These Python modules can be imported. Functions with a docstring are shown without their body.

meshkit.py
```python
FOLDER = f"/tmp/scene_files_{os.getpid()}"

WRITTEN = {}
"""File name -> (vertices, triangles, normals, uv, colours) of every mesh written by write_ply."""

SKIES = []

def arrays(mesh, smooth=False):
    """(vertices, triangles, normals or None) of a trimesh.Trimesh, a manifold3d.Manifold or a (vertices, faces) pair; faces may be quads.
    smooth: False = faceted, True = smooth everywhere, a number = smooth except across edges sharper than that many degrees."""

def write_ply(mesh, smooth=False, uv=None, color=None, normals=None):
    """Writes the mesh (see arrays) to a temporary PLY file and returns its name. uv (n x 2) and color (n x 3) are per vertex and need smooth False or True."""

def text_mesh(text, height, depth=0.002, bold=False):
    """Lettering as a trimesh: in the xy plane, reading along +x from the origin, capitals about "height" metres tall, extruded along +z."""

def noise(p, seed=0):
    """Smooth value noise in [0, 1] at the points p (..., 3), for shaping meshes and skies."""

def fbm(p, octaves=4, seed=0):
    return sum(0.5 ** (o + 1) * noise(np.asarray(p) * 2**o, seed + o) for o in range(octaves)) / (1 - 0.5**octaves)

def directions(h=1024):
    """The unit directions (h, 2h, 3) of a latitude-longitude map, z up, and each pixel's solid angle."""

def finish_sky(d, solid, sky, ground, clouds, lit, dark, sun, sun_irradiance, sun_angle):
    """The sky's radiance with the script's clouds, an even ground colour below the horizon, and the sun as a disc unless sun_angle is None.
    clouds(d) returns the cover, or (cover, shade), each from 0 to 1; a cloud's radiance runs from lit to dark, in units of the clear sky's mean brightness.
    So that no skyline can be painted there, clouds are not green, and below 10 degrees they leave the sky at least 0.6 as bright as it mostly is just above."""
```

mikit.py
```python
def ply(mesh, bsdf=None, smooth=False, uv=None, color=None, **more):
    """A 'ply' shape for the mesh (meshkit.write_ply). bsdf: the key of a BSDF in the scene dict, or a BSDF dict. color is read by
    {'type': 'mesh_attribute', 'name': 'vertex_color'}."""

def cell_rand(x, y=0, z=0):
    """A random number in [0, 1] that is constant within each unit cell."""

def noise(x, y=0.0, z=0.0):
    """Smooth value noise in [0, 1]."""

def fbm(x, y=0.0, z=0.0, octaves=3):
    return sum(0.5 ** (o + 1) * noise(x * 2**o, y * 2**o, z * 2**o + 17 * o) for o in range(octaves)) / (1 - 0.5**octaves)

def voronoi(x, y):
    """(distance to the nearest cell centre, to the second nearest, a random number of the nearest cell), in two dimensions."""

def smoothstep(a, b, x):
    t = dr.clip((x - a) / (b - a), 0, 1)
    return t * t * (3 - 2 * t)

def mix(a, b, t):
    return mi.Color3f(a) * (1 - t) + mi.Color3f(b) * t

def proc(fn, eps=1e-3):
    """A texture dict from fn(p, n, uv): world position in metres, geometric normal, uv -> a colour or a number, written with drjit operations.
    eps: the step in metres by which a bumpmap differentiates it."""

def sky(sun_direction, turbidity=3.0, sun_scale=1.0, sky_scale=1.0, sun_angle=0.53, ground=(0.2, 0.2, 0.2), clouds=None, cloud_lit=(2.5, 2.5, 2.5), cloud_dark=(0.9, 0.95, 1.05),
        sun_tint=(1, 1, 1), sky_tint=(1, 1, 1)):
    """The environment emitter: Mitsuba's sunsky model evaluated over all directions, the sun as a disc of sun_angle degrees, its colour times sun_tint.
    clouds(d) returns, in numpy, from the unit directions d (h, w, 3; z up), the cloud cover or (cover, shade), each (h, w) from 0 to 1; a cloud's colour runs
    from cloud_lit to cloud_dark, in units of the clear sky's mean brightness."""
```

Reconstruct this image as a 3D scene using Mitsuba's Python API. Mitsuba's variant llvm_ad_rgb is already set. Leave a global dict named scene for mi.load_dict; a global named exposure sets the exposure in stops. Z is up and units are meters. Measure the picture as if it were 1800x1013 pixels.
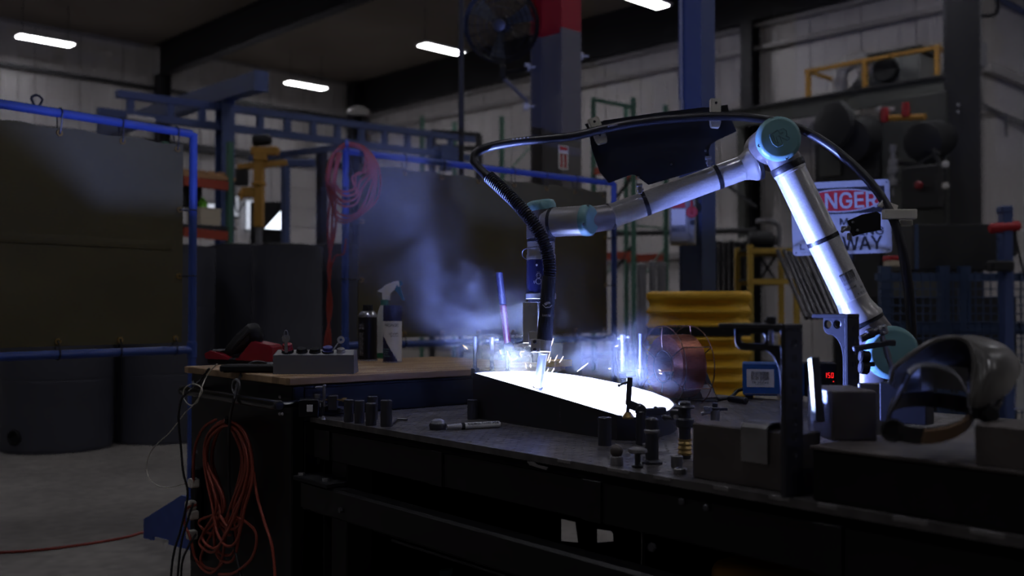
import math, random
import numpy as np, trimesh, manifold3d, shapely, shapely.geometry as sg
import drjit as dr
import mitsuba as mi
import mikit, meshkit
from mikit import noise, fbm, voronoi, smoothstep, mix, proc, cell_rand

scene, labels = {}, {}
rng = random.Random(7)
T = mi.ScalarTransform4f

# ------------------------------------------------------------------ camera, lights, exposure
CAM_H, FPX, PITCH = 1.1, 1750.0, math.atan(35.5 / 1750.0)
exposure = 0.0
scene['camera'] = {'type': 'thinlens', 'fov': math.degrees(2 * math.atan(900 / FPX)), 'fov_axis': 'x', 'near_clip': 0.05, 'far_clip': 200.0,
                   'aperture_radius': 0.0055, 'focus_distance': 2.50,
                   'to_world': T().look_at(origin=[0, 0, CAM_H], target=[0, math.cos(PITCH), CAM_H + math.sin(PITCH)], up=[0, 0, 1])}
LAMP_RADIANCE = [27.0, 26.8, 29.2]          # the LED fixtures under the roof
ARC_INTENSITY = 21.0                         # watt per steradian of the welding arc, before its colour
ARC_COLOR = np.array([0.23, 0.32, 1.0])
ARC_RADIUS = 0.006
SMOKE_DENSITY = 0.48

# ------------------------------------------------------------------ helpers: places
FW = np.array([0, math.cos(PITCH), math.sin(PITCH)]); UP = np.array([0, -math.sin(PITCH), math.cos(PITCH)]); EYE = np.array([0, 0, CAM_H])
def ray(px, py): return FW + np.array([1.0, 0, 0]) * (px - 900) / FPX + UP * (506.5 - py) / FPX
def at(px, py, Y):
    d = ray(px, py); return EYE + d * Y / d[1]
def atz(px, py, z):
    d = ray(px, py); return EYE + d * (z - CAM_H) / d[2]
def onplane(px, py, P, n):
    d = ray(px, py); return EYE + d * (np.dot(np.asarray(P) - EYE, n) / np.dot(d, n))
HU, HV = np.array([0.6966, -0.7174, 0]), np.array([0.7174, 0.6966, 0])     # the hall's axes
EU, EV = np.array([0.6457, -0.7635, 0]), np.array([0.7635, 0.6457, 0])     # the bench's and table's axes
EZ = np.array([0, 0, 1.0])
class Frame:
    def __init__(s, o, x, y, z=None):
        s.o = np.asarray(o, float); s.x = np.asarray(x, float); s.y = np.asarray(y, float); s.z = np.cross(s.x, s.y) if z is None else np.asarray(z, float)
        s.M = np.eye(4); s.M[:3, 0], s.M[:3, 1], s.M[:3, 2], s.M[:3, 3] = s.x, s.y, s.z, s.o
    def __call__(s, m):
        if isinstance(m, (list, tuple)) and not hasattr(m, 'vertices') and len(m) == 3 and not hasattr(m[0], 'vertices'):
            return s.o + m[0] * s.x + m[1] * s.y + m[2] * s.z
        if isinstance(m, list): m = cat(m)
        m = m.copy(); m.apply_transform(s.M); return m
    def inv(s, p):
        d = np.asarray(p) - s.o; return np.array([d @ s.x, d @ s.y, d @ s.z])
HALL = Frame([0, 0, 0], HU, HV)
def unit(v): v = np.asarray(v, float); return v / np.linalg.norm(v)
def frame_z(o, z, x=None):
    z = unit(z)
    x = np.asarray(x if x is not None else ([1, 0, 0] if abs(z[0]) < 0.8 else [0, 1, 0]), float)
    x = unit(x - z * (x @ z)); return Frame(o, x, np.cross(z, x), z)

# ------------------------------------------------------------------ helpers: meshes
def cat(ms): return ms if hasattr(ms, 'vertices') else trimesh.util.concatenate(list(ms))
def mesh(v, f): return trimesh.Trimesh(np.asarray(v, float), np.asarray(f, int), process=False)
def box(lo, hi, c=0.0):
    """A box, its edges chamfered by c."""
    lo, hi = np.minimum(lo, hi).astype(float), np.maximum(lo, hi).astype(float)
    if c <= 0:
        m = trimesh.creation.box(extents=hi - lo); m.apply_translation((lo + hi) / 2); return m
    c = min(c, 0.49 * (hi - lo).min()); ctr, h = (lo + hi) / 2, (hi - lo) / 2
    pts = [[s[k] * (h[k] if k == a else h[k] - c) for k in range(3)] for s in np.ndindex(2, 2, 2) for s in [np.array(s) * 2 - 1] for a in range(3)]
    m = trimesh.convex.convex_hull(np.array(pts)); m.apply_translation(ctr); return m
def boxc(c, size, ch=0.0): c, h = np.asarray(c, float), np.asarray(size, float) / 2; return box(c - h, c + h, ch)
def lathe(prof, n=28):
    """Revolves (r, z) points about z; points with r = 0 close the ends."""
    prof = np.asarray(prof, float); a = np.arange(n) * 2 * np.pi / n
    v = np.stack([prof[:, None, 0] * np.cos(a), prof[:, None, 0] * np.sin(a), np.broadcast_to(prof[:, None, 1], (len(prof), n))], -1).reshape(-1, 3)
    f = []
    for i in range(len(prof) - 1):
        for j in range(n):
            p, q, r, s = i * n + j, i * n + (j + 1) % n, (i + 1) * n + (j + 1) % n, (i + 1) * n + j
            if prof[i, 0] > 1e-9: f.append([p, q, r])
            if prof[i + 1, 0] > 1e-9: f.append([p, r, s])
    m = mesh(v, f); m.merge_vertices(); m.update_faces(m.nondegenerate_faces()); m.remove_unreferenced_vertices(); return m
def cyl(r, z0, z1, c=0.0, n=24):
    c = min(c, 0.45 * r, 0.45 * abs(z1 - z0))
    return lathe([[0, z0], [r - c, z0], [r, z0 + c], [r, z1 - c], [r - c, z1], [0, z1]] if c > 0 else [[0, z0], [r, z0], [r, z1], [0, z1]], n)
def rod(p0, p1, r, n=12, c=0.0, r1=None):
    p0, p1 = np.asarray(p0, float), np.asarray(p1, float); L = np.linalg.norm(p1 - p0)
    m = cyl(r, 0, L, c, n) if r1 is None else lathe([[0, 0], [r, 0], [r1, L], [0, L]], n)
    return frame_z(p0, p1 - p0)(m)
def smooth_path(pts, step=None, closed=False, per=8):
    p = np.asarray(pts, float); n = len(p); out = []
    idx = (lambda i: i % n) if closed else (lambda i: min(max(i, 0), n - 1))
    for i in range(n if closed else n - 1):
        a, b, c, d = p[idx(i - 1)], p[idx(i)], p[idx(i + 1)], p[idx(i + 2)]
        for t in np.arange(per) / per:
            out.append(0.5 * (2 * b + (c - a) * t + (2 * a - 5 * b + 4 * c - d) * t * t + (3 * b - a - 3 * c + d) * t ** 3))
    if not closed: out.append(p[-1])
    return np.array(out)
def tube(pts, r, n=8, closed=False, per=8, smooth=True):
    """A round tube along the points; r is one radius or one per path point."""
    p = smooth_path(pts, closed=closed, per=per) if smooth else np.asarray(pts, float)
    t = np.roll(p, -1, 0) - np.roll(p, 1, 0) if closed else np.gradient(p, axis=0)
    t /= np.linalg.norm(t, axis=1, keepdims=True) + 1e-12
    x = unit(np.cross(t[0], [0.13, 0.31, 0.94])); X = []
    for k in range(len(p)):
        x = unit(x - t[k] * (x @ t[k])); X.append(x)
    X = np.array(X); Yv = np.cross(t, X); a = np.arange(n) * 2 * np.pi / n
    rr = np.full(len(p), r, float) if np.isscalar(r) else np.interp(np.linspace(0, 1, len(p)), np.linspace(0, 1, len(r)), r)
    v = (p[:, None] + rr[:, None, None] * (np.cos(a)[None, :, None] * X[:, None] + np.sin(a)[None, :, None] * Yv[:, None])).reshape(-1, 3)
    f, m = [], len(p)
    for i in range(m if closed else m - 1):
        for j in range(n):
            A, B, C, D = i * n + j, i * n + (j + 1) % n, ((i + 1) % m) * n + (j + 1) % n, ((i + 1) % m) * n + j
            f += [[A, B, C], [A, C, D]]
    if not closed:
        v = np.vstack([v, p[0], p[-1]])
        for j in range(n):
            f += [[m * n, (j + 1) % n, j], [m * n + 1, (m - 1) * n + j, (m - 1) * n + (j + 1) % n]]
    return mesh(v, f)
def prism(poly, h, z0=0.0):
    poly = poly if hasattr(poly, 'geom_type') else sg.Polygon(poly)
    poly = shapely.geometry.polygon.orient(poly.buffer(0)) if poly.geom_type == 'Polygon' else poly
    ms = [trimesh.creation.extrude_polygon(g, h, engine='earcut') for g in getattr(poly, 'geoms', [poly])]
    m = cat(ms); m.apply_translation([0, 0, z0]); return m
def miter(r, c):
    r = np.asarray(r, float); a = r - np.roll(r, 1, 0); b = np.roll(r, -1, 0) - r
    na, nb = [np.stack([-d[:, 1], d[:, 0]], 1) / np.maximum(np.linalg.norm(d, axis=1, keepdims=True), 1e-9) for d in (a, b)]
    n = na + nb; return r + n * c / np.maximum((n * na).sum(1, keepdims=True), 0.35)
def cprism(poly, h, c, z0=0.0):
    """An extruded outline, its edges chamfered by c."""
    poly = shapely.geometry.polygon.orient(poly.buffer(0).simplify(0.0002)); rings = [np.array(poly.exterior.coords)[:-1]] + [np.array(q.coords)[:-1] for q in poly.interiors]
    inn = [miter(r, c) for r in rings]; top = sg.Polygon(inn[0], inn[1:]); tv, tf = trimesh.creation.triangulate_polygon(top, engine='earcut')
    ms = [mesh(np.c_[tv, np.full(len(tv), z0 + h)], tf), mesh(np.c_[tv, np.full(len(tv), z0)], np.asarray(tf)[:, ::-1])]
    for r, q in zip(rings, inn):
        L = [np.c_[q, np.full(len(q), z0)], np.c_[r, np.full(len(r), z0 + c)], np.c_[r, np.full(len(r), z0 + h - c)], np.c_[q, np.full(len(q), z0 + h)]]; n = len(r); i = np.arange(n); j = (i + 1) % n; f = []
        for k in range(3): f += [np.stack([k * n + i, k * n + j, (k + 1) * n + j], 1), np.stack([k * n + i, (k + 1) * n + j, (k + 1) * n + i], 1)]
        ms.append(mesh(np.vstack(L), np.vstack(f)))
    m = cat(ms)
    if m.volume < 0: m.invert()
    return m
def rrect(x0, y0, x1, y1, r, q=4): return sg.box(x0 + r, y0 + r, x1 - r, y1 - r).buffer(r, quad_segs=q)
def disc(x, y, r, q=5): return sg.Point(x, y).buffer(r, quad_segs=q)
def ball(c, r, n=2): m = trimesh.creation.icosphere(n, r); m.apply_translation(c); return m
def beam(p0, p1, w, h, up=EZ, c=0.0):
    """A box bar from p0 to p1, w wide and h high (along up)."""
    p0, p1 = np.asarray(p0, float), np.asarray(p1, float); z = unit(p1 - p0); y = unit(up - z * (up @ z)); x = np.cross(y, z)
    return Frame(p0, x, y, z)(box([-w / 2, -h / 2, 0], [w / 2, h / 2, np.linalg.norm(p1 - p0)], c))
def ibeam(w, h, L, tw=0.012, tf=0.018):
    s = shapely.union_all([sg.box(-w / 2, -h / 2, w / 2, -h / 2 + tf), sg.box(-w / 2, h / 2 - tf, w / 2, h / 2), sg.box(-tw / 2, -h / 2, tw / 2, h / 2)])
    return prism(s, L)
def hexp(r, h, z0=0.0): return lathe([[0, z0], [r, z0], [r, z0 + h], [0, z0 + h]], 6)
def rounded(ms, L=None):
    """The hull of spheres (centre, radius)."""
    return trimesh.convex.convex_hull(np.vstack([ball(c, r, 2).vertices for c, r in ms]))

# ------------------------------------------------------------------ helpers: materials
def lin(c):
    c = np.asarray(c, float) / 255.0
    return np.where(c < 0.04045, c / 12.92, ((c + 0.055) / 1.055) ** 2.4).tolist()
def rgb(c): return {'type': 'rgb', 'value': [float(x) for x in c]}
def mat(name, color, rough=0.5, metal=0.0, spec=0.5, tex=None, bump=None, **more):
    b = {'type': 'principled', 'base_color': proc(tex) if tex else rgb(lin(color)), 'roughness': float(rough), 'metallic': float(metal), 'specular': float(spec), **more}
    if bump: b = {'type': 'bumpmap', 'arbitrary': proc(bump[0], bump[2] if len(bump) > 2 else 1e-3), 'scale': bump[1], 'bsdf': b}
    scene['m_' + name] = {'type': 'twosided', 'bsdf': b}
    return 'm_' + name
def lc(c): return mi.Color3f(*lin(c))

# ------------------------------------------------------------------ helpers: the scene's entries
def fresh(key):
    if key not in scene and key not in labels: return key
    k = 1
    while f'{key}_{k:03d}' in scene or f'{key}_{k:03d}' in labels: k += 1
    return f'{key}_{k:03d}'
def thing(name, label, category, group=None):
    key = fresh(name); labels[key] = {'label': label, 'category': category}
    if group: labels[key]['group'] = group
    return key
_cache = {}
def obj(name, m, material, parent=None, smooth=35, label=None, **more):
    key = fresh(parent + '__' + name if parent else name)
    if isinstance(m, dict): scene[key] = {**m, **more}
    else: scene[key] = mikit.ply(cat(m), material, smooth=smooth, **more)
    if label: labels[key] = {**labels.get(key, {}), 'label': label}
    return key
def single(name, label, category, m, material, group=None, smooth=35, **more):
    key = thing(name, label, category, group)
    scene[key] = mikit.ply(cat(m), material, smooth=smooth, **more)
    return key
def struct(name, m, material, smooth=False):
    key = fresh(name); scene[key] = mikit.ply(cat(m), material, smooth=smooth); labels[key] = {'kind': 'structure'}; return key
def flat_text(s, h, depth=0.0006, bold=False, width=None):
    """Lettering centred on the origin, in the xy plane."""
    m = meshkit.text_mesh(s, h, depth, bold); b = m.bounds
    m.apply_translation([-(b[0][0] + b[1][0]) / 2, -(b[0][1] + b[1][1]) / 2, 0])
    if width: m.apply_scale([width / (b[1][0] - b[0][0]), 1, 1])
    return m
def barcode(w, h, seed, n=18, depth=0.0005):
    r = random.Random(seed); x, ms = -w / 2, []
    while x < w / 2 - 0.02 * w:
        a = w / n * r.choice([0.3, 0.45, 0.8]); ms.append(box([x, -h / 2, 0], [min(x + a, w / 2), h / 2, depth])); x += a + w / n * r.choice([0.3, 0.4, 0.7])
    return cat(ms)
def wrap(m, r, cuts=None):
    """Bends a flat mesh (x around, y along the axis, z outward) onto a cylinder about y."""
    for _ in range(3):
        if (m.edges_unique_length.max() if len(m.faces) else 0) > 0.35 * r: m = m.subdivide()
    v = m.vertices.copy(); a = v[:, 0] / r; R = r + v[:, 2]
    m = m.copy(); m.vertices = np.stack([R * np.sin(a), v[:, 1], R * np.cos(a)], 1); return m

# ------------------------------------------------------------------ materials
mat('concrete', None, 0.75, spec=0.3, tex=lambda p, n, uv: mix(lc((96, 92, 88)), lc((128, 124, 118)), fbm(p.x * 1.3, p.y * 1.3, 0.0, 4)) * (0.85 + 0.3 * noise(p.x * 23, p.y * 23)))
mat('ceiling', None, 0.9, spec=0.1, tex=lambda p, n, uv: mix(lc((112, 104, 96)), lc((126, 118, 108)), fbm(p.x * 0.5, p.y * 0.5, 0.0, 3)))
mat('wall_panel', None, 0.45, spec=0.4, tex=lambda p, n, uv: mix(lc((186, 182, 182)), lc((206, 202, 200)), fbm(p.x * 0.7 + p.y * 0.7, p.z * 0.25, 0.0, 3)))
mat('wall_trim', (150, 146, 146), 0.5)
mat('dark_steel', (38, 38, 41), 0.55, spec=0.4)
mat('girder', (34, 34, 38), 0.6, spec=0.3)
mat('black_paint', (9, 9, 11), 0.42, spec=0.3)
mat('sign_white', (164, 166, 168), 0.5)
mat('bracket_paint', (36, 36, 42), 0.42, spec=0.5)
mat('black_gloss', (14, 14, 15), 0.18, spec=0.7)
mat('black_matte', (20, 20, 22), 0.7, spec=0.3)
mat('black_rubber', (24, 24, 26), 0.5, spec=0.5)
mat('table_top', None, 0.36, 0.4, tex=lambda p, n, uv: mix(lc((66, 64, 63)), lc((96, 93, 92)), fbm(p.x * 9, p.y * 9, p.z * 9, 4)) * (0.75 + 0.5 * noise(p.x * 60, p.y * 60)))
mat('hole', (6, 6, 7), 0.8, spec=0.1)
mat('steel_bare', None, 0.42, 0.85, tex=lambda p, n, uv: mix(lc((120, 118, 118)), lc((165, 163, 163)), fbm(p.x * 30, p.y * 30, p.z * 30, 3)))
mat('steel_mill', None, 0.55, 0.35, tex=lambda p, n, uv: mix(lc((62, 57, 55)), lc((98, 91, 87)), fbm(p.x * 14, p.y * 14, p.z * 14, 4)))
mat('steel_dark', (66, 66, 70), 0.36, 0.5)
mat('steel_bright', (196, 196, 200), 0.24, 0.95)
mat('steel_zinc', (168, 168, 172), 0.35, 0.9)
mat('clamp_alloy', (188, 186, 184), 0.4, 0.3)
mat('nozzle', (118, 118, 124), 0.42, 0.45)
mat('tool_blue', (9, 11, 32), 0.5)
mat('tool_red', (50, 6, 18), 0.5)
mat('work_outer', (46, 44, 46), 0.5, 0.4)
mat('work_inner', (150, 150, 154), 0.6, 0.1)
mat('tube_metal', None, 0.27, 0.52, clearcoat=1.0, clearcoat_gloss=0.86, tex=lambda p, n, uv: mix(lc((208, 206, 204)), lc((222, 221, 220)), noise(p.x * 300, p.y * 300, p.z * 300)))
mat('cast_metal', (180, 178, 176), 0.32, 0.6)
mat('robot_grey', (112, 108, 108), 0.4, 0.35)
mat('robot_ring', (17, 16, 19), 0.45)
mat('robot_cap', (112, 156, 160), 0.42, spec=0.5)
mat('robot_cap_line', (84, 120, 124), 0.5)
mat('decal_black', (22, 22, 26), 0.6)
mat('decal_white', (206, 206, 206), 0.5)
mat('decal_silver', (172, 172, 176), 0.4, 0.3)
mat('white_plastic', (208, 204, 192), 0.45)
mat('navy', (22, 24, 58), 0.4)
mat('cable_black', (26, 26, 30), 0.42, spec=0.6)
mat('blue_paint', None, 0.4, spec=0.5, tex=lambda p, n, uv: mix(lc((44, 64, 128)), lc((54, 76, 142)), noise(p.x * 18, p.y * 18, p.z * 18)))
mat('crane_blue', (62, 78, 124), 0.5)
mat('pillar_blue', (54, 66, 94), 0.55)
mat('mesh_blue', (54, 72, 104), 0.5)
mat('canvas', None, 0.62, spec=0.35, tex=lambda p, n, uv: mix(lc((66, 60, 38)), lc((82, 75, 48)), fbm(p.x * 3, p.y * 3, p.z * 5, 4)) * (0.92 + 0.16 * noise(p.x * 160, p.y * 160, p.z * 160)))
mat('brass', (168, 140, 86), 0.35, 0.8)
mat('drum', None, 0.55, spec=0.45, tex=lambda p, n, uv: mix(lc((48, 49, 58)), lc((66, 67, 76)), fbm(p.x * 2.2, p.y * 2.2, p.z * 2.2, 4)))
mat('orange_cord', (150, 66, 48), 0.5)
mat('red_hose', (138, 52, 42), 0.5)
mat('red_plastic', (124, 20, 32), 0.4)
mat('red_paint', (168, 34, 40), 0.5)
mat('rack_orange', (160, 62, 42), 0.5)
mat('rack_green', (64, 108, 90), 0.5)
mat('yellow_guard', None, 0.5, spec=0.4, tex=lambda p, n, uv: mix(lc((208, 160, 40)), lc((220, 174, 52)), fbm(p.x * 4, p.y * 4, p.z * 4, 3)))
mat('yellow_paint', (184, 152, 62), 0.5)
mat('ochre', (176, 130, 52), 0.5)
mat('column_grey', (98, 95, 94), 0.6)
mat('column_red', (150, 22, 36), 0.6)
mat('machine', (66, 68, 64), 0.6)
mat('machine_dark', (30, 31, 32), 0.65)
mat('machine_grey', (104, 106, 102), 0.6)
mat('pipe_grey', (128, 128, 132), 0.45, 0.3)
mat('box_grey', (132, 132, 132), 0.5)
mat('duct_white', (200, 198, 194), 0.5)
mat('power_blue', (38, 78, 142), 0.4)
mat('pendant_light', (150, 150, 148), 0.45, 0.2)
mat('pendant_grey', (98, 99, 104), 0.5, 0.2)
mat('blue_plastic', (44, 50, 120), 0.4)
mat('teal_plastic', (30, 92, 100), 0.4)
mat('green_cap', (30, 92, 60), 0.4)
mat('clear_plastic', (176, 178, 178), 0.3)
mat('helmet', (92, 90, 86), 0.22, spec=0.7, clearcoat=0.6)
mat('helmet_in', (40, 40, 46), 0.5)
mat('headband', (34, 34, 38), 0.4)
mat('headband_light', (168, 170, 178), 0.4)
mat('headband_tan', (112, 88, 66), 0.6)
mat('cardboard', (172, 132, 92), 0.8)
mat('beige', (190, 178, 156), 0.7)
mat('lime', (110, 190, 50), 0.5)
mat('copper', None, 0.3, 1.0, tex=lambda p, n, uv: mix(lc((156, 98, 76)), lc((196, 134, 106)), noise(p.x * 90, p.y * 90, p.z * 400)))
mat('copper_wire', (130, 98, 80), 0.3, 1.0)
mat('wood_core', None, 0.5, spec=0.4, tex=lambda p, n, uv: wood(p, n))
def wood(p, n):
    u = p.x * float(EU[0]) + p.y * float(EU[1]); v = p.x * float(EV[0]) + p.y * float(EV[1])
    strip = dr.floor(u / 0.042)
    tone = cell_rand(strip, dr.floor(v / 0.37 + 7 * cell_rand(strip, 3, 1)), 5)
    grain = fbm(u * 90 + tone * 40, v * 5.0, p.z * 60 + strip * 3, 3)
    return mix(lc((118, 92, 66)), lc((172, 144, 110)), 0.65 * tone + 0.5 * grain - 0.1)

# ------------------------------------------------------------------ the hall: floor, walls, roof
HB, HA, ROOF, EAVE = 16.5, -23.0, 7.4, 6.5         # long wall b = HB, far wall a = HA
CA = -6.25                                          # where the long wall turns away to the right
def hbox(a0, a1, b0, b1, z0, z1, c=0): return HALL(box([a0, b0, z0], [a1, b1, z1], c))
struct('floor', hbox(-24, 16, -16, 26, -0.2, 0), 'm_concrete')
struct('ceiling', hbox(-24, 16, -16, 26, ROOF, ROOF + 0.2), 'm_ceiling')
wr = struct('wall_right', hbox(HA, CA, HB + 0.06, HB + 0.3, 0, ROOF), 'm_wall_trim')
wb = struct('wall_back', hbox(HA - 0.3, HA - 0.06, -16, HB + 0.3, 0, ROOF), 'm_wall_trim')
wa = struct('wall_alcove', hbox(CA - 0.3, CA - 0.06, HB + 0.06, 26, 0, ROOF), 'm_wall_trim')
struct('wall_front', hbox(16, 16.3, -16, 26, 0, ROOF), 'm_wall_panel')
struct('wall_left', hbox(HA - 0.3, 16.3, -16.3, -16, 0, ROOF), 'm_wall_panel')
struct('wall_end', hbox(CA, 16.3, 26, 26.3, 0, ROOF), 'm_wall_panel')
def liner(L, z0, z1):
    """A sheet-metal liner panel L wide: a flat pan with two shallow ribs; x along, y out into the room."""
    xs = [0.012, L - 0.012]; prof = [(0.012, 0), (0.012, 0.04)]
    for c in (L * 0.3, L * 0.68): prof += [(c - 0.05, 0.04), (c - 0.03, 0.058), (c + 0.03, 0.058), (c + 0.05, 0.04)]
    prof += [(L - 0.012, 0.04), (L - 0.012, 0)]
    return prism(prof, z1 - z0, z0)
PW = 0.98
for k in range(17):                                 # long wall
    a = CA - (k + 1) * PW
    obj('panel', HALL(Frame([a, HB + 0.06, 0], [1, 0, 0], [0, -1, 0], [0, 0, 1])(liner(PW, 0.1, 6.42))), 'm_wall_panel', wr, smooth=False)
for k in range(24):                                 # far wall
    b = HB - (k + 1) * PW
    obj('panel', HALL(Frame([HA - 0.06, b, 0], [0, 1, 0], [1, 0, 0], [0, 0, 1])(liner(PW, 0.1, 7.3))), 'm_wall_panel', wb, smooth=False)
def corrugated(L, z0, z1, p=0.16):
    pts = [(0, -0.02)]
    for k in range(int(L / p)): pts += [(k * p, 0), (k * p + 0.09, 0), (k * p + 0.105, 0.03), (k * p + 0.145, 0.03)]
    return prism(pts + [(L, 0), (L, -0.02)], z1 - z0, z0)
for k in range(5):
    obj('panel', HALL(Frame([CA - 0.04, HB + 0.02 + k * 0.97, 0], [0, 1, 0], [1, 0, 0], [0, 0, 1])(corrugated(0.96, 0.1, 7.3))), 'm_wall_panel', wa, smooth=False)
# dark eave beam and girts
struct('trim_1', hbox(HA, CA, HB - 0.35, HB, EAVE, ROOF), 'm_girder')
struct('trim_2', [hbox(HA, CA, HB - 0.14, HB - 0.01, 6.42, 6.5), hbox(HA, CA, HB - 0.16, HB - 0.02, 5.98, 6.06)], 'm_wall_trim')
struct('trim_3', [hbox(HA + 0.01, HA + 0.16, -16, HB - 0.2, 4.95, 5.12), hbox(HA + 0.01, HA + 0.16, -16, HB - 0.2, 6.3, 6.38)], 'm_dark_steel')
struct('trim_4', hbox(HA, CA, HB - 0.12, HB - 0.01, 2.1, 2.22), 'm_wall_trim')
struct('trim_5', hbox(CA + 0.01, CA + 0.14, HB + 0.3, 22, 4.95, 5.1), 'm_wall_trim')
def rafter(b, z0=6.65):
    t = thing('roof_beam', f'dark steel rafter under the ceiling, {"the deep one crossing the upper left" if b < 13 else "nearest the long wall"}', 'roof beam')
    m = Frame([HA + 0.05, b, (z0 + ROOF) / 2], [0, 1, 0], [0, 0, 1], [1, 0, 0])
    obj('web', HALL(m(ibeam(0.26, ROOF - z0, 36))), 'm_girder', t, smooth=False)
    return t
rb = rafter(10.5)
labels[rb]['label'] = 'deep dark steel rafter crossing the ceiling above the welding curtains'
wc = single('wall_column', 'dark steel column on the far wall carrying the ceiling rafter', 'column', HALL(Frame([HA + 0.22, 10.5, 0], [1, 0, 0], [0, 1, 0], [0, 0, 1])(ibeam(0.26, 0.3, 6.66))), 'm_girder', smooth=False)
wc2 = single('wall_column', 'dark steel column on the long wall behind the blue pillar', 'column', HALL(Frame([onplane(1317, 300, HALL([0, HB - 0.3, 0]), HV) @ HU, HB - 0.25, 0], [1, 0, 0], [0, 1, 0], [0, 0, 1])(ibeam(0.24, 0.3, 6.5))), 'm_girder', smooth=False)
single('wall_column', 'dark steel column in the far corner of the hall', 'column', HALL(Frame([HA + 0.35, HB - 0.55, 0], [1, 0, 0], [0, 1, 0], [0, 0, 1])(ibeam(0.3, 0.3, 7.3))), 'm_girder', smooth=False)
# the stout column where the wall turns
cc = thing('corner_column', 'wide dark grey steel column at the wall corner beside the conduit', 'column')
Pc = onplane(1692, 300, HALL([0, 14.6, 0]), HV)
CF = Frame([Pc[0], Pc[1], 0], unit([1, -0.32, 0]), unit([0.32, 1, 0]), EZ)
obj('shaft', CF(ibeam(0.44, 0.40, ROOF, 0.03, 0.03)), 'm_dark_steel', cc, smooth=False)
obj('web_plate', CF(box([-0.19, -0.17, 0.0], [0.19, -0.15, ROOF - 0.01])), 'm_dark_steel', cc, smooth=False)
for py in (185, 197): obj('bolt', frame_z(onplane(1684, py, CF([0, -0.212, 0]), CF.y), -CF.y)(cyl(0.022, 0, 0.03, 0.004, 10)), 'm_steel_zinc', cc)



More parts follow.
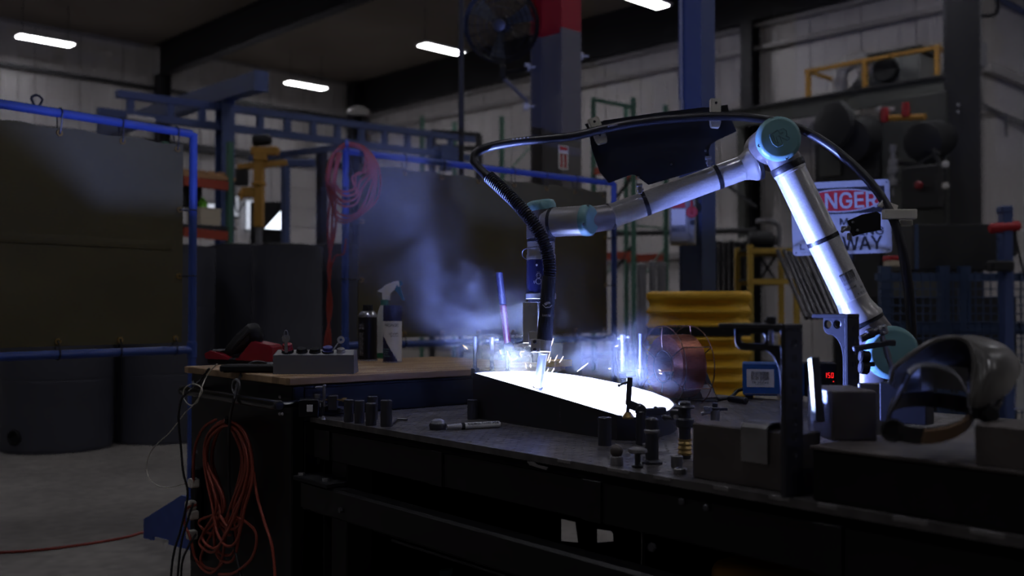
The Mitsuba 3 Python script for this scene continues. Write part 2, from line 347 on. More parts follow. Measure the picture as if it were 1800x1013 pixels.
# ------------------------------------------------------------------ lamps
def lamp(a, b, z, where, L):
    t = thing('ceiling_light', where, 'ceiling light')
    F = Frame([a, b, z], [1, 0, 0], [0, 1, 0], [0, 0, 1])
    w, l = 0.17, 0.56
    obj('housing', HALL(F([box([-w - 0.02, -l - 0.03, 0.012], [w + 0.02, l + 0.03, 0.06], 0.01)])), 'm_duct_white', t, smooth=False)
    d = rounded([([sx * (w - 0.05), sy * (l - 0.05), 0], 0.03) for sx in (-1, 1) for sy in (-1, 1)]); d.apply_scale([1, 1, 0.55])
    k = obj('diffuser', HALL(F(d)), 'm_decal_white', t, smooth=40, emitter={'type': 'area', 'radiance': rgb(L), 'sampling_weight': 1.0})
    for s in (-1, 1): obj('cable', HALL(F(rod([0, s * l * 0.8, 0.05], [0, s * l * 0.8, ROOF - z], 0.006, 5))), 'm_dark_steel', t)
    return t
# lamp size along h_v; the ones in view sit where the photograph shows them
LZ = 6.6
VIEW = {(-20.8, 7.0): 'lit rectangular ceiling light at the far upper left above the welding curtain', (-20.8, 13.4): 'lit rectangular ceiling light hanging lowest, above the blue truss rails',
        (-15.9, 13.4): 'lit rectangular ceiling light just left of the black wall fan', (-11.0, 13.7): 'lit rectangular ceiling light cut by the top edge of the photo'}
for (px, py), lab in {(80, 72): VIEW[(-20.8, 7.0)], (538, 151): VIEW[(-20.8, 13.4)], (776, 87): VIEW[(-15.9, 13.4)], (1133, 2): VIEW[(-11.0, 13.7)]}.items():
    p = atz(px, py, LZ); lamp(p @ HU, p @ HV, LZ, lab, LAMP_RADIANCE)
for k, (a, b) in enumerate([(-15.9, 7.0), (-11.0, 7.0), (-6.1, 7.0), (-1.2, 7.0), (3.7, 7.0), (-6.1, 13.7), (-1.2, 13.7), (3.7, 13.7), (-20.8, 0.6), (-15.9, 0.6), (-6.1, 0.6), (-1.2, 0.6), (3.7, 0.6), (-1.2, -5.8), (-11, -5.8), (8.6, 7.0), (-3.0, 20.5), (1.2, 20.5)]):
    lamp(a, b, LZ, 'rectangular ceiling light in the rows that run on outside the photo', LAMP_RADIANCE)
for k in list(labels):
    if labels[k].get('label', '').endswith('outside the photo'): labels[k]['group'] = 'ceiling lights outside the photo'
single('dome_lamp', 'small unlit dome lamp under the dark eave in the far corner', 'lamp', frame_z(at(630, 197, 24.5), EZ)(lathe([[0, -0.02], [0.3, -0.02], [0.26, 0.06], [0.12, 0.14], [0, 0.16]], 20)), 'm_duct_white')

# ------------------------------------------------------------------ background: crane, racks, manipulator, doors
def plane_a(a): return lambda px, py: onplane(px, py, HALL([a, 0, 0]), HU)
def plane_b(b): return lambda px, py: onplane(px, py, HALL([0, b, 0]), HV)
ORD = ['first', 'second', 'third', 'fourth', 'fifth', 'sixth', 'seventh', 'eighth', 'ninth', 'tenth', 'eleventh', 'twelfth', 'thirteenth', 'fourteenth', 'fifteenth', 'sixteenth']
t = thing('overhead_crane', 'blue gantry crane with truss rails on a post behind the left welding curtain', 'crane')
A = plane_a(-10.1)
pp = A(395, 300); zb = A(395, 178)[2]
obj('post', Frame([pp[0], pp[1], 0], HV, HU, EZ)(ibeam(0.15, 0.16, zb)), 'm_crane_blue', t, smooth=False)
p0 = at(449, 157, 10.4); q0 = Frame([pp[0], pp[1], zb], HV, EZ, HU); L0 = (p0 - pp) @ HU
obj('boom', Frame(q0.o - HU * 3.4 + EZ * 0.1, HV, EZ, HU)([box([-0.075, -0.1, 0], [0.075, 0.1, 3.4 + L0], 0.004)]), 'm_crane_blue', t)
obj('end_plate', Frame(q0.o + HU * L0 + EZ * 0.1, HV, EZ, HU)(box([-0.085, -0.11, 0], [0.085, 0.11, 0.012])), 'm_crane_blue', t)
for (x0, y0), (x1, y1) in (((205, 165), (832, 246)), ((172, 196), (832, 279))):
    obj('rail', beam(A(x0, y0), A(x1, y1), 0.08, 0.075), 'm_crane_blue', t, smooth=False)
for px in (229, 299, 355, 457, 505, 550, 593, 635, 676, 716, 755, 792):
    u0, u1 = A(px, 165 + (px - 205) * 0.1292), A(px, 196 + (px - 172) * 0.1258)
    obj('strut', beam([*u0[:2], u0[2]], [u0[0], u0[1], u1[2]], 0.05, 0.07, HV), 'm_crane_blue', t, smooth=False)
pe = A(790, 262)
obj('trolley', Frame(pe, HV, EZ, HU)([box([-0.22, -0.17, -0.12], [0.1, 0.02, 0.1], 0.01), box([-0.12, -0.3, -0.08], [-0.02, -0.1, 0.08], 0.01)]), 'm_crane_blue', t)
t = thing('jib_support', 'blue upright and sloping blue bar left of the hanging red hose', 'steel frame')
obj('upright', beam(at(502, 440, 11.5) * [1, 1, 0], at(502, 272, 11.5), 0.075, 0.075, HV), 'm_crane_blue', t, smooth=False)
obj('bar', beam(at(440, 279, 11.4), at(612, 258, 9.8), 0.05, 0.06), 'm_crane_blue', t, smooth=False)
obj('bracket', boxc(at(530, 287, 11.2), [0.3, 0.05, 0.09], 0.01), 'm_crane_blue', t)
single('steel_post', 'dark blue black post left of the red hose coil', 'post', beam(at(566, 440, 10.9) * [1, 1, 0], at(566, 258, 10.9), 0.1, 0.08, HV), 'm_girder', smooth=False)
single('aisle_sign', 'small pale sign plate hanging under the blue truss rail', 'sign', boxc(at(567, 259, 10.8), [0.15, 0.015, 0.075], 0.004), 'm_decal_white')
_sl = A(219, 199), A(268, 205.5)
obj('light_tube', rod(_sl[0] - EZ * 0.05 + HU * 0.05, _sl[1] - EZ * 0.05 + HU * 0.05, 0.035, 10, 0.008), 'm_duct_white', 'overhead_crane', label='small pale tube light under the blue rail')

# pallet rack with orange beams behind the left curtain
t = thing('pallet_rack', 'pallet rack with green upright and orange beams between the two curtains', 'pallet rack')
R = plane_a(-8.7)
for px in (404, 290):
    p = R(px, 250); obj('upright', Frame([p[0], p[1], 0], HV, HU, EZ)(box([-0.024, -0.03, 0], [0.024, 0.03, p[2]])), 'm_rack_green', t, smooth=False)
for y0, y1 in ((318, 328), (408, 416)):
    obj('beam', beam(R(322, y0), R(404, y1), 0.05, 0.085), 'm_rack_orange', t, smooth=False)
RF = Frame([*R(362, 300)[:2], 0], HV, HU, EZ)
zs1, zs2 = R(362, 314)[2], R(362, 402)[2]
obj('deck', RF([box([-0.3, -0.6, zs1], [0.3, 0.02, zs1 + 0.03])]), 'm_cardboard', t, smooth=False)
obj('deck', RF([box([-0.3, -0.6, zs2], [0.3, 0.02, zs2 + 0.03])]), 'm_steel_dark', t, smooth=False)
single('pallet', 'thin wooden pallet lying on the upper orange rack beam', 'pallet', RF([box([-0.26, -0.5, zs1 + 0.03], [0.24, 0.0, zs1 + 0.05], 0.004)] + [box([-0.26 + 0.1 * k, -0.5, zs1 + 0.05], [-0.2 + 0.1 * k, 0.0, zs1 + 0.075], 0.003) for k in range(5)]), 'm_cardboard')
single('carton', 'beige cardboard carton on the lower orange rack beam', 'box', RF([box([-0.04, -0.3, zs2 + 0.031], [0.17, -0.02, zs2 + 0.2], 0.006), box([-0.045, -0.305, zs2 + 0.185], [0.175, -0.015, zs2 + 0.2], 0.003)]), 'm_beige')
single('green_jug', 'small lime green jug on the carton in the orange rack', 'jug', RF(Frame([0.02, -0.1, zs2 + 0.2], [1, 0, 0], [0, 1, 0], [0, 0, 1])(lathe([[0, 0], [0.04, 0.0], [0.042, 0.06], [0.015, 0.085], [0.015, 0.1], [0, 0.1]], 12))), 'm_lime')
t = thing('machine_parts', 'dark machine fittings standing in the orange rack above the carton', 'machine part')
obj('casting', RF([box([-0.06, -0.4, zs2 + 0.22], [0.1, -0.25, zs1 - 0.03], 0.02)]), 'm_machine_dark', t)
obj('flange', frame_z(RF([0.02, -0.24, zs2 + 0.33]), -HU)(cyl(0.06, 0, 0.05, 0.01)), 'm_steel_dark', t)

# yellow lifting manipulator
t = thing('manipulator', 'yellow column-mounted lifting manipulator beside the orange pallet rack', 'lifting device')
Y = 10.4; S = Y / FPX
mx = at(455, 420, Y)
obj('mast', boxc([mx[0], Y, at(0, 340, Y)[2]], [16 * S, 0.1, 120 * S], 0.008), 'm_ochre', t)
obj('mast_foot', cat([rod([mx[0], Y, 0], [mx[0], Y, at(0, 395, Y)[2]], 0.035), cyl(0.2, 0, 0.02, 0.004)]) if False else rod([mx[0], Y, 0], [mx[0], Y, at(0, 395, Y)[2]], 0.035), 'm_pipe_grey', t)
obj('base_plate', boxc([mx[0], Y, 0.012], [0.5, 0.5, 0.024], 0.004), 'm_ochre', t)
obj('cross_arm', [beam(at(418, 294, Y), at(505, 286, Y), 0.05, 0.06, c=0.006)], 'm_ochre', t)
obj('swivel_head', [boxc(at(466, 266, Y), [48 * S, 0.1, 14 * S], 0.01), boxc(at(458, 275, Y), [22 * S, 0.12, 18 * S], 0.01)], 'm_ochre', t)
obj('motor', frame_z(at(445, 248, Y), [1, 0, 0.1])(lathe([[0, 0], [0.05, 0], [0.06, 0.02], [0.06, 0.16], [0.04, 0.19], [0, 0.19]], 16)), 'm_machine_dark', t)
obj('gripper', [boxc(at(438, 338, Y), [26 * S, 0.08, 18 * S], 0.012), rod(at(420, 343, Y), at(450, 336, Y), 0.03, 10, 0.006), rod(at(424, 334, Y - .05), at(424, 352, Y - .05), 0.02, 10, 0.004)], 'm_ochre', t)
obj('collar', frame_z(at(455, 323, Y) + [0, 0, -0.02], EZ)(cyl(0.075, 0, 0.03, 0.005)), 'm_ochre', t)
obj('control_box', boxc(at(425, 312, Y), [22 * S, 0.06, 30 * S], 0.008), 'm_machine_dark', t)
obj('hose', tube([at(418, 296, Y), at(412, 330, Y), at(416, 372, Y), at(430, 356, Y)], 0.008, 6), 'm_cable_black', t)

# overhead door and bright windows in the far wall
W = lambda px, py: onplane(px, py, HALL([HA + 0.12, 0, 0]), HU)
def wall_rect(x0, x1, y0, y1, dz=0.03):
    a, c = W(x0, (y0 + y1) / 2), W(x1, (y0 + y1) / 2)
    return HALL(box([HA + 0.08, a @ HV, W(x0, y1)[2]], [HA + 0.08 + dz, c @ HV, W(x0, y0)[2]]))
d1 = struct('door_1', wall_rect(508, 556, 296, 470), 'm_wall_panel')
for k in range(5):
    y0 = 298 + k * 34; obj('slat', [wall_rect(509, 555, y0, y0 + 31, 0.07)], 'm_wall_panel', d1, smooth=False)
for k, (x0, x1, y0, y1, s) in enumerate([(460, 494, 364, 404, 2.2), (433, 456, 352, 403, 0.55), (412, 420, 345, 380, 0.25), (366, 379, 358, 392, 0.5), (344, 352, 356, 370, 1.2)]):
    w = struct(f'window_{k + 1}', wall_rect(x0 - 2, x1 + 2, y0 - 3, y1 + 3, 0.02), 'm_dark_steel')
    scene[fresh(w + '__pane')] = mikit.ply(wall_rect(x0, x1, y0, y1, 0.035), 'm_decal_white', emitter={'type': 'area', 'radiance': rgb([0.86 * s, 0.93 * s, 1.1 * s]), 'sampling_weight': 0.3})
single('loading_chute', 'dark sloping sheet steel chute cutting across the bright far window', 'chute', Frame(at(470, 384, 13.0), [1, 0, 0], [0, 0, 1], [0, 1, 0])(prism([((x - 470) * 13 / FPX, (384 - y) * 13 / FPX) for x, y in ((440, 355), (497, 355), (497, 366), (491, 368), (460, 402), (500, 404), (500, 428), (440, 428))], 0.12)), 'm_machine_dark', smooth=False)

# row of dark storage drums
for px, Yf, r, lab in ((102, 7.46, 0.415, 'large dark grey plastic drum at the far left under the curtain, with a bung hole'), (289, 7.99, 0.41, 'large dark grey plastic drum behind the blue curtain post, second from the left'),
                       (424, 8.9, 0.30, 'tall dark drum behind the red charger, third from the left'), (505, 8.35, 0.30, 'tall dark drum behind the grey switch box, between two others'), (592, 9.05, 0.29, 'tall dark drum under the hanging red hose, rightmost of its row')):
    Yc = Yf + r; X = (px - 900) / FPX * Yc; top = at(px, 432, Yf + 0.1)[2]
    t = thing('storage_drum', lab, 'drum')
    F = Frame([X, Yc, 0], [1, 0, 0], [0, 1, 0], EZ)
    obj('shell', F(lathe([[0, 0], [r * 0.97, 0], [r, 0.03], [r, top * 0.34], [r * 0.985, top * 0.35], [r, top * 0.36], [r, top * 0.68], [r * 0.985, top * 0.69], [r, top * 0.7], [r, top - 0.06], [r * 1.015, top - 0.04], [r * 1.015, top], [r * 0.95, top], [0, top - 0.02]], 48)), 'm_drum', t)
    obj('lid', F(lathe([[0, top - 0.03], [r * 0.9, top - 0.02], [r * 0.9, top + 0.01], [r * 0.6, top + 0.025], [0, top + 0.03]], 40)), 'm_black_matte', t)
    if px == 102:
        a = math.atan2(-1, -0.35); p = F([r * math.cos(a) * 0.995, r * math.sin(a) * 0.995, 0.13]); obj('bung', frame_z(p, [math.cos(a), math.sin(a), 0])(lathe([[0, 0.004], [0.04, 0.004], [0.042, 0.02], [0.055, 0.02], [0.06, 0.0], [0, 0]], 20)), 'm_black_matte', t)

# ------------------------------------------------------------------ welding curtains
def curtain(PL, PR, zt, zb, lab, n, seam, seed, foot_side):
    t = thing('welding_curtain', lab, 'welding curtain')
    PL, PR = np.array([*PL, 0.0]), np.array([*PR, 0.0]); d = unit(PR - PL); L = np.linalg.norm(PR - PL); nrm = np.cross(d, EZ)
    F = Frame(PL, d, -nrm, EZ)                     # x along, y away from the camera
    r = 0.0185
    for x in (0, L): obj('post', F(rod([x, 0, 0.02], [x, 0, zt + 0.005], r, 18, 0.004)), 'm_blue_paint', t)
    obj('top_pipe', F(rod([r * 0.6, 0, zt], [L - r * 0.6, 0, zt], r, 18)), 'm_blue_paint', t)
    obj('bottom_pipe', F(rod([r * 0.6, 0, zb], [L - r * 0.6, 0, zb], r, 18)), 'm_blue_paint', t)
    for x in (0, L): obj('joint', F(frame_z([x, 0, zb - 0.04], EZ)(cyl(r * 1.22, 0, 0.08, 0.004))), 'm_blue_paint', t)
    x0, x1, z0, z1 = 0.07, L - 0.055, zb + 0.035, zt - 0.055
    nx, nz = 90, 44; gx, gz = np.meshgrid(np.linspace(x0, x1, nx), np.linspace(z0, z1, nz), indexing='ij')
    wav = 0.012 * np.sin(gx * 5.3 + seed) * (0.4 + 0.6 * (gz - z0) / (z1 - z0)) + 0.016 * (meshkit.fbm(np.stack([gx * 2.2, gz * 1.6, gx * 0 + seed], -1), 3) - 0.5)
    gz = gz - 0.010 * (np.sin((gx - x0) / (x1 - x0) * np.pi * n) ** 2) * (gz > z1 - 1e-6)
    v = np.stack([gx, wav, gz], -1).reshape(-1, 3); i, j = np.meshgrid(np.arange(nx - 1), np.arange(nz - 1), indexing='ij'); k = (i * nz + j).ravel()
    f = np.concatenate([np.stack([k, k + nz, k + nz + 1], 1), np.stack([k, k + nz + 1, k + 1], 1)]); m = len(v)
    v2 = v + [0, 0.003, 0]
    sheet = mesh(np.vstack([v, v2]), np.vstack([f, f[:, ::-1] + m]))
    obj('canvas', F(sheet), 'm_canvas', t, smooth=True)
    def strip(xa, xb, za, zb_, off=0.004):
        xs = np.linspace(xa, xb, 60); w = 0.012 * np.sin(xs * 5.3 + seed) * (0.4 + 0.6 * ((za + zb_) / 2 - z0) / (z1 - z0)) + 0.016 * (meshkit.fbm(np.stack([xs * 2.2, xs * 0 + (za + zb_) / 2 * 1.6, xs * 0 + seed], -1), 3) - 0.5)
        v = np.concatenate([np.stack([xs, w - off, xs * 0 + za], 1), np.stack([xs, w - off, xs * 0 + zb_], 1), np.stack([xs, w + 0.001, xs * 0 + za], 1), np.stack([xs, w + 0.001, xs * 0 + zb_], 1)]); q = np.arange(59)
        fs = []
        for a, b in ((0, 60), (60, 180), (120, 0)): fs += [np.stack([a + q, a + q + 1, b + q + 1], 1), np.stack([a + q, b + q + 1, b + q], 1)]
        return mesh(v, np.vstack(fs))
    for a, b in seam: obj('seam', F(strip(x0, x1 - 0.06, a, b)), 'm_canvas', t, smooth=True)
    def hem(x): return F(box([x - 0.03, -0.012, z0], [x + 0.03, -0.006, z1], 0.002))
    G = lambda x, z: lathe([[0.006, -0.003], [0.013, -0.003], [0.0135, 0], [0.013, 0.003], [0.006, 0.003], [0.006, -0.003]], 14)
    def grommet(x, z, horizontal):
        w = 0.012 * math.sin(x * 5.3 + seed) * (0.4 + 0.6 * (z - z0) / (z1 - z0))
        g = obj('grommet', F(frame_z([x, w - 0.004, z], [0, -1, 0])(G(x, z))), 'm_brass', t)
        if horizontal:
            s = 1 if x > L / 2 else -1; e = L if s > 0 else 0
            pts = [[x, w - 0.008, z], [(x + e) / 2, -r - 0.006, z + 0.002], [e, -r - 0.004, z + 0.003], [e + s * (r + 0.003), 0, z + 0.003], [e, r + 0.004, z], [(x + e) / 2, w + 0.012, z]]
        else:
            s = 1 if z > (zt + zb) / 2 else -1; e = zt if s > 0 else zb
            pts = [[x, w - 0.008, z], [x, -r - 0.004, e - s * 0.01], [x + 0.001, -r - 0.003, e + s * 0.006], [x, 0, e + s * (r + 0.003)], [x, r + 0.004, e], [x, w + 0.01, z]]
        obj('tie', F(tube(pts, 0.0028, 6, closed=True, per=5)), 'm_cable_black', t)
    for k in range(n):
        x = x0 + 0.035 + (x1 - x0 - 0.07) * k / (n - 1)
        grommet(x, z1 - 0.028, False); grommet(x, z0 + 0.02, False)
    for k in range(1, 3):
        z = z0 + (z1 - z0) * k / 3; grommet(x1 - 0.02, z, True); grommet(x0 + 0.02, z, True)
    for x, s in ((0, 1), (L, -1)):
        fp = [(-0.36, 0), (0.36, 0), (0.36, 0.09), (0.05, 0.24), (-0.05, 0.24), (-0.36, 0.09)]
        M = Frame(PL + d * x + nrm * 0.02, nrm, EZ, np.cross(nrm, EZ))
        obj('foot', M(prism(sg.Polygon(fp).difference(sg.box(-0.28, -0.01, -0.15, 0.02)).difference(sg.box(0.15, -0.01, 0.28, 0.02)), 0.012, 0.02)), 'm_blue_paint', t, smooth=False)
    return t, F, L
ZT, ZB = 1.907, 0.908
c1, C1, CL1 = curtain((-2.78, 2.955), (-1.477, 4.6), ZT, ZB, 'olive brown welding curtain in a blue pipe frame filling the left side', 8, [(ZB + 0.455, ZB + 0.495)], 1.3, 1)
c2, C2, CL2 = curtain((-0.854, 5.1), (0.658, 6.42), ZT, ZB, 'olive brown welding curtain in a blue pipe frame behind the spray cans and smoke', 8, [], 4.1, -1)
single('spring_clip', 'tiny black spring clip on top of the left curtain pipe', 'clip', [C1(tube([[CL1 - 0.74, 0, ZT + 0.016], [CL1 - 0.752, 0, ZT + 0.045], [CL1 - 0.73, 0, ZT + 0.058], [CL1 - 0.708, 0, ZT + 0.045], [CL1 - 0.72, 0, ZT + 0.016]], 0.005, 6))], 'm_black_matte')

# coil of red hose hung on the left post of the right curtain
t = thing('air_hose', 'coil of thin red hose hanging from the post of the middle curtain', 'hose')
Yh = 5.04; hs = Yh / FPX
def hp(px, py, dy=0.0): return at(px, py, Yh + dy)
r7 = random.Random(3)
for k in range(9):
    f = k / 8; top = 251 + r7.uniform(0, 5); bot = 345 + 45 * f + r7.uniform(-14, 10); rx = 640 + 28 * f + r7.uniform(-3, 3); lx = 583 - 9 * r7.random()
    dy = -0.045 + 0.012 * k
    dx = r7.uniform(-4, 4)
    obj('loop', tube([hp(615 + dx, top, dy - .02), hp(640 + 12 * f, top + 14, dy), hp(rx, 300 + 10 * f, dy), hp(rx - 8 - 12 * (1 - f), bot - 32, dy - .01), hp(625 + dx, bot - 6, dy), hp(604 + dx, bot, dy - .01), hp(588, bot - 14, dy), hp(lx - 2, 320, dy), hp(lx + 4, 280, dy), hp(597 + dx / 2, top + 7, dy)], 0.0058, 7, closed=True, per=6), 'm_red_hose', t, smooth=True)
for k in range(3):
    x = 574 + 7 * k
    obj('tail', tube([hp(594 + 3 * k, 268, -.05), hp(585 + 2 * k, 320, -.05), hp(x + 2, 400, -.05), hp(582 - 3 * k + r7.uniform(-3, 3), 470, -.05 - .012 * k), hp(575 + 4 * k, 540, -.05), hp(577 - 5 * k + 4, 604, -.05 - .012 * k), hp(572 + 3 * k, 660, -.04), hp(x - 4, 760, -0.0)], 0.0058, 7, per=6), 'm_red_hose', t, smooth=True)
obj('tail', tube([hp(586, 400, -.05), hp(580, 470, -.05), hp(590, 450, -.06), hp(604, 446, -.05), hp(608, 420, -.05)], 0.005, 7, per=6), 'm_red_hose', t, smooth=True)
single('hose_hook', 'blue hook at the top of the middle curtain post holding the red hose', 'hook', tube([hp(607, 266, 0), hp(609, 252, 0), hp(609, 247, -.06), hp(610, 256, -.08)], 0.009, 8), 'm_blue_paint')

# ------------------------------------------------------------------ grey and red column, wall fan, pole
t = thing('steel_column', 'grey steel column painted red at the top behind the middle curtain', 'column')
Yk = 8.0; pk = at(977, 300, Yk); KF = Frame([pk[0], pk[1], 0], HV, HU, EZ); zr = at(0, 60, Yk)[2]
for nm, z0, z1, mm in (('shaft', 0, zr, 'm_column_grey'), ('red_band', zr, ROOF, 'm_column_red')):
    q = ibeam(0.225, 0.35, z1 - z0, 0.014, 0.02); q.apply_translation([0, 0, z0]); obj(nm, KF(q), mm, t, smooth=False)
tag = Frame(onplane(990, 277, KF([0, 0.176, 0]), HU), HV, EZ, HU)
obj('label', tag(box([-0.055, -0.095, 0], [0.055, 0.095, 0.003])), 'm_decal_white', t, smooth=False)
obj('label_print', tag([box([-0.045, 0.055, 0.003], [0.045, 0.085, 0.0045]), box([-0.035, -0.085, 0.003], [-0.012, 0.03, 0.0045]), box([0.008, -0.085, 0.003], [0.034, 0.03, 0.0045])]), 'm_red_paint', t, smooth=False)
for px, py in ((927, 118), (925, 187), (1020, 99)):
    p = at(px, py, Yk - 0.02 if px < 950 else Yk)
    obj('clip', [boxc(p, [0.045, 0.05, 0.06], 0.008), rod(p + [0.02, -.01, 0], p + [0.065, -.01, -0.002], 0.008, 8)], 'm_duct_white', t)
t = thing('wall_fan', 'black industrial fan in a round wire cage on the grey and red column', 'fan')
Yf = 7.75; cf = at(880, 44, Yf); FR = 0.285; FF = frame_z(cf, unit([-0.12, -1, -0.28]), [1, 0, 0])
a24 = np.arange(40) * 2 * np.pi / 40
ring = lambda r, z, w, nn=6: tube([[r * math.cos(a), r * math.sin(a), z] for a in a24], w, nn, closed=True, smooth=False)
obj('hoop', FF([ring(FR, 0.0, 0.011, 8), ring(FR, -0.12, 0.011, 8)]), 'm_black_paint', t)
obj('front_guard', FF([ring(r, 0.03 + 0.05 * (1 - r / FR), 0.003, 5) for r in (0.06, 0.1, 0.14, 0.18, 0.22, 0.255)] + [tube([[0.05 * math.cos(a), 0.05 * math.sin(a), 0.08], [0.2 * math.cos(a), 0.2 * math.sin(a), 0.05], [FR * math.cos(a), FR * math.sin(a), 0.0]], 0.0028, 4, per=2) for a in np.arange(18) * 2 * np.pi / 18]), 'm_black_paint', t)
obj('rear_guard', FF([ring(r, -0.15 - 0.05 * (1 - r / FR), 0.003, 5) for r in (0.08, 0.14, 0.2, 0.25)] + [tube([[0.05 * math.cos(a), 0.05 * math.sin(a), -0.2], [FR * math.cos(a), FR * math.sin(a), -0.12]], 0.0028, 4, smooth=False) for a in np.arange(18) * 2 * np.pi / 18]), 'm_black_paint', t)
def blade(a):
    gx, gy = np.meshgrid(np.linspace(0.05, 0.25, 6), np.linspace(-1, 1, 6), indexing='ij'); w = 0.03 + 0.045 * (gx - 0.05) / 0.2; tw = 0.75 - 1.6 * (gx - 0.05)
    v = np.stack([gx, gy * w * np.cos(tw), gy * w * np.sin(tw) - 0.06], -1).reshape(-1, 3); f = []
    for i in range(5):
        for j in range(5): k = i * 6 + j; f += [[k, k + 6, k + 7], [k, k + 7, k + 1]]
    f = np.array(f); m = mesh(np.vstack([v, v + [0, 0, 0.003]]), np.vstack([f, f[:, ::-1] + 36])); m.apply_transform(trimesh.transformations.rotation_matrix(a, [0, 0, 1])); return m
for k in range(3): obj('blade', FF(blade(k * 2 * math.pi / 3 + 0.4)), 'm_machine', t, smooth=True)
obj('motor', FF(lathe([[0, -0.26], [0.05, -0.26], [0.065, -0.24], [0.065, -0.1], [0.03, -0.09], [0.03, -0.03], [0.045, -0.02], [0.04, 0.0], [0, 0.01]], 20)), 'm_black_paint', t)
obj('badge', FF(frame_z([0, 0, 0.082], [0, 0, 1])(lathe([[0, 0.012], [0.045, 0.006], [0.052, -0.006], [0, -0.006]], 20))), 'm_steel_dark', t)
pb = at(884, 128, Yf - 0.05); pc_ = at(925, 121, Yk - 0.05)
obj('yoke', [boxc(pb, [0.05, 0.06, 0.1], 0.008), rod(pb, pc_, 0.018, 10), rod(pb + [0, 0, 0.03], FF([0, -FR + 0.02, -0.06]), 0.02, 10)], 'm_black_paint', t)
obj('brace', rod(at(886, 138, Yf - 0.05), at(927, 178, Yk - 0.05), 0.016, 10), 'm_pipe_grey', t)
single('conduit_pole', 'slim black pole from floor to roof left of the wall fan', 'pole', rod([*at(811, 100, 6.9)[:2], 0], [*at(811, 100, 6.9)[:2], ROOF], 0.019, 14), 'm_dark_steel')

# ------------------------------------------------------------------ green pallet racks along the long wall
G = plane_b(13.2)
def rack(pxs, top, beams, lab):
    t = thing('pallet_rack', lab, 'pallet rack')
    P = [G(px, top) for px in pxs]
    for p in P:
        for dv in (0, 0.9):
            q = p + HV * dv; obj('upright', Frame([q[0], q[1], 0], HU, HV, EZ)(box([-0.03, -0.035, 0], [0.03, 0.035, p[2]])), 'm_rack_green', t, smooth=False)
        zz = np.arange(0.3, p[2] - 0.5, 1.1)
        for k, z in enumerate(zz):
            obj('lacing', rod([*p[:2], z], [*(p + HV * 0.9)[:2], z + (0.8 if k % 2 else 0.0)], 0.018, 6), 'm_rack_green', t)
    for z in beams:
        for dv in (0, 0.9):
            for k in range(len(P) - 1): obj('beam', beam([*(P[k] + HV * dv)[:2], z], [*(P[k + 1] + HV * dv)[:2], z], 0.05, 0.13), 'm_rack_orange', t, smooth=False)
    return t
rack((742, 882), 205, (3.55,), 'green pallet rack with an orange beam left of the grey column')
rk = rack((1043, 1113), 172, (3.5, 2.0), 'green pallet rack between the grey column and the blue pillar')
obj('spacer', beam(G(1046, 176), G(1110, 188), 0.05, 0.07), 'm_rack_green', rk, smooth=False)
t = thing('steel_rack', 'dark steel frame standing far back between the truss rails and the fan', 'steel frame')
Q = plane_b(12.6)
for (a, b), (c, d) in (((760, 232), (842, 238)), ((760, 232), (760, 292)), ((842, 238), (842, 292)), ((760, 258), (842, 262))): obj('bar', beam(Q(a, b), Q(c, d), 0.09, 0.1, HV if a == c else EZ), 'm_dark_steel', t, smooth=False)
for px in (760, 842): obj('leg', beam(Q(px, 292) * [1, 1, 0], Q(px, 292), 0.09, 0.1, HV), 'm_dark_steel', t, smooth=False)

# ------------------------------------------------------------------ blue pillar, switch box, column guard
Yp = 6.25; pp = at(1226, 400, Yp); PF = Frame([pp[0], pp[1], 0], HV, HU, EZ)
t = thing('blue_pillar', 'blue steel pillar rising out of the yellow column guard', 'column')
obj('shaft', PF(ibeam(0.15, 0.17, ROOF, 0.012, 0.016)), 'm_pillar_blue', t, smooth=False)
obj('web_cover', PF(box([-0.072, -0.068, 0], [-0.06, 0.068, ROOF - 0.01])), 'm_pillar_blue', t, smooth=False)
t = thing('pipe_conduit', 'thin grey conduit running down the blue pillar', 'conduit')
pcx = PF([-0.088, -0.055, 0]); zc = at(0, 183, Yp)[2]
obj('pipe', rod([pcx[0], pcx[1], zc], [pcx[0], pcx[1], ROOF], 0.011, 10), 'm_pipe_grey', t)
obj('fitting', rod([pcx[0], pcx[1], zc - 0.05], [pcx[0], pcx[1], zc + 0.02], 0.018, 10, 0.004), 'm_steel_zinc', t)
t = thing('switch_box', 'grey electrical switch box with white and red labels on the blue pillar', 'switch box')
Yb = 5.98; bs = Yb / FPX; BF = Frame(at(1199, 388, Yb), unit([1, -0.25, 0]), unit([0.25, 1, 0]), EZ)
obj('body', BF(box([-22 * bs, 0, -42 * bs], [22 * bs, 0.13, 42 * bs], 0.006)), 'm_box_grey', t)
obj('cover', BF(box([-20 * bs, -0.012, -38 * bs], [12 * bs, 0.0, 40 * bs], 0.004)), 'm_box_grey', t)
obj('label', BF(box([-18 * bs, -0.014, -8 * bs], [6 * bs, -0.012, 20 * bs])), 'm_decal_white', t, smooth=False)
obj('warning_label', BF(box([-18 * bs, -0.014, 22 * bs], [6 * bs, -0.012, 31 * bs])), 'm_red_paint', t, smooth=False)
obj('print', BF(frame_z([-6 * bs, -0.0125, -16 * bs], [0, -1, 0], [1, 0, 0])(barcode(24 * bs, 8 * bs, 5, 9, 0.002))), 'm_decal_black', t, smooth=False)
obj('handle', BF([frame_z([17 * bs, -0.004, 14 * bs], [0, -1, 0])(cyl(0.035, 0, 0.02, 0.004)), box([15 * bs, -0.04, 10 * bs], [19 * bs, -0.01, 34 * bs], 0.004)]), 'm_red_paint', t)
obj('knob', BF(frame_z([18 * bs, 0, -4 * bs], [0, -1, 0])(cyl(0.015, 0, 0.02, 0.003))), 'm_black_paint', t)
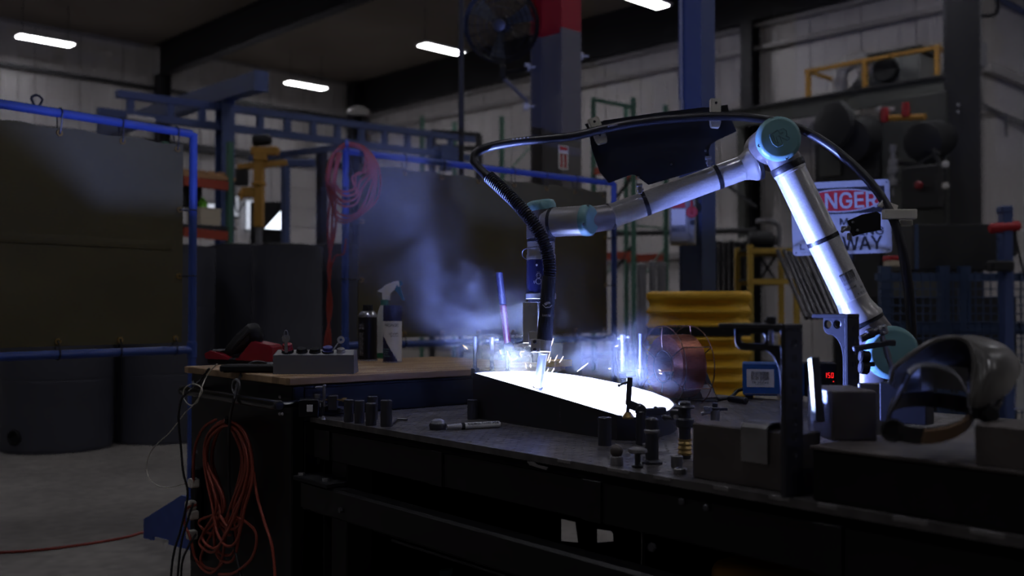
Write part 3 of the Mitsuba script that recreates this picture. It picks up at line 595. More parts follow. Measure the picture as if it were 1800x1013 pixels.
# guard
t = thing('column_guard', 'yellow ribbed plastic column guard strapped around the blue pillar foot', 'column guard')
GZ = at(0, 512, Yp - 0.3)[2]; GR = 0.318
def guard_mesh(z0, z1, off=0.0, ribs=True, nz=140, na=96):
    th = np.arange(na) * 2 * np.pi / na; zz = np.linspace(z0, z1, nz)
    pw = 7.0; sq = 1 / (np.abs(np.cos(th)) ** pw + np.abs(np.sin(th)) ** pw) ** (1 / pw)
    ax = np.minimum(np.abs(np.cos(th)), np.abs(np.sin(th))) / np.maximum(np.abs(np.cos(th)), np.abs(np.sin(th)))
    face = np.clip((0.78 - ax) / 0.14, 0, 1); face = face * face * (3 - 2 * face)
    w = 0.5 - 0.5 * np.cos((GZ - zz - 0.0395) / 0.083 * 2 * np.pi); w = w * (GZ - zz > 0.04)
    lip = np.clip((zz - (GZ - 0.02)) / 0.02, 0, 1)
    R = GR * sq[None] * (1 + off) - (ribs * (0.036 * face[None] + 0.02) * w[:, None] * (1 - lip[:, None])) - 0.03 * lip[:, None] ** 2
    v = np.stack([R * np.cos(th), R * np.sin(th), np.broadcast_to(zz[:, None], R.shape)], -1).reshape(-1, 3); f = []
    i, j = np.meshgrid(np.arange(nz - 1), np.arange(na), indexing='ij'); a, b = (i * na + j).ravel(), (i * na + (j + 1) % na).ravel()
    f = np.vstack([np.stack([a, b, b + na], 1), np.stack([a, b + na, a + na], 1)])
    return v, f, na, nz
v, f, na, nz = guard_mesh(0.0, GZ)
v = np.vstack([v, v[-na:] * [0.62, 0.62, 1]]); q = np.arange(na); o = (nz - 1) * na
f = np.vstack([f, np.stack([o + q, o + (q + 1) % na, o + na + (q + 1) % na], 1), np.stack([o + q, o + na + (q + 1) % na, o + na + q], 1)])
GF = Frame([pp[0] + 0.0, pp[1], 0], unit([1, -0.16, 0]), unit([0.16, 1, 0]), EZ)
obj('shell', GF(mesh(v, f)), 'm_yellow_guard', t, smooth=50)
for zc in (at(0, 581, Yp - 0.3)[2], 0.25):
    v, f, na, nz = guard_mesh(zc - 0.032, zc + 0.032, 0.0, False, 4); v[:, :2] *= 0.985
    obj('strap', GF(mesh(v, f)), 'm_black_matte', t, smooth=50)

# ------------------------------------------------------------------ cylinders, shelf, leaning bars, pipes on the wall
for k, (px, w, top) in enumerate(((1128, 17, 462), (1147, 13, 458), (1163, 17, 461))):
    Yt = 9.0 + 0.12 * k; r = w / 2 * Yt / FPX; X = (px - 900) / FPX * Yt; zt = at(0, top, Yt)[2]
    t = thing('steel_tank', ('slim silver tank standing left in the group of three behind the yellow guard', 'slimmest silver tank in the middle of the group of three behind the yellow guard', 'slim silver tank standing right in the group of three behind the yellow guard')[k], 'tank')
    F = Frame([X, Yt, 0], [1, 0, 0], [0, 1, 0], EZ)
    obj('body', F(lathe([[0, 0], [r, 0.0], [r, zt - 0.03], [r * 0.8, zt], [0, zt + 0.005]], 20)), 'm_pipe_grey', t)
    obj('cap', F(cyl(r * 1.08, zt - 0.05, zt - 0.01, 0.006, 20)), 'm_steel_zinc', t)
for k in range(7):
    px = 1258 + 9.2 * k; Yt = 9.8 - 0.05 * k; r = 0.0245; X = (px - 900) / FPX * Yt; zt = at(0, 424 + (k % 3), Yt)[2]
    t = thing('gas_tube', f'{ORD[k]} dark capped steel tube from the left in the row right of the blue pillar', 'steel tube', 'row of capped tubes behind the yellow guard')
    F = Frame([X, Yt, 0], [1, 0, 0], [0, 1, 0], EZ)
    obj('tube', F(cyl(r, 0, zt, 0.004, 14)), 'm_dark_steel', t); obj('cap', F(lathe([[0, zt], [r * 0.9, zt], [r * 0.9, zt + 0.03], [r * 0.5, zt + 0.045], [0, zt + 0.05]], 14)), 'm_duct_white', t)
t = thing('tool_stand', 'yellow steel stand with two shelves left of the danger sign', 'stand')
Ys = 8.8; sz = lambda py: at(0, py, Ys)[2]; sx = lambda px: (px - 900) / FPX * Ys
for px in (1319, 1400):
    for dy in (0, 0.5): obj('leg', boxc([sx(px), Ys + dy, sz(430) / 2], [0.045, 0.045, sz(430)]), 'm_yellow_paint', t, smooth=False)
for py in (441, 495):
    for dy in (0, 0.5): obj('rail', boxc([sx(1360), Ys + dy, sz(py)], [sx(1400) - sx(1319), 0.04, 0.045]), 'm_yellow_paint', t, smooth=False)
    obj('shelf', boxc([sx(1360), Ys + 0.25, sz(py) + 0.02], [sx(1400) - sx(1319), 0.5, 0.012]), 'm_machine_dark', t, smooth=False)
for a, b in (((1325, 490), (1350, 540)), ((1350, 490), (1325, 540)), ((1360, 445), (1390, 490)), ((1390, 445), (1360, 490))): obj('brace', rod([sx(a[0]), Ys + 0.5, sz(a[1])], [sx(b[0]), Ys + 0.5, sz(b[1])], 0.012, 8), 'm_machine_dark', t)
t = thing('pump_motor', 'dark pump with a silver pipe on the yellow stand', 'pump')
zp = sz(441) + 0.03
obj('body', frame_z([sx(1345), Ys + 0.2, zp + 0.08], [1, 0, 0])(lathe([[0, -0.1], [0.06, -0.1], [0.08, -0.07], [0.08, 0.1], [0.05, 0.14], [0, 0.14]], 18)), 'm_machine_dark', t)
obj('pipe', tube([[sx(1380), Ys + 0.2, zp + 0.02], [sx(1380), Ys + 0.2, zp + 0.2], [sx(1365), Ys + 0.2, zp + 0.25], [sx(1340), Ys + 0.2, zp + 0.25]], 0.025, 8), 'm_pipe_grey', t)
obj('foot', boxc([sx(1350), Ys + 0.2, zp], [0.2, 0.14, 0.02]), 'm_machine_dark', t, smooth=False)
for k in range(7):
    x0, x1 = 1368 + k * 9.5, 1418 + k * 9.5
    single('steel_bar', f'{ORD[k]} dark steel bar from the left in the bundle leaning under the danger sign', 'steel bar', rod(at(x0 + rng.uniform(-2, 2), 445 + rng.uniform(-6, 6), 6.15), at(x1, 560, 5.75) + np.array([0.03, -0.2, 0]) * 0, 0.0135, 10), 'm_steel_dark', 'leaning steel bars')
single('wall_pipe', 'long dark horizontal pipe across the gap left of the switch box', 'pipe', rod(plane_b(15.0)(1085, 411), plane_b(15.0)(1330, 405), 0.05, 10), 'm_dark_steel')
for a, b in (((1080, 352), (1112, 310)), ((1085, 470), (1112, 432))): obj('brace', rod(G(*a), G(*b), 0.03, 8), 'm_dark_steel', rk)
single('diagonal_brace', 'dark diagonal brace seen under the robot elbow', 'brace', rod(plane_b(15.6)(1275, 322), plane_b(15.6)(1330, 365), 0.035, 8), 'm_dark_steel')

# ------------------------------------------------------------------ platform with railing and the press below it
t = thing('platform', 'dark steel platform with yellow railing high up on the right', 'platform')
B = plane_b(15.2)
zt = B(1460, 168)[2]; a0, a1 = B(1258, 205) @ HU, B(1668, 155) @ HU; zd = zt
obj('edge_beam', hbox(a0, a1, 15.15, 15.25, zd - 0.3, zd), 'm_machine', t, smooth=False)
obj('lip', hbox(a0, a1, 15.1, 15.3, zd - 0.02, zd + 0.02), 'm_dark_steel', t, smooth=False)
obj('deck', hbox(a0, a1, 15.25, 16.3, zd - 0.06, zd - 0.01), 'm_machine', t, smooth=False)
for px in (1262, 1430): a = B(px, 300) @ HU; obj('leg', hbox(a - 0.08, a + 0.08, 15.95, 16.1, 0, zd - 0.06), 'm_machine', t, smooth=False)
zr = B(1422, 127)[2]
ya = [B(px, 150) @ HU for px in (1422, 1522, 1649)]
for a in ya: obj('railing_post', hbox(a - 0.035, a + 0.035, 15.14, 15.21, zd - 0.02, zr), 'm_ochre', t, smooth=False)
obj('handrail', [hbox(ya[0] - 0.05, ya[2] + 0.05, 15.14, 15.21, zr - 0.02, zr + 0.04)], 'm_ochre', t, smooth=False)
for a in (ya[0], ya[2]):
    obj('handrail', hbox(a - 0.03, a + 0.03, 15.2, 16.2, zr - 0.02, zr + 0.03), 'm_ochre', t, smooth=False); obj('railing_post', hbox(a - 0.03, a + 0.03, 16.15, 16.2, zd - 0.02, zr), 'm_ochre', t, smooth=False)
t = thing('dust_collector', 'grey filter unit standing on the platform behind the yellow railing', 'machine')
B2 = plane_b(15.5)
aa, ab = B2(1535, 130) @ HU, B2(1618, 130) @ HU; zh = B2(1600, 95)[2]
obj('housing', hbox(aa, ab, 15.45, 16.1, zd, zh, 0.02), 'm_machine_grey', t)
obj('top_cover', hbox(aa - 0.06, ab + 0.05, 15.4, 16.15, zh, zh + 0.1, 0.02), 'm_machine_dark', t)
obj('hopper', HALL(Frame([aa - 0.55, 15.5, zd], [1, 0, 0], [0, 0, 1], [0, -1, 0])(prism([(0, 0), (0.55, 0), (0.55, zh - zd - 0.1), (0.4, zh - zd - 0.1)], 0.5, -0.5))), 'm_machine_grey', t, smooth=False)
obj('fan_housing', HALL(frame_z([aa + 0.28, 15.44, zd + 0.3], [0, -1, 0])(cyl(0.2, 0, 0.16, 0.02))), 'm_machine_dark', t)
obj('motor', HALL(frame_z([aa + 0.1, 15.3, zd + 0.35], [-1, 0, 0])(cyl(0.09, 0, 0.25, 0.02))), 'm_duct_white', t)
single('air_duct', 'white bent air duct on the platform beside the grey filter unit', 'duct', tube([B2(1478, 164) + EZ * 0.0, B2(1477, 135), B2(1482, 118), B2(1500, 108), B2(1528, 106)], 0.13, 14), 'm_duct_white')

t = thing('press_machine', 'large dark press machine with round drums under the platform on the right', 'machine')
Bm = plane_b(14.7)
def mbox(x0, x1, y0, y1, b=14.7, d=0.8, c=0.01):
    Pm = plane_b(b); return hbox(Pm(x0, 300) @ HU, Pm(x1, 300) @ HU, b, b + d, Pm((x0 + x1) / 2, y1)[2], Pm((x0 + x1) / 2, y0)[2], c)
obj('frame', mbox(1550, 1664, 168, 545, 14.25), 'm_machine', t)
obj('frame', mbox(1424, 1470, 320, 548, 14.28), 'm_machine_dark', t)
obj('cabinet', mbox(1432, 1545, 246, 540, 14.2), 'm_machine_dark', t)
obj('cabinet_door', mbox(1440, 1478, 255, 310, 14.16, 0.05), 'm_machine', t)
obj('cabinet_door', mbox(1488, 1540, 262, 330, 14.16, 0.05), 'm_machine_dark', t)
def drum(px, py, w, h, nm, b=13.8, tilt=0.15, L=0.6):
    r = w / 2 * plane_b(b)(px, py)[1] / FPX
    m = lathe([[0, 0], [r * 0.55, 0], [r * 0.95, 0.05], [r, 0.1], [r, L], [r * 0.8, L + 0.1], [0, L + 0.12]], 32)
    obj(nm, frame_z(plane_b(b)(px, py), unit(HV * 0.8 + EZ * tilt))(m), 'm_machine_dark', t)
drum(1488, 248, 84, 70, 'drum'); drum(1618, 250, 72, 70, 'drum')
obj('belt_guard', [frame_z(plane_b(13.8)(1470, 222), unit(HU * -0.2 - HV))(lathe([[0, 0], [0.34, 0], [0.38, 0.05], [0.34, 0.12], [0.2, 0.16], [0, 0.16]], 28))], 'm_machine_dark', t)
for px, py in ((1555, 202), (1592, 193)): obj('valve', frame_z(plane_b(13.7)(px, py), -EZ)(lathe([[0, -0.1], [0.05, -0.1], [0.06, 0], [0.05, 0.1], [0, 0.1]], 12)), 'm_red_paint', t)
obj('gas_pipe', rod(plane_b(13.75)(1562, 208), plane_b(13.75)(1627, 205), 0.045, 10), 'm_ochre', t)
obj('white_bracket', boxc(plane_b(13.75)(1556, 192), [0.24, 0.1, 0.05], 0.01), 'm_duct_white', t)
vs = [(261, 0.045), (276, 0.03), (286, 0.06), (292, 0.03), (300, 0.075), (311, 0.05), (322, 0.085)]
Pv = lambda py: plane_b(13.6)(1570, py)
obj('gauge_column', [frame_z(Pv(py), EZ)(lathe([[0, -0.06], [r, -0.05], [r * 1.1, 0], [r, 0.05], [0, 0.06]], 14)) for py, r in vs] + [rod(Pv(345), Pv(258), 0.02, 8)], 'm_pipe_grey', t)
obj('red_button', frame_z(plane_b(13.5)(1617, 326), -HV)(cyl(0.055, 0, 0.08, 0.02, 16)), 'm_red_plastic', t)
obj('button_panel', frame_z(plane_b(13.6)(1617, 330), -HV, HU)(box([-0.25, -0.3, -0.2], [0.25, 0.3, 0.05], 0.02)), 'm_machine_dark', t)
for py in (289, 327): obj('ball_valve', ball(plane_b(13.6)(1662, py), 0.05), 'm_duct_white', t)
obj('standpipe', rod(plane_b(13.6)(1662, 280), plane_b(13.6)(1662, 470), 0.02, 8), 'm_machine_dark', t)
for k, (x0, y0, x1, y1) in enumerate(((1580, 285, 1655, 300), (1600, 300, 1650, 268), (1625, 300, 1632, 360), (1640, 262, 1655, 300))): obj('hydraulic_pipe', rod(plane_b(13.8)(x0, y0), plane_b(13.8)(x1, y1), 0.04, 8), 'm_machine_dark', t)

# ------------------------------------------------------------------ conduit on the alcove wall
t = thing('wall_conduit', 'grey conduits with a grey junction box on the corrugated wall at the right edge', 'conduit')
Wa = lambda px, py: onplane(px, py, HALL([CA + 0.06, 0, 0]), HU)
Yc = Pc[1] - 0.1
pj = at(1717, 98, Yc)
obj('junction_box', boxc(pj, [30 * Yc / FPX, 0.12, 44 * Yc / FPX], 0.012), 'm_box_grey', t)
for x, w in ((1711, 0.045), (1723, 0.02)): obj('pipe', rod(at(x, 80, Yc), [at(x, 80, Yc)[0], Yc, ROOF], w, 10), 'm_pipe_grey', t)
obj('pipe', tube([at(1714, 120, Yc), at(1714, 160, Yc), at(1716, 178, Yc), at(1724, 188, Yc + 0.4), Wa(1745, 197), Wa(1800, 222), Wa(1850, 243)], 0.03, 10), 'm_pipe_grey', t)
obj('pipe', tube([at(1722, 120, Yc), at(1722, 165, Yc), at(1728, 182, Yc + .4), Wa(1760, 198), Wa(1850, 236)], 0.02, 10), 'm_pipe_grey', t)
obj('strut', beam(Wa(1769, 200), Wa(1769, 240), 0.04, 0.05, HV), 'm_pipe_grey', t, smooth=False)
obj('elbow', tube([at(1724, 28, Yc), at(1745, 27, Yc), at(1753, 20, Yc), at(1755, 2, Yc), at(1755, -40, Yc)], 0.025, 8), 'm_dark_steel', t)
single('blue_pipe', 'bright blue pipe crossing the top right corner', 'pipe', rod(Wa(1755, -3), Wa(1900, 72), 0.05, 10), 'm_crane_blue')

# ------------------------------------------------------------------ mesh container with crate and tool post
t = thing('mesh_container', 'blue wire mesh container behind the face shield on the right', 'mesh container')
Ym = 7.0; ms = Ym / FPX; X = lambda px: (px - 900) * ms; Z = lambda py: at(0, py, Ym)[2]
for px in (1555, 1658, 1695, 1768): obj('post', box([X(px) - 0.035, Ym - 0.03, 0], [X(px) + 0.035, Ym + 0.03, Z(468)]), 'm_mesh_blue', t, smooth=False)
for py, h in ((487, 0.05), (578, 0.08), (700, 0.06)): obj('rail', box([X(1540), Ym - 0.025, Z(py) - h / 2], [X(1850), Ym + 0.025, Z(py) + h / 2]), 'm_mesh_blue', t, smooth=False)
for k in range(22):
    x = X(1566 + 13.2 * k); obj('wire', box([x - 0.004, Ym - 0.037, Z(740)], [x + 0.004, Ym - 0.029, Z(478)]), 'm_mesh_blue', t, smooth=False)
for k in range(17):
    z = Z(494 + 14.4 * k); obj('wire', box([X(1540), Ym - 0.045, z - 0.004], [X(1850), Ym - 0.037, z + 0.004]), 'm_mesh_blue', t, smooth=False)
obj('back_panel', box([X(1540), Ym + 0.9, 0.15], [X(1900), Ym + 0.93, Z(520)]), 'm_machine_dark', t, smooth=False)
obj('base', box([X(1540), Ym, 0.1], [X(1850), Ym + 0.9, 0.16]), 'm_mesh_blue', t, smooth=False)
t = thing('steel_bin', 'large dark open steel bin on top of the blue mesh container', 'bin')
bx0, bx1, bz0, bz1 = X(1612), X(1762), Z(474), Z(393)
obj('front_panel', box([bx0, Ym + 0.05, bz0], [bx1, Ym + 0.08, bz1], 0.005), 'm_machine_dark', t)
obj('side_panel', box([bx0, Ym + 0.08, bz0], [bx0 + 0.03, Ym + 0.6, bz1], 0.005), 'm_machine_dark', t); obj('side_panel', box([bx1 - 0.03, Ym + 0.08, bz0], [bx1, Ym + 0.6, bz1], 0.005), 'm_machine_dark', t)
obj('rear_panel', box([bx0, Ym + 0.6, bz0], [bx1, Ym + 0.63, bz1], 0.005), 'm_machine_dark', t)
for x in (bx0 + 0.02, bx1 - 0.0): obj('corner_post', boxc([x, Ym + 0.065, (bz0 + bz1) / 2], [0.03, 0.04, bz1 - bz0], 0.004), 'm_mesh_blue', t)
t = thing('tool_post', 'blue post with a red capped clamp at the right edge', 'post')
Yq = 6.7; P_ = lambda px, py, d=0: at(px, py, Yq + d)
obj('column', box([P_(1755, 0)[0], Yq - 0.04, 0], [P_(1772, 0)[0], Yq + 0.04, P_(0, 368)[2]], 0.006), 'm_crane_blue', t)
obj('head', [boxc(P_(1766, 369), [0.08, 0.09, 0.05], 0.01), boxc(P_(1773, 376), [0.035, 0.07, 0.06], 0.008)], 'm_crane_blue', t)
obj('red_handle', [rod(P_(1739, 402, -.02), P_(1793, 397, -.02), 0.035, 14, 0.012)], 'm_red_paint', t)
obj('bracket', boxc(P_(1758, 468, -.05), [0.15, 0.1, 0.07], 0.01), 'm_machine_dark', t)
obj('actuator', boxc(P_(1776, 425, 0.02), [0.06, 0.08, 0.2], 0.01), 'm_machine_dark', t)
obj('hose', tube([P_(1784, 412), P_(1790, 440), P_(1797, 470), P_(1806, 500)], 0.008, 6), 'm_cable_black', t)
t = thing('small_carton', 'beige box with a red lid on the mesh container under the danger sign', 'box')
obj('box', box([X(1562), Ym - 0.03, Z(468)], [X(1587), Ym + 0.1, Z(458)], 0.004), 'm_beige', t); obj('lid', box([X(1561), Ym - 0.035, Z(458)], [X(1588), Ym + 0.105, Z(450)], 0.006), 'm_red_paint', t)

# ------------------------------------------------------------------ bench and perforated welding table
TZ = 0.806                                            # table height
P0 = atz(545, 733, TZ); TF = Frame([P0[0], P0[1], 0], EU, EV, EZ)
BZ = 0.91
PB = atz(509, 665, BZ); BN = Frame([PB[0], PB[1], 0], EU, EV, EZ)
def tuv(px, py, z=TZ): return TF.inv(atz(px, py, z))
def fb(px, py, off=0.02): return onplane(px, py, PB - EV * off, EV)      # on the bench's end face
def ft(px, py, off=0.0): return onplane(px, py, P0 - EV * off, EV)       # on the table's front plane
BU, BV, BT = 0.725, 1.03, 0.021
t = thing('work_bench', 'black cabinet bench with a wooden butcher block top left of the welding table', 'workbench')
for k in range(5):
    pass
obj('wooden_top', BN(box([-BU, 0, BZ - BT], [0, BV, BZ], 0.0025)), 'm_wood_core', t)
CV = 0.80
obj('cabinet', BN(box([-BU + 0.015, 0.018, 0.1], [-0.012, CV - 0.015, BZ - BT], 0.004)), 'm_black_paint', t)
obj('side_lip', BN(box([-0.012, 0.05, BZ - 0.12], [-0.006, CV - 0.02, BZ - 0.112])), 'm_black_matte', t, smooth=False)
obj('drawer_front', BN(box([-0.012, 0.05, BZ - 0.11], [-0.007, CV - 0.05, BZ - 0.03], 0.002)), 'm_black_paint', t)
obj('drawer_front', BN(box([-0.012, 0.05, BZ - 0.32], [-0.007, CV - 0.05, BZ - 0.124], 0.002)), 'm_black_paint', t)
h0, h1 = fb(322, 690, 0.05), fb(489, 709, 0.05); h1[2] = h0[2] = (h0[2] + h1[2]) / 2
obj('push_handle', [rod(h0, h1, 0.0135, 16, 0.004)] + [rod(p, p + EV * 0.07, 0.009, 10) for p in (h0 + EU * 0.02, h1 - EU * 0.02)], 'm_black_gloss', t)
for p in (h0, h1): obj('handle_cap', frame_z(p, h1 - h0)(cyl(0.0145, -0.008, 0.008, 0.003, 16)), 'm_black_rubber', t)
for px, py in ((340, 672), (492, 698), (492, 728), (346, 795), (497, 728)): obj('screw', frame_z(fb(px, py, -0.016), -EV)(lathe([[0, 0.004], [0.003, 0.004], [0.005, 0.0], [0, 0.0]], 10)), 'm_steel_bright', t)
obj('corner_post', BN(box([-0.05, 0.012, 0.1], [-0.008, 0.05, BZ - BT - 0.002], 0.003)), 'm_black_paint', t)
for u in (-BU + 0.08, -0.08):
    for v in (0.1, CV - 0.1):
        c = obj('caster', BN(frame_z([u, v, 0.045], [1, 0, 0])(cyl(0.045, -0.015, 0.015, 0.006))), 'm_black_rubber', t)
        obj('fork', BN([box([u - 0.03, v - 0.03, 0.09], [u + 0.03, v + 0.03, 0.1]), box([u - 0.025, v - 0.02, 0.04], [u - 0.02, v + 0.02, 0.095]), box([u + 0.02, v - 0.02, 0.04], [u + 0.025, v + 0.02, 0.095])]), 'm_steel_zinc', c, smooth=False)
# power strip on the bench end
t = thing('power_strip', 'dark power strip with pale plugs on the left edge of the black bench end', 'power strip')
pa = fb(343, 850, 0.0); pb_ = fb(343, 960, 0.0)
obj('housing', Frame([pa[0], pa[1], (pa[2] + pb_[2]) / 2], EU, EZ, -EV)(box([-0.02, -abs(pa[2] - pb_[2]) / 2 - 0.05, -0.015], [0.02, abs(pa[2] - pb_[2]) / 2 + 0.05, 0.008], 0.004)), 'm_black_matte', t)
for px, py in ((343, 849), (338, 888), (342, 905), (340, 940)):
    obj('plug', Frame(fb(px, py, 0.02), EU, EZ, -EV)([box([-0.015, -0.014, -0.01], [0.015, 0.014, 0.02], 0.004)]), 'm_white_plastic', t)

# ---- the table
TU, TV = 2.05, 1.40
t = thing('welding_table', 'black perforated steel welding table carrying the robot and clamps', 'table')
def holed(nu, nv, p, r, h):
    """A perforated plate: nu x nv square cells of size p, an eight-sided hole in each."""
    a = np.arange(8) * np.pi / 4 + np.pi / 8
    sq = np.array([[1, .414], [.414, 1], [-.414, 1], [-1, .414], [-1, -.414], [-.414, -1], [.414, -1], [1, -.414]]) * p / 2
    sqc = np.array([[1, 1], [-1, 1], [-1, -1], [1, -1]]) * p / 2
    c = np.stack([np.cos(a), np.sin(a)], 1) * r
    base = np.vstack([np.c_[sq, np.zeros(8)], np.c_[sqc, np.zeros(4)], np.c_[c, np.zeros(8)], np.c_[c * 0.9, np.full(8, -0.0015)], np.c_[c * 0.9, np.full(8, -h)]])
    base[12:20, :2] *= 1.08
    f = []
    for k in range(8):
        j = (k + 1) % 8
        f += [[k, j, 12 + j], [k, 12 + j, 12 + k], [12 + k, 12 + j, 20 + j], [12 + k, 20 + j, 20 + k], [20 + k, 20 + j, 28 + j], [20 + k, 28 + j, 28 + k]]
    for k, (i0, i1) in enumerate(((0, 1), (2, 3), (4, 5), (6, 7))): f.append([i0, 8 + k, i1])
    f = np.array(f); gu, gv = np.meshgrid((np.arange(nu) + 0.5) * p, (np.arange(nv) + 0.5) * p, indexing='ij')
    off = np.stack([gu.ravel(), gv.ravel(), np.zeros(nu * nv)], 1)
    v = (base[None] + off[:, None]).reshape(-1, 3); F = (f[None] + (np.arange(nu * nv) * len(base))[:, None, None]).reshape(-1, 3)
    return mesh(v, F)
PITCH_H = 0.025; nu, nv = int((TU - 0.02) / PITCH_H), int((TV - 0.02) / PITCH_H); mu, mv = (TU - nu * PITCH_H) / 2, (TV - nv * PITCH_H) / 2
pl = holed(nu, nv, PITCH_H, 0.0038, 0.012); pl.apply_translation([mu, mv, TZ])
rim = prism(sg.box(0, 0, TU, TV).difference(sg.box(mu, mv, TU - mu, TV - mv)), 0.014, TZ - 0.014)
obj('top_plate', TF([pl, rim]), 'm_table_top', t, smooth=False)
obj('sub_plate', TF(box([0.002, 0.002, TZ - 0.03], [TU - 0.002, TV - 0.002, TZ - 0.0121])), 'm_hole', t, smooth=False)
obj('apron', TF(box([0.01, 0.006, TZ - 0.108], [TU - 0.01, 0.018, TZ - 0.03], 0.002)), 'm_black_paint', t)
obj('apron', TF(box([0.006, 0.018, TZ - 0.13], [0.018, TV - 0.02, TZ - 0.03], 0.002)), 'm_black_paint', t)
obj('apron', TF(box([0.01, TV - 0.02, TZ - 0.13], [TU - 0.01, TV - 0.008, TZ - 0.03], 0.002)), 'm_black_paint', t)
for u in (0.05, 0.55, 1.05, 1.55): obj('rib', TF(box([u, 0.001, TZ - 0.108], [u + 0.05, 0.006, TZ - 0.03], 0.001)), 'm_black_paint', t)
for k in range(9):                                     # worn bright spots along the front edge, each a shallow ground flat
    u = 1.0 + 0.115 * k + rng.uniform(-0.02, 0.02); obj('worn_edge', TF(box([u, -0.0012, TZ - 0.006], [u + rng.uniform(0.03, 0.055), 0.003, TZ + 0.0004], 0.0005)), 'm_steel_bare', t)
pk2 = ft(945, 820, 0.002); obj('worn_edge', Frame(pk2, EU, EZ, -EV)(prism([(-0.03, 0.006), (-0.01, 0.008), (0.0, 0.003), (0.032, 0.002), (0.028, -0.004), (0.0, -0.002), (-0.022, 0.0)], 0.002)), 'm_steel_bare', t, smooth=False)
zl = ft(640, 868, 0.0)[2]
for u, v in ((0.12, 0.05), (TU - 0.12, 0.05), (0.12, TV - 0.1), (TU - 0.12, TV - 0.1), (1.0, TV - 0.1)): obj('leg', TF(box([u - 0.04, v - 0.03, 0.02], [u + 0.04, v + 0.05, TZ - 0.03], 0.004)), 'm_black_paint', t)
for u, v in ((0.12, 0.06), (TU - 0.12, 0.06), (0.12, TV - 0.09), (TU - 0.12, TV - 0.09), (1.0, TV - 0.09)): obj('foot', TF(frame_z([u, v, 0], EZ)(cyl(0.05, 0, 0.02, 0.004))), 'm_black_rubber', t)
obj('lower_rail', TF(box([0.0, -0.03, zl - 0.075], [TU, 0.02, zl], 0.006)), 'm_black_paint', t)
obj('rail_plate', TF(box([-0.02, -0.04, zl], [0.16, 0.1, zl + 0.012], 0.002)), 'm_black_matte', t)
for u, v in ((0.0, -0.025), (0.12, -0.02), (0.05, 0.06)): obj('bolt', TF(frame_z([u, v, zl + 0.012], EZ)(hexp(0.009, 0.008))), 'm_steel_bright', t, smooth=False)
for px, py in ((600, 897), (1148, 962)): obj('bolt', frame_z(ft(px, py, 0.03), -EV)(hexp(0.0075, 0.006)), 'm_steel_dark', t, smooth=False)
for px, py in ((1200, 882), (1243, 893)): obj('bolt', frame_z(ft(px, py, -0.006), -EV)(cyl(0.0065, 0, 0.006, 0.002, 12)), 'm_steel_dark', t)
obj('stretcher', TF(box([0.15, 0.1, 0.32], [TU, 0.16, 0.38], 0.006)), 'm_black_paint', t)
def win(pts): return sg.Polygon([tuple(TF.inv(onplane(px, py, TF([0.02, 0, 0]), EU))[1:]) for px, py in pts])
wl = [win(w) for w in (((985, 912), (1011, 918), (1016, 954), (985, 951)), ((1048, 930), (1074, 934), (1078, 940), (1078, 952), (1048, 954)))]
panel = sg.box(0.02, 0.0, TU - 0.02, TZ - 0.05); end_panel = sg.box(0.03, 0.1, TV - 0.11, TZ - 0.1)
for w in wl: end_panel = end_panel.difference(w)
obj('back_panel', TF(Frame([0, TV - 0.1, 0], [1, 0, 0], [0, 0, 1], [0, -1, 0])(prism(panel, 0.004))), 'm_black_matte', t, smooth=False)
obj('floor_shelf', TF(box([0.02, 0.03, 0.14], [TU - 0.02, TV - 0.1, 0.15])), 'm_black_matte', t, smooth=False)
obj('side_panel', TF(Frame([0.02, 0, 0], [0, 1, 0], [0, 0, 1], [1, 0, 0])(prism(end_panel, 0.005))), 'm_black_matte', t, smooth=False)
pq = TF.inv(onplane(1283, 1004, TF([0, 0.3, 0]), EV))
t = thing('yellow_case', 'yellow case on the shelf under the welding table, cut by the bottom edge', 'case')
obj('body', TF(rounded([([pq[0] + a, 0.34 + b, c], 0.03) for a in (-0.04, 0.2) for b in (0, 0.15) for c in (0.19, pq[2] - 0.02)])), 'm_ochre', t, smooth=50)
obj('latch', TF(box([pq[0] + 0.05, 0.302, 0.24], [pq[0] + 0.1, 0.312, 0.3], 0.003)), 'm_black_matte', t)
pq = TF.inv(onplane(757, 1008, TF([0, 0.4, 0]), EV))
t = thing('solvent_jar', 'pale blue lidded jar low under the welding table, cut by the bottom edge', 'jar')
obj('body', TF(frame_z([pq[0], 0.44, 0.152], EZ)(cyl(0.032, 0, pq[2] - 0.16, 0.006))), 'm_clear_plastic', t)
obj('lid', TF(frame_z([pq[0], 0.44, pq[2] - 0.01], EZ)(cyl(0.034, 0, 0.022, 0.004))), 'm_robot_cap', t)
obj('rail_strip', rod(ft(690, 950, 0.01), ft(890, 1013, 0.01), 0.004, 8), 'm_black_paint', 'welding_table')

# ------------------------------------------------------------------ the workpiece, open ring welded along its front wall
def ztop(u): return 0.120 - 0.1154 * (u - 0.312)
def top_uv(px, py):
    h = 0.08
    for _ in range(40): p = tuv(px, py, TZ + h); h = 0.5 * h + 0.5 * ztop(p[0])
    return p[:2]
wp = sg.Polygon([top_uv(*q) for q in ((831, 656), (960, 693.5), (1085, 731), (1120, 735), (1155, 729), (1180, 722), (1190, 712), (1180, 702), (1150, 690), (1115, 680), (1080, 672), (1040, 664), (1000, 658), (960, 654), (920, 652), (880, 653), (850, 654))])
wp = wp.buffer(0.012, quad_segs=6).buffer(-0.012, quad_segs=6).simplify(0.001)
WALL = 0.006
inner = wp.buffer(-WALL)
t = thing('workpiece', 'half round steel ring being welded on the table, its inside lit white by the arc', 'workpiece')
def slope(m, s=1.0):
    v = m.vertices.copy(); v[:, 2] = TZ + v[:, 2] * ztop(v[:, 0]) * s + 0.0005; m = m.copy(); m.vertices = v; return m
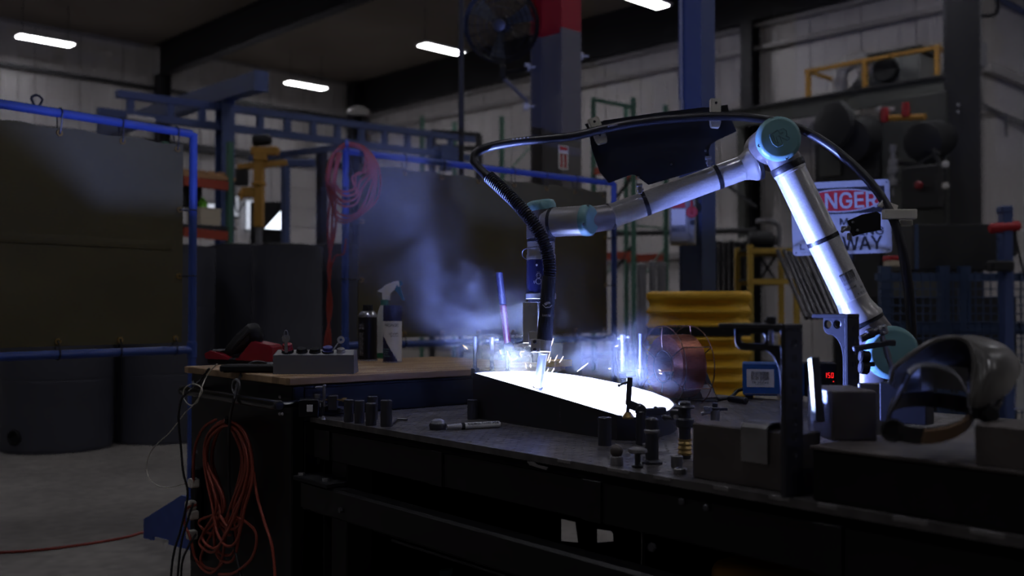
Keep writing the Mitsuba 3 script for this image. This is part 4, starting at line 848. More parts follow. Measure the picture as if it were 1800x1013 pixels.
obj('outer_wall', TF(slope(prism(wp.difference(wp.buffer(-WALL * 0.55)), 1.0))), 'm_work_outer', t, smooth=30)
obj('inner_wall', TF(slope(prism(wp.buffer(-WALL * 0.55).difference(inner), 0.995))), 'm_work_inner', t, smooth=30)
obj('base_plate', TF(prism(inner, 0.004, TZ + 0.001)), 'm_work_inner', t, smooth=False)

# ------------------------------------------------------------------ the robot
N = unit([-0.04, -1, 0]); MX = unit([1, -0.04, 0])
A0 = at(1362, 247, 2.48) - N * 0.055; A1 = A0 - N * 0.10
on0 = lambda px, py: onplane(px, py, A0, N)
on1 = lambda px, py: onplane(px, py, A1, N)
t = thing('robot_arm', 'jointed metal robot arm with pale teal joint caps holding the welding torch', 'robot arm')
U1, U2 = on0(1384, 292), on0(1507, 546); ud = unit(U2 - U1); UL = np.linalg.norm(U2 - U1); RU = 0.0405
UF = frame_z(U1, ud, N)
V1, V2 = on1(1312, 293), on1(1076, 379.5); vd = unit(V2 - V1); VL = np.linalg.norm(V2 - V1); RV = 0.0325
VF = frame_z(V1, vd, N)
obj('upper_arm_tube', UF(lathe([[RU - 0.004, 0.012], [RU + 0.002, 0.012], [RU + 0.002, 0.018], [RU, 0.02], [RU, UL - 0.02], [RU - 0.004, UL - 0.02]], 64)), 'm_tube_metal', t, smooth=40)
obj('upper_arm_casting', UF(lathe([[RU - 0.001, UL - 0.045], [RU + 0.001, UL - 0.02], [RU + 0.003, UL - 0.008], [RU + 0.010, UL + 0.012], [RU + 0.014, UL + 0.018], [RU + 0.014, UL + 0.026], [0, UL + 0.026]], 56)), 'm_cast_metal', t, smooth=50)
obj('shoulder_seal', UF(cyl(RU + 0.0135, UL + 0.026, UL + 0.036, 0.002, 56)), 'm_robot_ring', t)
SC = on0(1557, 619)
def joint(c, r, z0, z1, nm, m='m_robot_grey', ch=0.008): return obj(nm, frame_z(c, N)(cyl(r, z0, z1, ch, 56)), m, t, smooth=40)
sr = 0.064
joint(SC, sr - 0.002, -0.12, 0.036, 'shoulder_housing')
obj('shoulder_neck', rod(U2 + ud * 0.035, SC + N * 0.0, RU + 0.011, 48), 'm_robot_grey', t, smooth=50)
def cap(c, d, r, nm, h=0.024, par=None):
    F = frame_z(c, d)
    k = obj(nm, F(lathe([[0, 0], [r * 0.985, 0], [r, 0.004], [r, h * 0.45], [r * 0.97, h * 0.72], [r * 0.88, h * 0.93], [r * 0.8, h], [0, h + 0.0015]], 64)), 'm_robot_cap', t, smooth=50)
    for q in range(4):
        a = q * math.pi / 2 + 0.35; obj('screw', F(frame_z([r * 0.93 * math.cos(a), r * 0.93 * math.sin(a), h * 0.74], [0.5 * math.cos(a), 0.5 * math.sin(a), 1])(lathe([[0, 0.0006], [0.0022, 0.0006], [0.0024, 0.002], [0.0038, 0.002], [0.0042, -0.002], [0, -0.002]], 12))), 'm_steel_dark', k)
    return k, F
cap(SC + N * 0.034, N, sr + 0.003, 'shoulder_cap', 0.028)
# base: column behind the shoulder, flange on the table
BC = SC - N * 0.085; 
obj('base_housing', frame_z([BC[0], BC[1], TZ], EZ)(lathe([[0, 0.012], [0.072, 0.012], [0.074, 0.02], [0.066, 0.05], [0.064, 0.09], [0.064, SC[2] - TZ + 0.03], [0.05, SC[2] - TZ + 0.055], [0, SC[2] - TZ + 0.06]], 48)), 'm_robot_grey', t, smooth=40)
obj('base_flange', frame_z([BC[0], BC[1], TZ], EZ)(cyl(0.088, 0.0, 0.014, 0.003, 48)), 'm_cast_metal', t)
obj('rear_cap', frame_z(BC + [0, 0, 0.028], EZ)(lathe([[0.066, -0.012], [0.067, 0.012], [0.06, 0.026], [0.04, 0.034], [0, 0.036]], 48)), 'm_robot_cap', t, smooth=50)
obj('connector', frame_z([BC[0], BC[1], TZ + 0.05], unit([-1, -0.5, 0]))(cyl(0.016, 0.05, 0.09, 0.003)), 'm_brass', t)
# elbow
EC = on0(1362, 249); EB = EC - N * 0.10
obj('elbow_housing', frame_z(EC, N)(cyl(0.0515, -0.155, 0.032, 0.01, 56)), 'm_robot_grey', t, smooth=40)
ek, EFm = cap(EC + N * 0.030, N, 0.0565, 'elbow_cap', 0.026)
EFm = Frame(EC + N * 0.0575, MX, EZ, N)
def outline(pts, r=0.0011): return tube([[x, y, 0.0] for x, y in pts], r, 6, closed=True, smooth=False)
def logo():                                          # the outlined letters pressed into the cap
    uo = sg.LineString([(-0.018, 0.012), (-0.018, -0.006), (-0.012, -0.015), (-0.004, -0.015), (-0.004, 0.005)]).buffer(0.0046, cap_style='flat', join_style='mitre')
    ro = sg.LineString([(0.003, 0.0145), (0.014, 0.0145), (0.017, 0.010), (0.015, 0.004), (0.006, 0.003), (0.019, -0.012)]).buffer(0.0042, cap_style='flat', join_style='mitre')
    ms = [outline(list(g.exterior.coords)[:-1]) for g in (uo, ro)]
    ms.append(outline([(-0.023, 0.017), (0.003, 0.021), (0.003, 0.019), (-0.022, 0.015)], 0.0008)); m = cat(ms)
    m.apply_transform(trimesh.transformations.rotation_matrix(math.radians(22), [0, 0, 1])); return m
obj('emblem', EFm(logo()), 'm_robot_cap_line', ek)
obj('upper_arm_seal', UF(lathe([[0, -0.006], [RU + 0.003, -0.006], [RU + 0.004, -0.003], [RU + 0.004, 0.009], [RU + 0.002, 0.012], [0, 0.012]], 56)), 'm_robot_ring', t)
obj('elbow_neck', rod(U1 - ud * 0.005, EC, RU + 0.001, 48), 'm_robot_grey', t, smooth=50)
obj('forearm_tube', VF(lathe([[RV - 0.004, 0.0], [RV, 0.0], [RV, VL - 0.006], [RV + 0.002, VL - 0.006], [RV + 0.002, VL], [RV - 0.004, VL]], 64)), 'm_tube_metal', t, smooth=40)
obj('forearm_casting', VF(lathe([[RV + 0.001, 0.014], [RV + 0.003, 0.004], [RV + 0.011, -0.012], [RV + 0.013, -0.016], [RV + 0.013, -0.02], [0, -0.02]], 56)), 'm_cast_metal', t, smooth=50)
obj('forearm_seal', VF(cyl(RV + 0.0145, -0.034, -0.02, 0.002, 56)), 'm_robot_ring', t)
obj('forearm_neck', rod(V1 - vd * 0.03, EB, RV + 0.011, 48), 'm_robot_grey', t, smooth=50)
# wrist
CD = unit([0.85, -0.52, 0.0]); WC = at(1027, 388, 2.55)
obj('wrist_seal', VF(cyl(RV + 0.0035, VL, VL + 0.012, 0.002, 56)), 'm_robot_ring', t)
obj('wrist_neck', rod(V2 + vd * 0.012, WC - CD * 0.012 + EV * 0.01, RV + 0.002, 40), 'm_robot_grey', t, smooth=50)
obj('wrist_housing', frame_z(WC, CD)(cyl(0.0385, -0.115, 0.004, 0.003, 56)), 'm_cast_metal', t, smooth=40)
cap(WC, CD, 0.0405, 'wrist_cap', 0.024)
obj('wrist_ring', frame_z(WC - CD * 0.088, CD)(cyl(0.0395, -0.006, 0.004, 0.001, 56)), 'm_robot_ring', t)
KC = WC - CD * 0.128; Kz = lambda py: at(0, py, KC[1])[2]
KF2 = Frame([KC[0], KC[1], 0], [1, 0, 0], [0, 1, 0], EZ)
obj('wrist_body', KF2(lathe([[0, Kz(420)], [0.0385, Kz(420)], [0.0385, Kz(366)], [0.036, Kz(362)], [0, Kz(361)]], 56)), 'm_robot_grey', t, smooth=40)
obj('wrist_top_cap', Frame([KC[0], KC[1], Kz(364)], unit([1, 0, 0.14]), [0, 1, 0])(lathe([[0, -0.01], [0.0395, -0.01], [0.040, 0.004], [0.036, 0.014], [0.028, 0.017], [0, 0.018]], 56)), 'm_robot_cap', t, smooth=50)
obj('tool_seal', KF2(cyl(0.037, Kz(426), Kz(420), 0.001, 48)), 'm_robot_ring', t)
obj('tool_flange', KF2(lathe([[0, Kz(457)], [0.0385, Kz(457)], [0.0385, Kz(449)], [0.0365, Kz(447)], [0.0365, Kz(426)], [0, Kz(426)]], 56)), 'm_cast_metal', t, smooth=40)
sleeve = obj('collision_sleeve', KF2(cyl(0.0385, Kz(516), Kz(457), 0.0015, 56)), 'm_navy', t)
def on_sleeve(m, px, py, R=0.0386):
    X = (px - 900) / FPX * KC[1] - KC[0]; a = math.asin(max(-1, min(1, X / R)))
    w = wrap(m, R); return KF2(Frame([0, 0, Kz(py)], [math.cos(a), math.sin(a), 0], [0, 0, 1], [math.sin(a), -math.cos(a), 0])(w))
def ringp(r0, r1, x=0, y=0, n=20): return prism(disc(x, y, r1).difference(disc(x, y, r0)), 0.0005)
obj('emblem', on_sleeve(cat([ringp(0.0052, 0.0068, 0, 0.007), ringp(0.006, 0.0085, 0, -0.008), prism(disc(-0.003, 0.0075, 0.0014), 0.0005), prism(disc(0.003, 0.0075, 0.0014), 0.0005), prism(sg.LineString([(-0.011, -0.014), (-0.0125, -0.007)]).buffer(0.0009), 0.0005), prism(sg.box(-0.004, 0.0155, 0.004, 0.0165), 0.0005)]), 946, 490), 'm_decal_silver', sleeve, smooth=False)
obj('sensor', frame_z(KF2([-0.012, -0.0375, Kz(467)]), [-0.3, -1, 0])(cyl(0.003, 0, 0.002, 0.001, 12)), 'm_steel_bright', sleeve)
obj('sleeve_ring', KF2(cyl(0.040, Kz(526), Kz(516), 0.0015, 56)), 'm_cast_metal', t)
obj('sleeve_base', KF2(cyl(0.034, Kz(532), Kz(526), 0.001, 48)), 'm_robot_ring', t)
obj('sensor_cable', tube([KF2([0.02, -0.036, Kz(436)]), KF2([-0.02, -0.04, Kz(436)]), KF2([-0.046, -0.01, Kz(440)]), KF2([-0.048, 0.0, Kz(450)]), KF2([-0.037, -0.006, Kz(457)])], 0.0012, 6), 'm_cable_black', t)
# straps
def strap(F, z, R, w=0.011): return obj('strap', F(lathe([[R - 0.0005, z - w / 2], [R + 0.0012, z - w / 2], [R + 0.0012, z + w / 2], [R - 0.0005, z + w / 2]], 56)), 'm_robot_ring', t)
def along(F, on, px, py): return F.inv(on(px, py))[2]
zs_v1, zs_v2, zs_u = along(VF, on1, 1131, 350), along(VF, on1, 1261, 311), along(UF, on0, 1441, 424)
for F, z, R in ((VF, zs_v1, RV), (VF, zs_v2, RV), (UF, zs_u, RU)): strap(F, z, R)
# printed labels on the upper arm
def on_arm(m, ang, z): 
    a = ang; return UF(Frame([0, 0, z], [-math.sin(a), math.cos(a), 0], [0, 0, -1], None)(m)) if False else UF(Frame([0, 0, z], np.array([-math.sin(a), math.cos(a), 0]), np.array([0, 0, 1.0]), np.array([math.cos(a), math.sin(a), 0]))(wrap(m, RU + 0.0004)))
# angle 0 faces the camera side (N); positive turns towards UF.y
zb_ = along(UF, on0, 1480, 487)
SGN = 1.0 if UF.y[0] > 0 else -1.0
def decal(m, ang, z, mm, par=t):
    a = ang * SGN; x = np.array([-math.sin(a), math.cos(a), 0]) * SGN; zax = np.array([math.cos(a), math.sin(a), 0]); y = np.cross(zax, x)
    return UF(Frame([0, 0, z], x, y, zax)(wrap(m, RU + 0.0003)))
lab = obj('decal', decal(prism(rrect(-0.026, -0.04, 0.03, 0.024, 0.002), 0.0003), 0.25, zb_ + 0.018, None), 'm_decal_silver', t, smooth=40)
obj('barcode', decal(cat([b for b in [barcode(0.04, 0.02, 9, 22)]]), 0.15, zb_, None), 'm_decal_black', lab, smooth=False)
obj('serial_number', decal(flat_text('000072', 0.0065, 0.0005, True, 0.038), 0.15, zb_ + 0.0155, None), 'm_decal_black', lab, smooth=False)
for k, (s, dz, w, a) in enumerate((('UNIVERSAL ROBOTS', 0.031, 0.026, 0.05), ('CE', 0.040, 0.009, 0.72), ('A-C-0', 0.052, 0.022, 0.45))):
    obj('print', decal(flat_text(s, 0.0042 if k != 1 else 0.006, 0.0005, True, w), a, zb_ + dz, None), 'm_decal_black', lab, smooth=False)

# sheet metal cable plate on the forearm with two white cable holders
def platepoly(pts, P, h, n=N):
    F = Frame(onplane(1160, 270, P, n), MX, EZ, -N) ; q = [F.inv(onplane(px, py, P, n)) for px, py in pts]
    return F, sg.Polygon([(a[0], a[1]) for a in q]), h
PPl = A1 + N * 0.036
t2 = thing('cable_plate', 'black sheet metal bracket plate strapped above the robot forearm', 'bracket')
cor = [(1028, 218), (1150, 200), (1279, 184), (1283, 205), (1295, 231), (1262, 246), (1250, 254), (1246, 264), (1247, 294), (1140, 325), (1117, 308), (1110, 307), (1070, 322), (1054, 302), (1040, 262), (1035, 232)]
F, pg, h = platepoly(cor, PPl, 0.003); Pm = F(cprism(pg, 0.003, 0.0006))
obj('plate', Pm, 'm_black_matte', t2, smooth=False)
top = [onplane(px, py, PPl, N) for px, py in ((1060, 213), (1150, 200), (1240, 189))]
obj('flange', cat([beam(top[0] - N * 0.012, top[1] - N * 0.012, 0.024, 0.003), beam(top[1] - N * 0.012, top[2] - N * 0.012, 0.024, 0.003)]), 'm_black_matte', t2, smooth=False)
for px, py in ((1180, 289), (1122, 312), (1240, 265)): obj('bolt', frame_z(onplane(px, py, PPl, N), N)(lathe([[0, 0.004], [0.002, 0.004], [0.0035, 0.0015], [0.0035, 0], [0, 0]], 12)), 'm_steel_bright', t2)
for (px, py), z in (((1125, 326), zs_v1), ((1246, 278), zs_v2)):
    p = onplane(px, py, PPl, N)
    obj('clamp', [rod(p - MX * 0.01, p + MX * 0.006, 0.0055, 12, 0.001), box(p - [0.005, 0.004, 0.022], p + [0.005, 0.004, 0.004], 0.001), rod(p - [0, 0, 0.012] - MX * 0.008, p - [0, 0, 0.012] + MX * 0.009, 0.004, 10)], 'm_steel_zinc', t2)
def holder(px, py, ang, w, h, lab):
    k = thing('cable_holder', lab, 'cable holder')
    c = onplane(px, py, PPl + N * 0.016, N); ca, sa = math.cos(ang), math.sin(ang)
    x = MX * ca + EZ * sa; y = -MX * sa + EZ * ca; Fh = Frame(c, x, y, np.cross(x, y))
    sgn = 1 if Fh.z @ N > 0 else -1
    obj('block', Fh(prism(sg.Polygon([(-w / 2, h / 2), (w / 2 - 0.003, h / 2), (w / 2, h / 2 - 0.004), (w / 2, -h / 2 + 0.005), (w / 2 - 0.004, -h / 2 - 0.006), (-w / 2 + 0.003, -h / 2 - 0.004), (-w / 2, -h / 2 + 0.006)]), 0.026, -0.013)), 'm_white_plastic', k, smooth=False)
    obj('cover', Fh(box([-w / 2 + 0.002, -h / 2 + 0.01, 0.013 * sgn], [w / 2 - 0.004, h / 2 - 0.003, 0.0155 * sgn], 0.001)), 'm_white_plastic', k)
    for s in (-1, 1): obj('screw', Fh(frame_z([0.0, s * h * 0.28 + 0.003, 0.0155 * sgn], [0, 0, sgn])(lathe([[0, 0.0004], [0.0022, 0.0004], [0.0024, 0.001], [0.0034, 0.001], [0.0034, 0], [0, 0]], 12))), 'm_steel_dark', k)
    return k
holder(1050, 229, 0.38, 0.03, 0.066, 'white plastic cable holder at the left end of the black plate')
holder(1257, 198, 0.0, 0.026, 0.07, 'white plastic cable holder near the robot elbow, lit from below')
# bracket on the upper arm with white cable clamp
t2 = thing('clamp_bracket', 'black bracket with white cable clamp bolted to the upper robot arm over the danger sign', 'bracket')
PB2 = A0 + N * 0.0
onb = lambda px, py, d=0.0: onplane(px, py, PB2 + N * d, N)
Fb = Frame(onb(1520, 400), MX, EZ, -N); qq = [Fb.inv(onb(px, py)) for px, py in ((1490, 388), (1516, 377), (1541, 372), (1548, 376), (1548, 402), (1552, 404), (1515, 411), (1500, 416), (1496, 412))]
obj('plate', Fb(prism([(a[0], a[1]) for a in qq], 0.004)), 'm_black_matte', t2, smooth=False)
for px, py in ((1499, 391), (1507, 405)): obj('bolt', frame_z(onb(px, py, 0.001), N)(lathe([[0, 0.005], [0.002, 0.005], [0.004, 0.002], [0.004, 0], [0, 0]], 12)), 'm_steel_bright', t2)
obj('strap_clip', [boxc(onb(1487, 402, 0.004), [0.022, 0.012, 0.012], 0.002), rod(onb(1479, 408, 0.01), onb(1492, 398, 0.01), 0.004, 10), boxc(onb(1493, 416, 0.0), [0.01, 0.01, 0.018], 0.002)], 'm_steel_zinc', t2)
obj('clamp_block', [Frame(onb(1581, 377, 0.01), MX, EZ, -N)(box([-0.041, -0.0125, -0.012], [0.041, 0.0125, 0.012], 0.002))], 'm_white_plastic', t2)
obj('clamp_block', [frame_z(onb(1561, 362, -0.01), -N, MX + EZ * -0.35)(box([-0.022, -0.008, -0.01], [0.022, 0.008, 0.012], 0.0015))], 'm_white_plastic', t2)
obj('clamp_block', [Frame(onb(1592, 392, -0.01), MX, EZ, -N)(box([-0.016, -0.008, -0.01], [0.016, 0.008, 0.012], 0.003))], 'm_white_plastic', t2)

# ------------------------------------------------------------------ torch
t = thing('welding_torch', 'welding torch with black body and steel nozzle pointing into the workpiece', 'welding torch')
TY = 2.50
tp = lambda px, py, d=0.0: at(px, py, TY + d)
tip = at(945, 684, 2.53)
obj('mount_plate', [Frame(tp(931, 565, 0.02), [1, 0, 0], EZ, [0, -1, 0])(box([-0.017, -0.055, -0.004], [0.02, 0.048, 0.004], 0.001)), Frame(tp(945, 594, 0.01), [1, 0, 0], EZ, [0, -1, 0])(box([-0.022, -0.02, -0.004], [0.004, 0.016, 0.01], 0.001))], 'm_clamp_alloy', t)
for px, py in ((930, 538), (938, 553)): obj('bolt', frame_z(tp(px, py, 0.014), [0, -1, 0])(cyl(0.0035, 0, 0.004, 0.001, 10)), 'm_steel_bright', t)
ax0, ax1 = tp(964, 500), tp(957.5, 598); bd = unit(ax1 - ax0); BFm = frame_z(ax0, bd, [0, -1, 0]); bl = np.linalg.norm(ax1 - ax0)
body = obj('body', BFm(lathe([[0, -0.02], [0.0165, -0.02], [0.0185, -0.005], [0.0185, bl * 0.55], [0.0178, bl * 0.6], [0.019, bl * 0.64], [0.019, bl], [0, bl]], 40)), 'm_cable_black', t, smooth=40)
def on_torch(m, zz, ang=0.0):
    x = BFm.y; x = x if x @ [1, 0, 0] > 0 else -x
    xl = np.array([0, 1.0 if BFm.y @ np.array([1, 0, 0]) > 0 else -1.0, 0]); z_ = np.array([1.0, 0, 0]); return BFm(Frame([0, 0, zz], xl, np.cross(z_, xl), z_)(wrap(m, 0.0187)))
obj('print', on_torch(cat([prism(sg.Polygon([(-0.008, 0.002), (-0.002, 0.006), (0.006, 0.007), (0.008, 0.003), (0.002, 0.001), (-0.003, -0.003), (-0.007, -0.002)]), 0.0004), prism(sg.LineString([(-0.012, -0.002), (-0.004, -0.008), (0.006, -0.007), (0.012, -0.002)]).buffer(0.0012), 0.0004)]), bl * 0.36), 'm_decal_silver', body, smooth=False)
obj('print', on_torch(barcode(0.022, 0.005, 4, 10, 0.0004), bl * 0.56), 'm_decal_silver', body, smooth=False)
cz0, cz1 = tp(956.5, 596), tp(955, 619)
obj('clamp', [frame_z(cz0, cz1 - cz0)(cyl(0.0195, 0, np.linalg.norm(cz1 - cz0), 0.003, 40)), Frame(tp(943, 608, -0.004), unit([1, -0.25, 0]), EZ, unit([-0.25, -1, 0]))(box([-0.012, -0.0165, -0.012], [0.012, 0.0165, 0.012], 0.0015))], 'm_clamp_alloy', t, smooth=40)
for py in (601, 615): obj('screw', frame_z(tp(940, py, -0.017), unit([-0.25, -1, 0]))(cyl(0.0048, -0.003, 0.0015, 0.0008, 14)), 'm_steel_dark', t)
nd = unit(tip - cz1); tip = tip + nd * 0.004; nl = np.linalg.norm(tip - cz1); ring_at = nl - 0.006
obj('nozzle', frame_z(cz1, nd)(lathe([[0.0, 0], [0.0125, 0], [0.0112, 0.005], [0.0112, nl - 0.006], [0.0105, nl], [0.0075, nl], [0.0075, nl - 0.02], [0, nl - 0.02]], 40)), 'm_nozzle', t, smooth=40)
obj('nozzle_ring', frame_z(cz1, nd)(lathe([[0.0108, ring_at - 0.004], [0.0128, ring_at - 0.003], [0.0138, ring_at], [0.0128, ring_at + 0.003], [0.0105, ring_at + 0.003]], 32)), 'm_steel_dark', t, smooth=40)
ARC = np.array([tip[0], tip[1], TZ + 0.062]) - EV * 0.0095 - EU * 0.002
scene['welding_arc__glow'] = mikit.ply(ball(ARC, ARC_RADIUS, 2), 'm_decal_white', smooth=True, emitter={'type': 'area', 'radiance': rgb(ARC_COLOR * ARC_INTENSITY / (math.pi * ARC_RADIUS ** 2)), 'sampling_weight': 34.0})
labels['welding_arc'] = {'label': 'blinding welding arc at the tip of the torch nozzle', 'category': 'welding arc'}
# hose package: corrugated sleeve, then smooth cable over the plate and down behind the shoulder
t = thing('torch_cable', 'thick black torch cable with ribbed sleeve looping over the robot arm', 'cable')
cp = [(965, 497, 2.50), (966, 470, 2.50), (960, 438, 2.505), (944, 403, 2.51), (916, 366, 2.52), (884, 334, 2.54), (858, 310, 2.56)]
sp = smooth_path([at(*q) for q in cp], per=40)
seg = np.linalg.norm(np.diff(sp, axis=0), axis=1); cum = np.r_[0, np.cumsum(seg)]; nr = int(cum[-1] / 0.0062) * 6
ss = np.linspace(0, cum[-1], nr); spp = np.stack([np.interp(ss, cum, sp[:, k]) for k in range(3)], 1); rr = 0.0155 + 0.0022 * np.sin(np.arange(nr) * np.pi / 3)
obj('ribbed_sleeve', tube(spp, rr, 18, smooth=False), 'm_cable_black', t, smooth=25)
cb = [(866, 317, 2.555), (846, 300, 2.57), (834, 284, 2.58), (837, 269, 2.585), (858, 259, 2.585), (905, 250, 2.585), (960, 244.5, 2.582), (1010, 239, 2.58), (1048, 230, 2.578), (1100, 219, 2.576), (1160, 211, 2.574), (1210, 207, 2.572), (1257, 204.5, 2.57), (1310, 206, 2.575), (1360, 213, 2.60), (1405, 226, 2.61), (1455, 254, 2.60), (1505, 295, 2.57), (1545, 340, 2.54), (1570, 385, 2.52), (1584, 430, 2.51), (1593, 480, 2.51), (1599, 530, 2.52), (1602, 580, 2.53), (1602, 625, 2.54), (1597, 668, 2.56), (1582, 708, 2.58), (1556, 734, 2.60)]
obj('cable', tube([at(*q) for q in cb], [0.0115] * 30 + [0.0125] * 10, 14, per=8), 'm_cable_black', t, smooth=True)
for (a, b) in (((902, 244), (928, 241)), ((1070, 222), (1084, 219))):
    for k in range(5): q = at(a[0] + (b[0] - a[0]) * k / 4, a[1] + (b[1] - a[1]) * k / 4 + 0.5, 2.572 if a[0] < 1000 else 2.565); obj('print', ball(q, 0.0022, 1), 'm_decal_silver', t)

# ------------------------------------------------------------------ things on the bench
def bp(px, py, z=BZ): return atz(px, py, z)
BX = unit([1, 0.04, 0])
# red charger with a black tool lying in it
t = thing('battery_charger', 'red and black charger at the left end of the wooden bench top', 'charger')
q = bp(420, 640); CF2 = Frame(q, unit([1, -0.06, 0]), unit([0.06, 1, 0]), EZ); s = q[1] / FPX
cx = lambda px: (px - 420) * s
cz = lambda py: (640 - py) * s
prof = [(cx(360), cz(631)), (cx(479), cz(636)), (cx(479), cz(612)), (cx(474), cz(607)), (cx(442), cz(601)), (cx(418), cz(630)), (cx(404), cz(631)), (cx(380), cz(620)), (cx(368), cz(617)), (cx(358), cz(622))]
obj('shell', CF2(Frame([0, 0.12, 0], [1, 0, 0], [0, 0, 1], [0, -1, 0])(prism(sg.Polygon(prof).buffer(-0.003).buffer(0.003), 0.12))), 'm_red_plastic', t, smooth=30)
obj('base', CF2(box([cx(362), 0.005, 0.0], [cx(480), 0.115, cz(630)], 0.004)), 'm_black_matte', t)
obj('top_vent', CF2(box([cx(368), 0.02, cz(619)], [cx(384), 0.09, cz(616)], 0.002)), 'm_pendant_grey', t)
t = thing('power_tool', 'black rubber gripped power tool lying diagonally on the red charger', 'power tool')
d0, d1 = CF2([cx(398), 0.06, cz(618)]), CF2([cx(432), 0.06, cz(584)])
dd = unit(d1 - d0)
obj('body', rounded([(d0, 0.026), (d0 + dd * 0.04, 0.03), (d1, 0.029), (d1 + dd * 0.012, 0.022)]), 'm_black_rubber', t, smooth=40)
obj('grip', tube([d0 + dd * 0.01 - [0, 0.026, 0], d0 + dd * 0.04 - [0, 0.031, -0.004], d1 - [0, 0.028, -0.004]], 0.008, 8), 'm_dark_steel', t)
obj('head', rounded([(d1 + [0.006, 0, -0.005], 0.03), (d1 + [0.016, 0, -0.02], 0.026)]), 'm_black_matte', t, smooth=40)
obj('nose', rounded([(d0 + [-0.008, 0, -0.004], 0.02), (d0 + [0.01, 0, -0.018], 0.02)]), 'm_dark_steel', t, smooth=40)
single('tablet', 'flat black device lying on the bench between the charger and the switch box', 'tablet', Frame(bp(440, 656), unit([1, -0.1, 0]), unit([0.1, 1, 0]), EZ)([box([-0.095, 0, 0.003], [0.105, 0.09, 0.022], 0.004), box([-0.085, 0.01, 0.0], [-0.07, 0.03, 0.004]), box([0.08, 0.01, 0.0], [0.095, 0.03, 0.004])]), 'm_black_matte')
t = thing('data_cable', 'black cable with metal connector drooping over the bench edge from the switch box', 'cable')
e = bp(476, 641, BZ + 0.02)
obj('lead', tube([e, at(450, 636, e[1] + 0.01), at(432, 646, e[1] - 0.02), fb(420, 668, 0.02), fb(412, 700, 0.07), fb(404, 740, 0.055), fb(402, 800, 0.03), fb(404, 880, 0.03), fb(412, 960, 0.03), fb(430, 1040, 0.03)], 0.0042, 8), 'm_cable_black', t)
obj('connector', rod(e - [0.012, 0, 0], e + [0.012, 0, 0], 0.007, 12, 0.002), 'm_steel_bright', t)
# grey switch box
t = thing('key_switch_box', 'grey metal switch box with keys and push buttons on the bench corner', 'control box')
q = bp(551, 658); s = q[1] / FPX; SF = Frame(q, unit([1, 0.03, 0]), unit([-0.03, 1, 0]), EZ); bw = 70.5 * s; bh = 33 * s
obj('housing', SF(Frame([0, 0, 0], [1, 0, 0], [0, 1, 0], EZ)(trimesh.convex.convex_hull(np.array([[-bw, 0, 0], [bw, 0, 0], [-bw, 0, bh], [bw, 0, bh], [-bw + 0.004, 0.045, bh + 0.014], [bw - 0.004, 0.045, bh + 0.014], [-bw, 0.11, 0], [bw, 0.11, 0], [-bw + 0.004, 0.1, bh + 0.012], [bw - 0.004, 0.1, bh + 0.012]])))), 'm_pendant_grey', t, smooth=False)
nrm = unit([0, -0.014, 0.045]); SFt = lambda px: SF(Frame([(px - 551) * s, 0.024, bh + 0.0078], [1, 0, 0], np.cross(nrm, [1, 0, 0]), nrm)) if False else Frame(SF([(px - 551) * s, 0.024, bh + 0.0075]), SF.x, np.cross(SF.x @ np.eye(3) * 0 + (SF.x * 0 + SF.y * nrm[1] + SF.z * nrm[2]), SF.x), SF.y * nrm[1] + SF.z * nrm[2])
obj('face_plate', SF(trimesh.convex.convex_hull(np.array([[-bw + .003, 0.001, bh + 0.001], [bw - .003, 0.001, bh + 0.001], [-bw + 0.006, 0.044, bh + 0.0145], [bw - 0.006, 0.044, bh + 0.0145], [-bw + .003, 0.002, bh - 0.001], [bw - .003, 0.002, bh - 0.001], [-bw + 0.006, 0.044, bh + 0.011], [bw - 0.006, 0.044, bh + 0.011]]))), 'm_pendant_light', t, smooth=False)
def button(px, r, h, m, nm, m2=None):
    F = SFt(px); k = obj(nm, F(lathe([[0, 0], [r * 1.15, 0], [r * 1.15, h * 0.4], [r, h * 0.45], [r, h * 0.92], [r * 0.9, h], [0, h]], 24)), m, t)
    if m2: obj('collar', F(cyl(r * 1.2, 0, h * 0.35, 0.001, 24)), m2, k)
    return k, F
k1, Fk = button(503, 0.0145, 0.026, 'm_red_plastic', 'key_switch', 'm_black_matte')
button(528, 0.0145, 0.013, 'm_black_matte', 'push_button'); button(551, 0.0145, 0.013, 'm_black_matte', 'push_button')
button(574, 0.0145, 0.017, 'm_blue_plastic', 'push_button', 'm_black_matte')
k2, Fk2 = button(597, 0.012, 0.012, 'm_steel_zinc', 'key_switch')
def key(o, ang, lean, L=0.05):
    x = np.array([math.cos(lean), 0, math.sin(lean)]) ; 
    F = Frame(o, unit([1, -0.1, 0]), unit([math.sin(ang) * 0.3, -0.1, 1]), None)
    p = shapely.union_all([disc(0, 0.0, 0.011).difference(disc(0, 0.004, 0.003)), sg.box(-0.0042, -0.04, 0.0042, -0.005), sg.Polygon([(-0.0125, 0.002), (0.0125, 0.002), (0.009, 0.009), (-0.009, 0.009)])])
    return F(prism(p, 0.002, -0.001))
ks = SF([(503 - 551) * s, -0.004, bh + 0.048])
kk = single('key', 'silver key hanging in front of the red key switch on the grey box', 'key', [key(ks, 0, 0)], 'm_steel_zinc', smooth=False)
single('key_ring', 'thin wire ring through the key at the red key switch', 'key ring', tube([ks + np.array([0.009 * math.cos(a) * 0.5, 0.004 * math.cos(a), 0.013 + 0.012 * math.sin(a)]) for a in np.arange(14) * 2 * np.pi / 14], 0.0009, 6, closed=True, smooth=False), 'm_steel_bright')
ks2 = SF([(590 - 551) * s, 0.02, bh + 0.03])
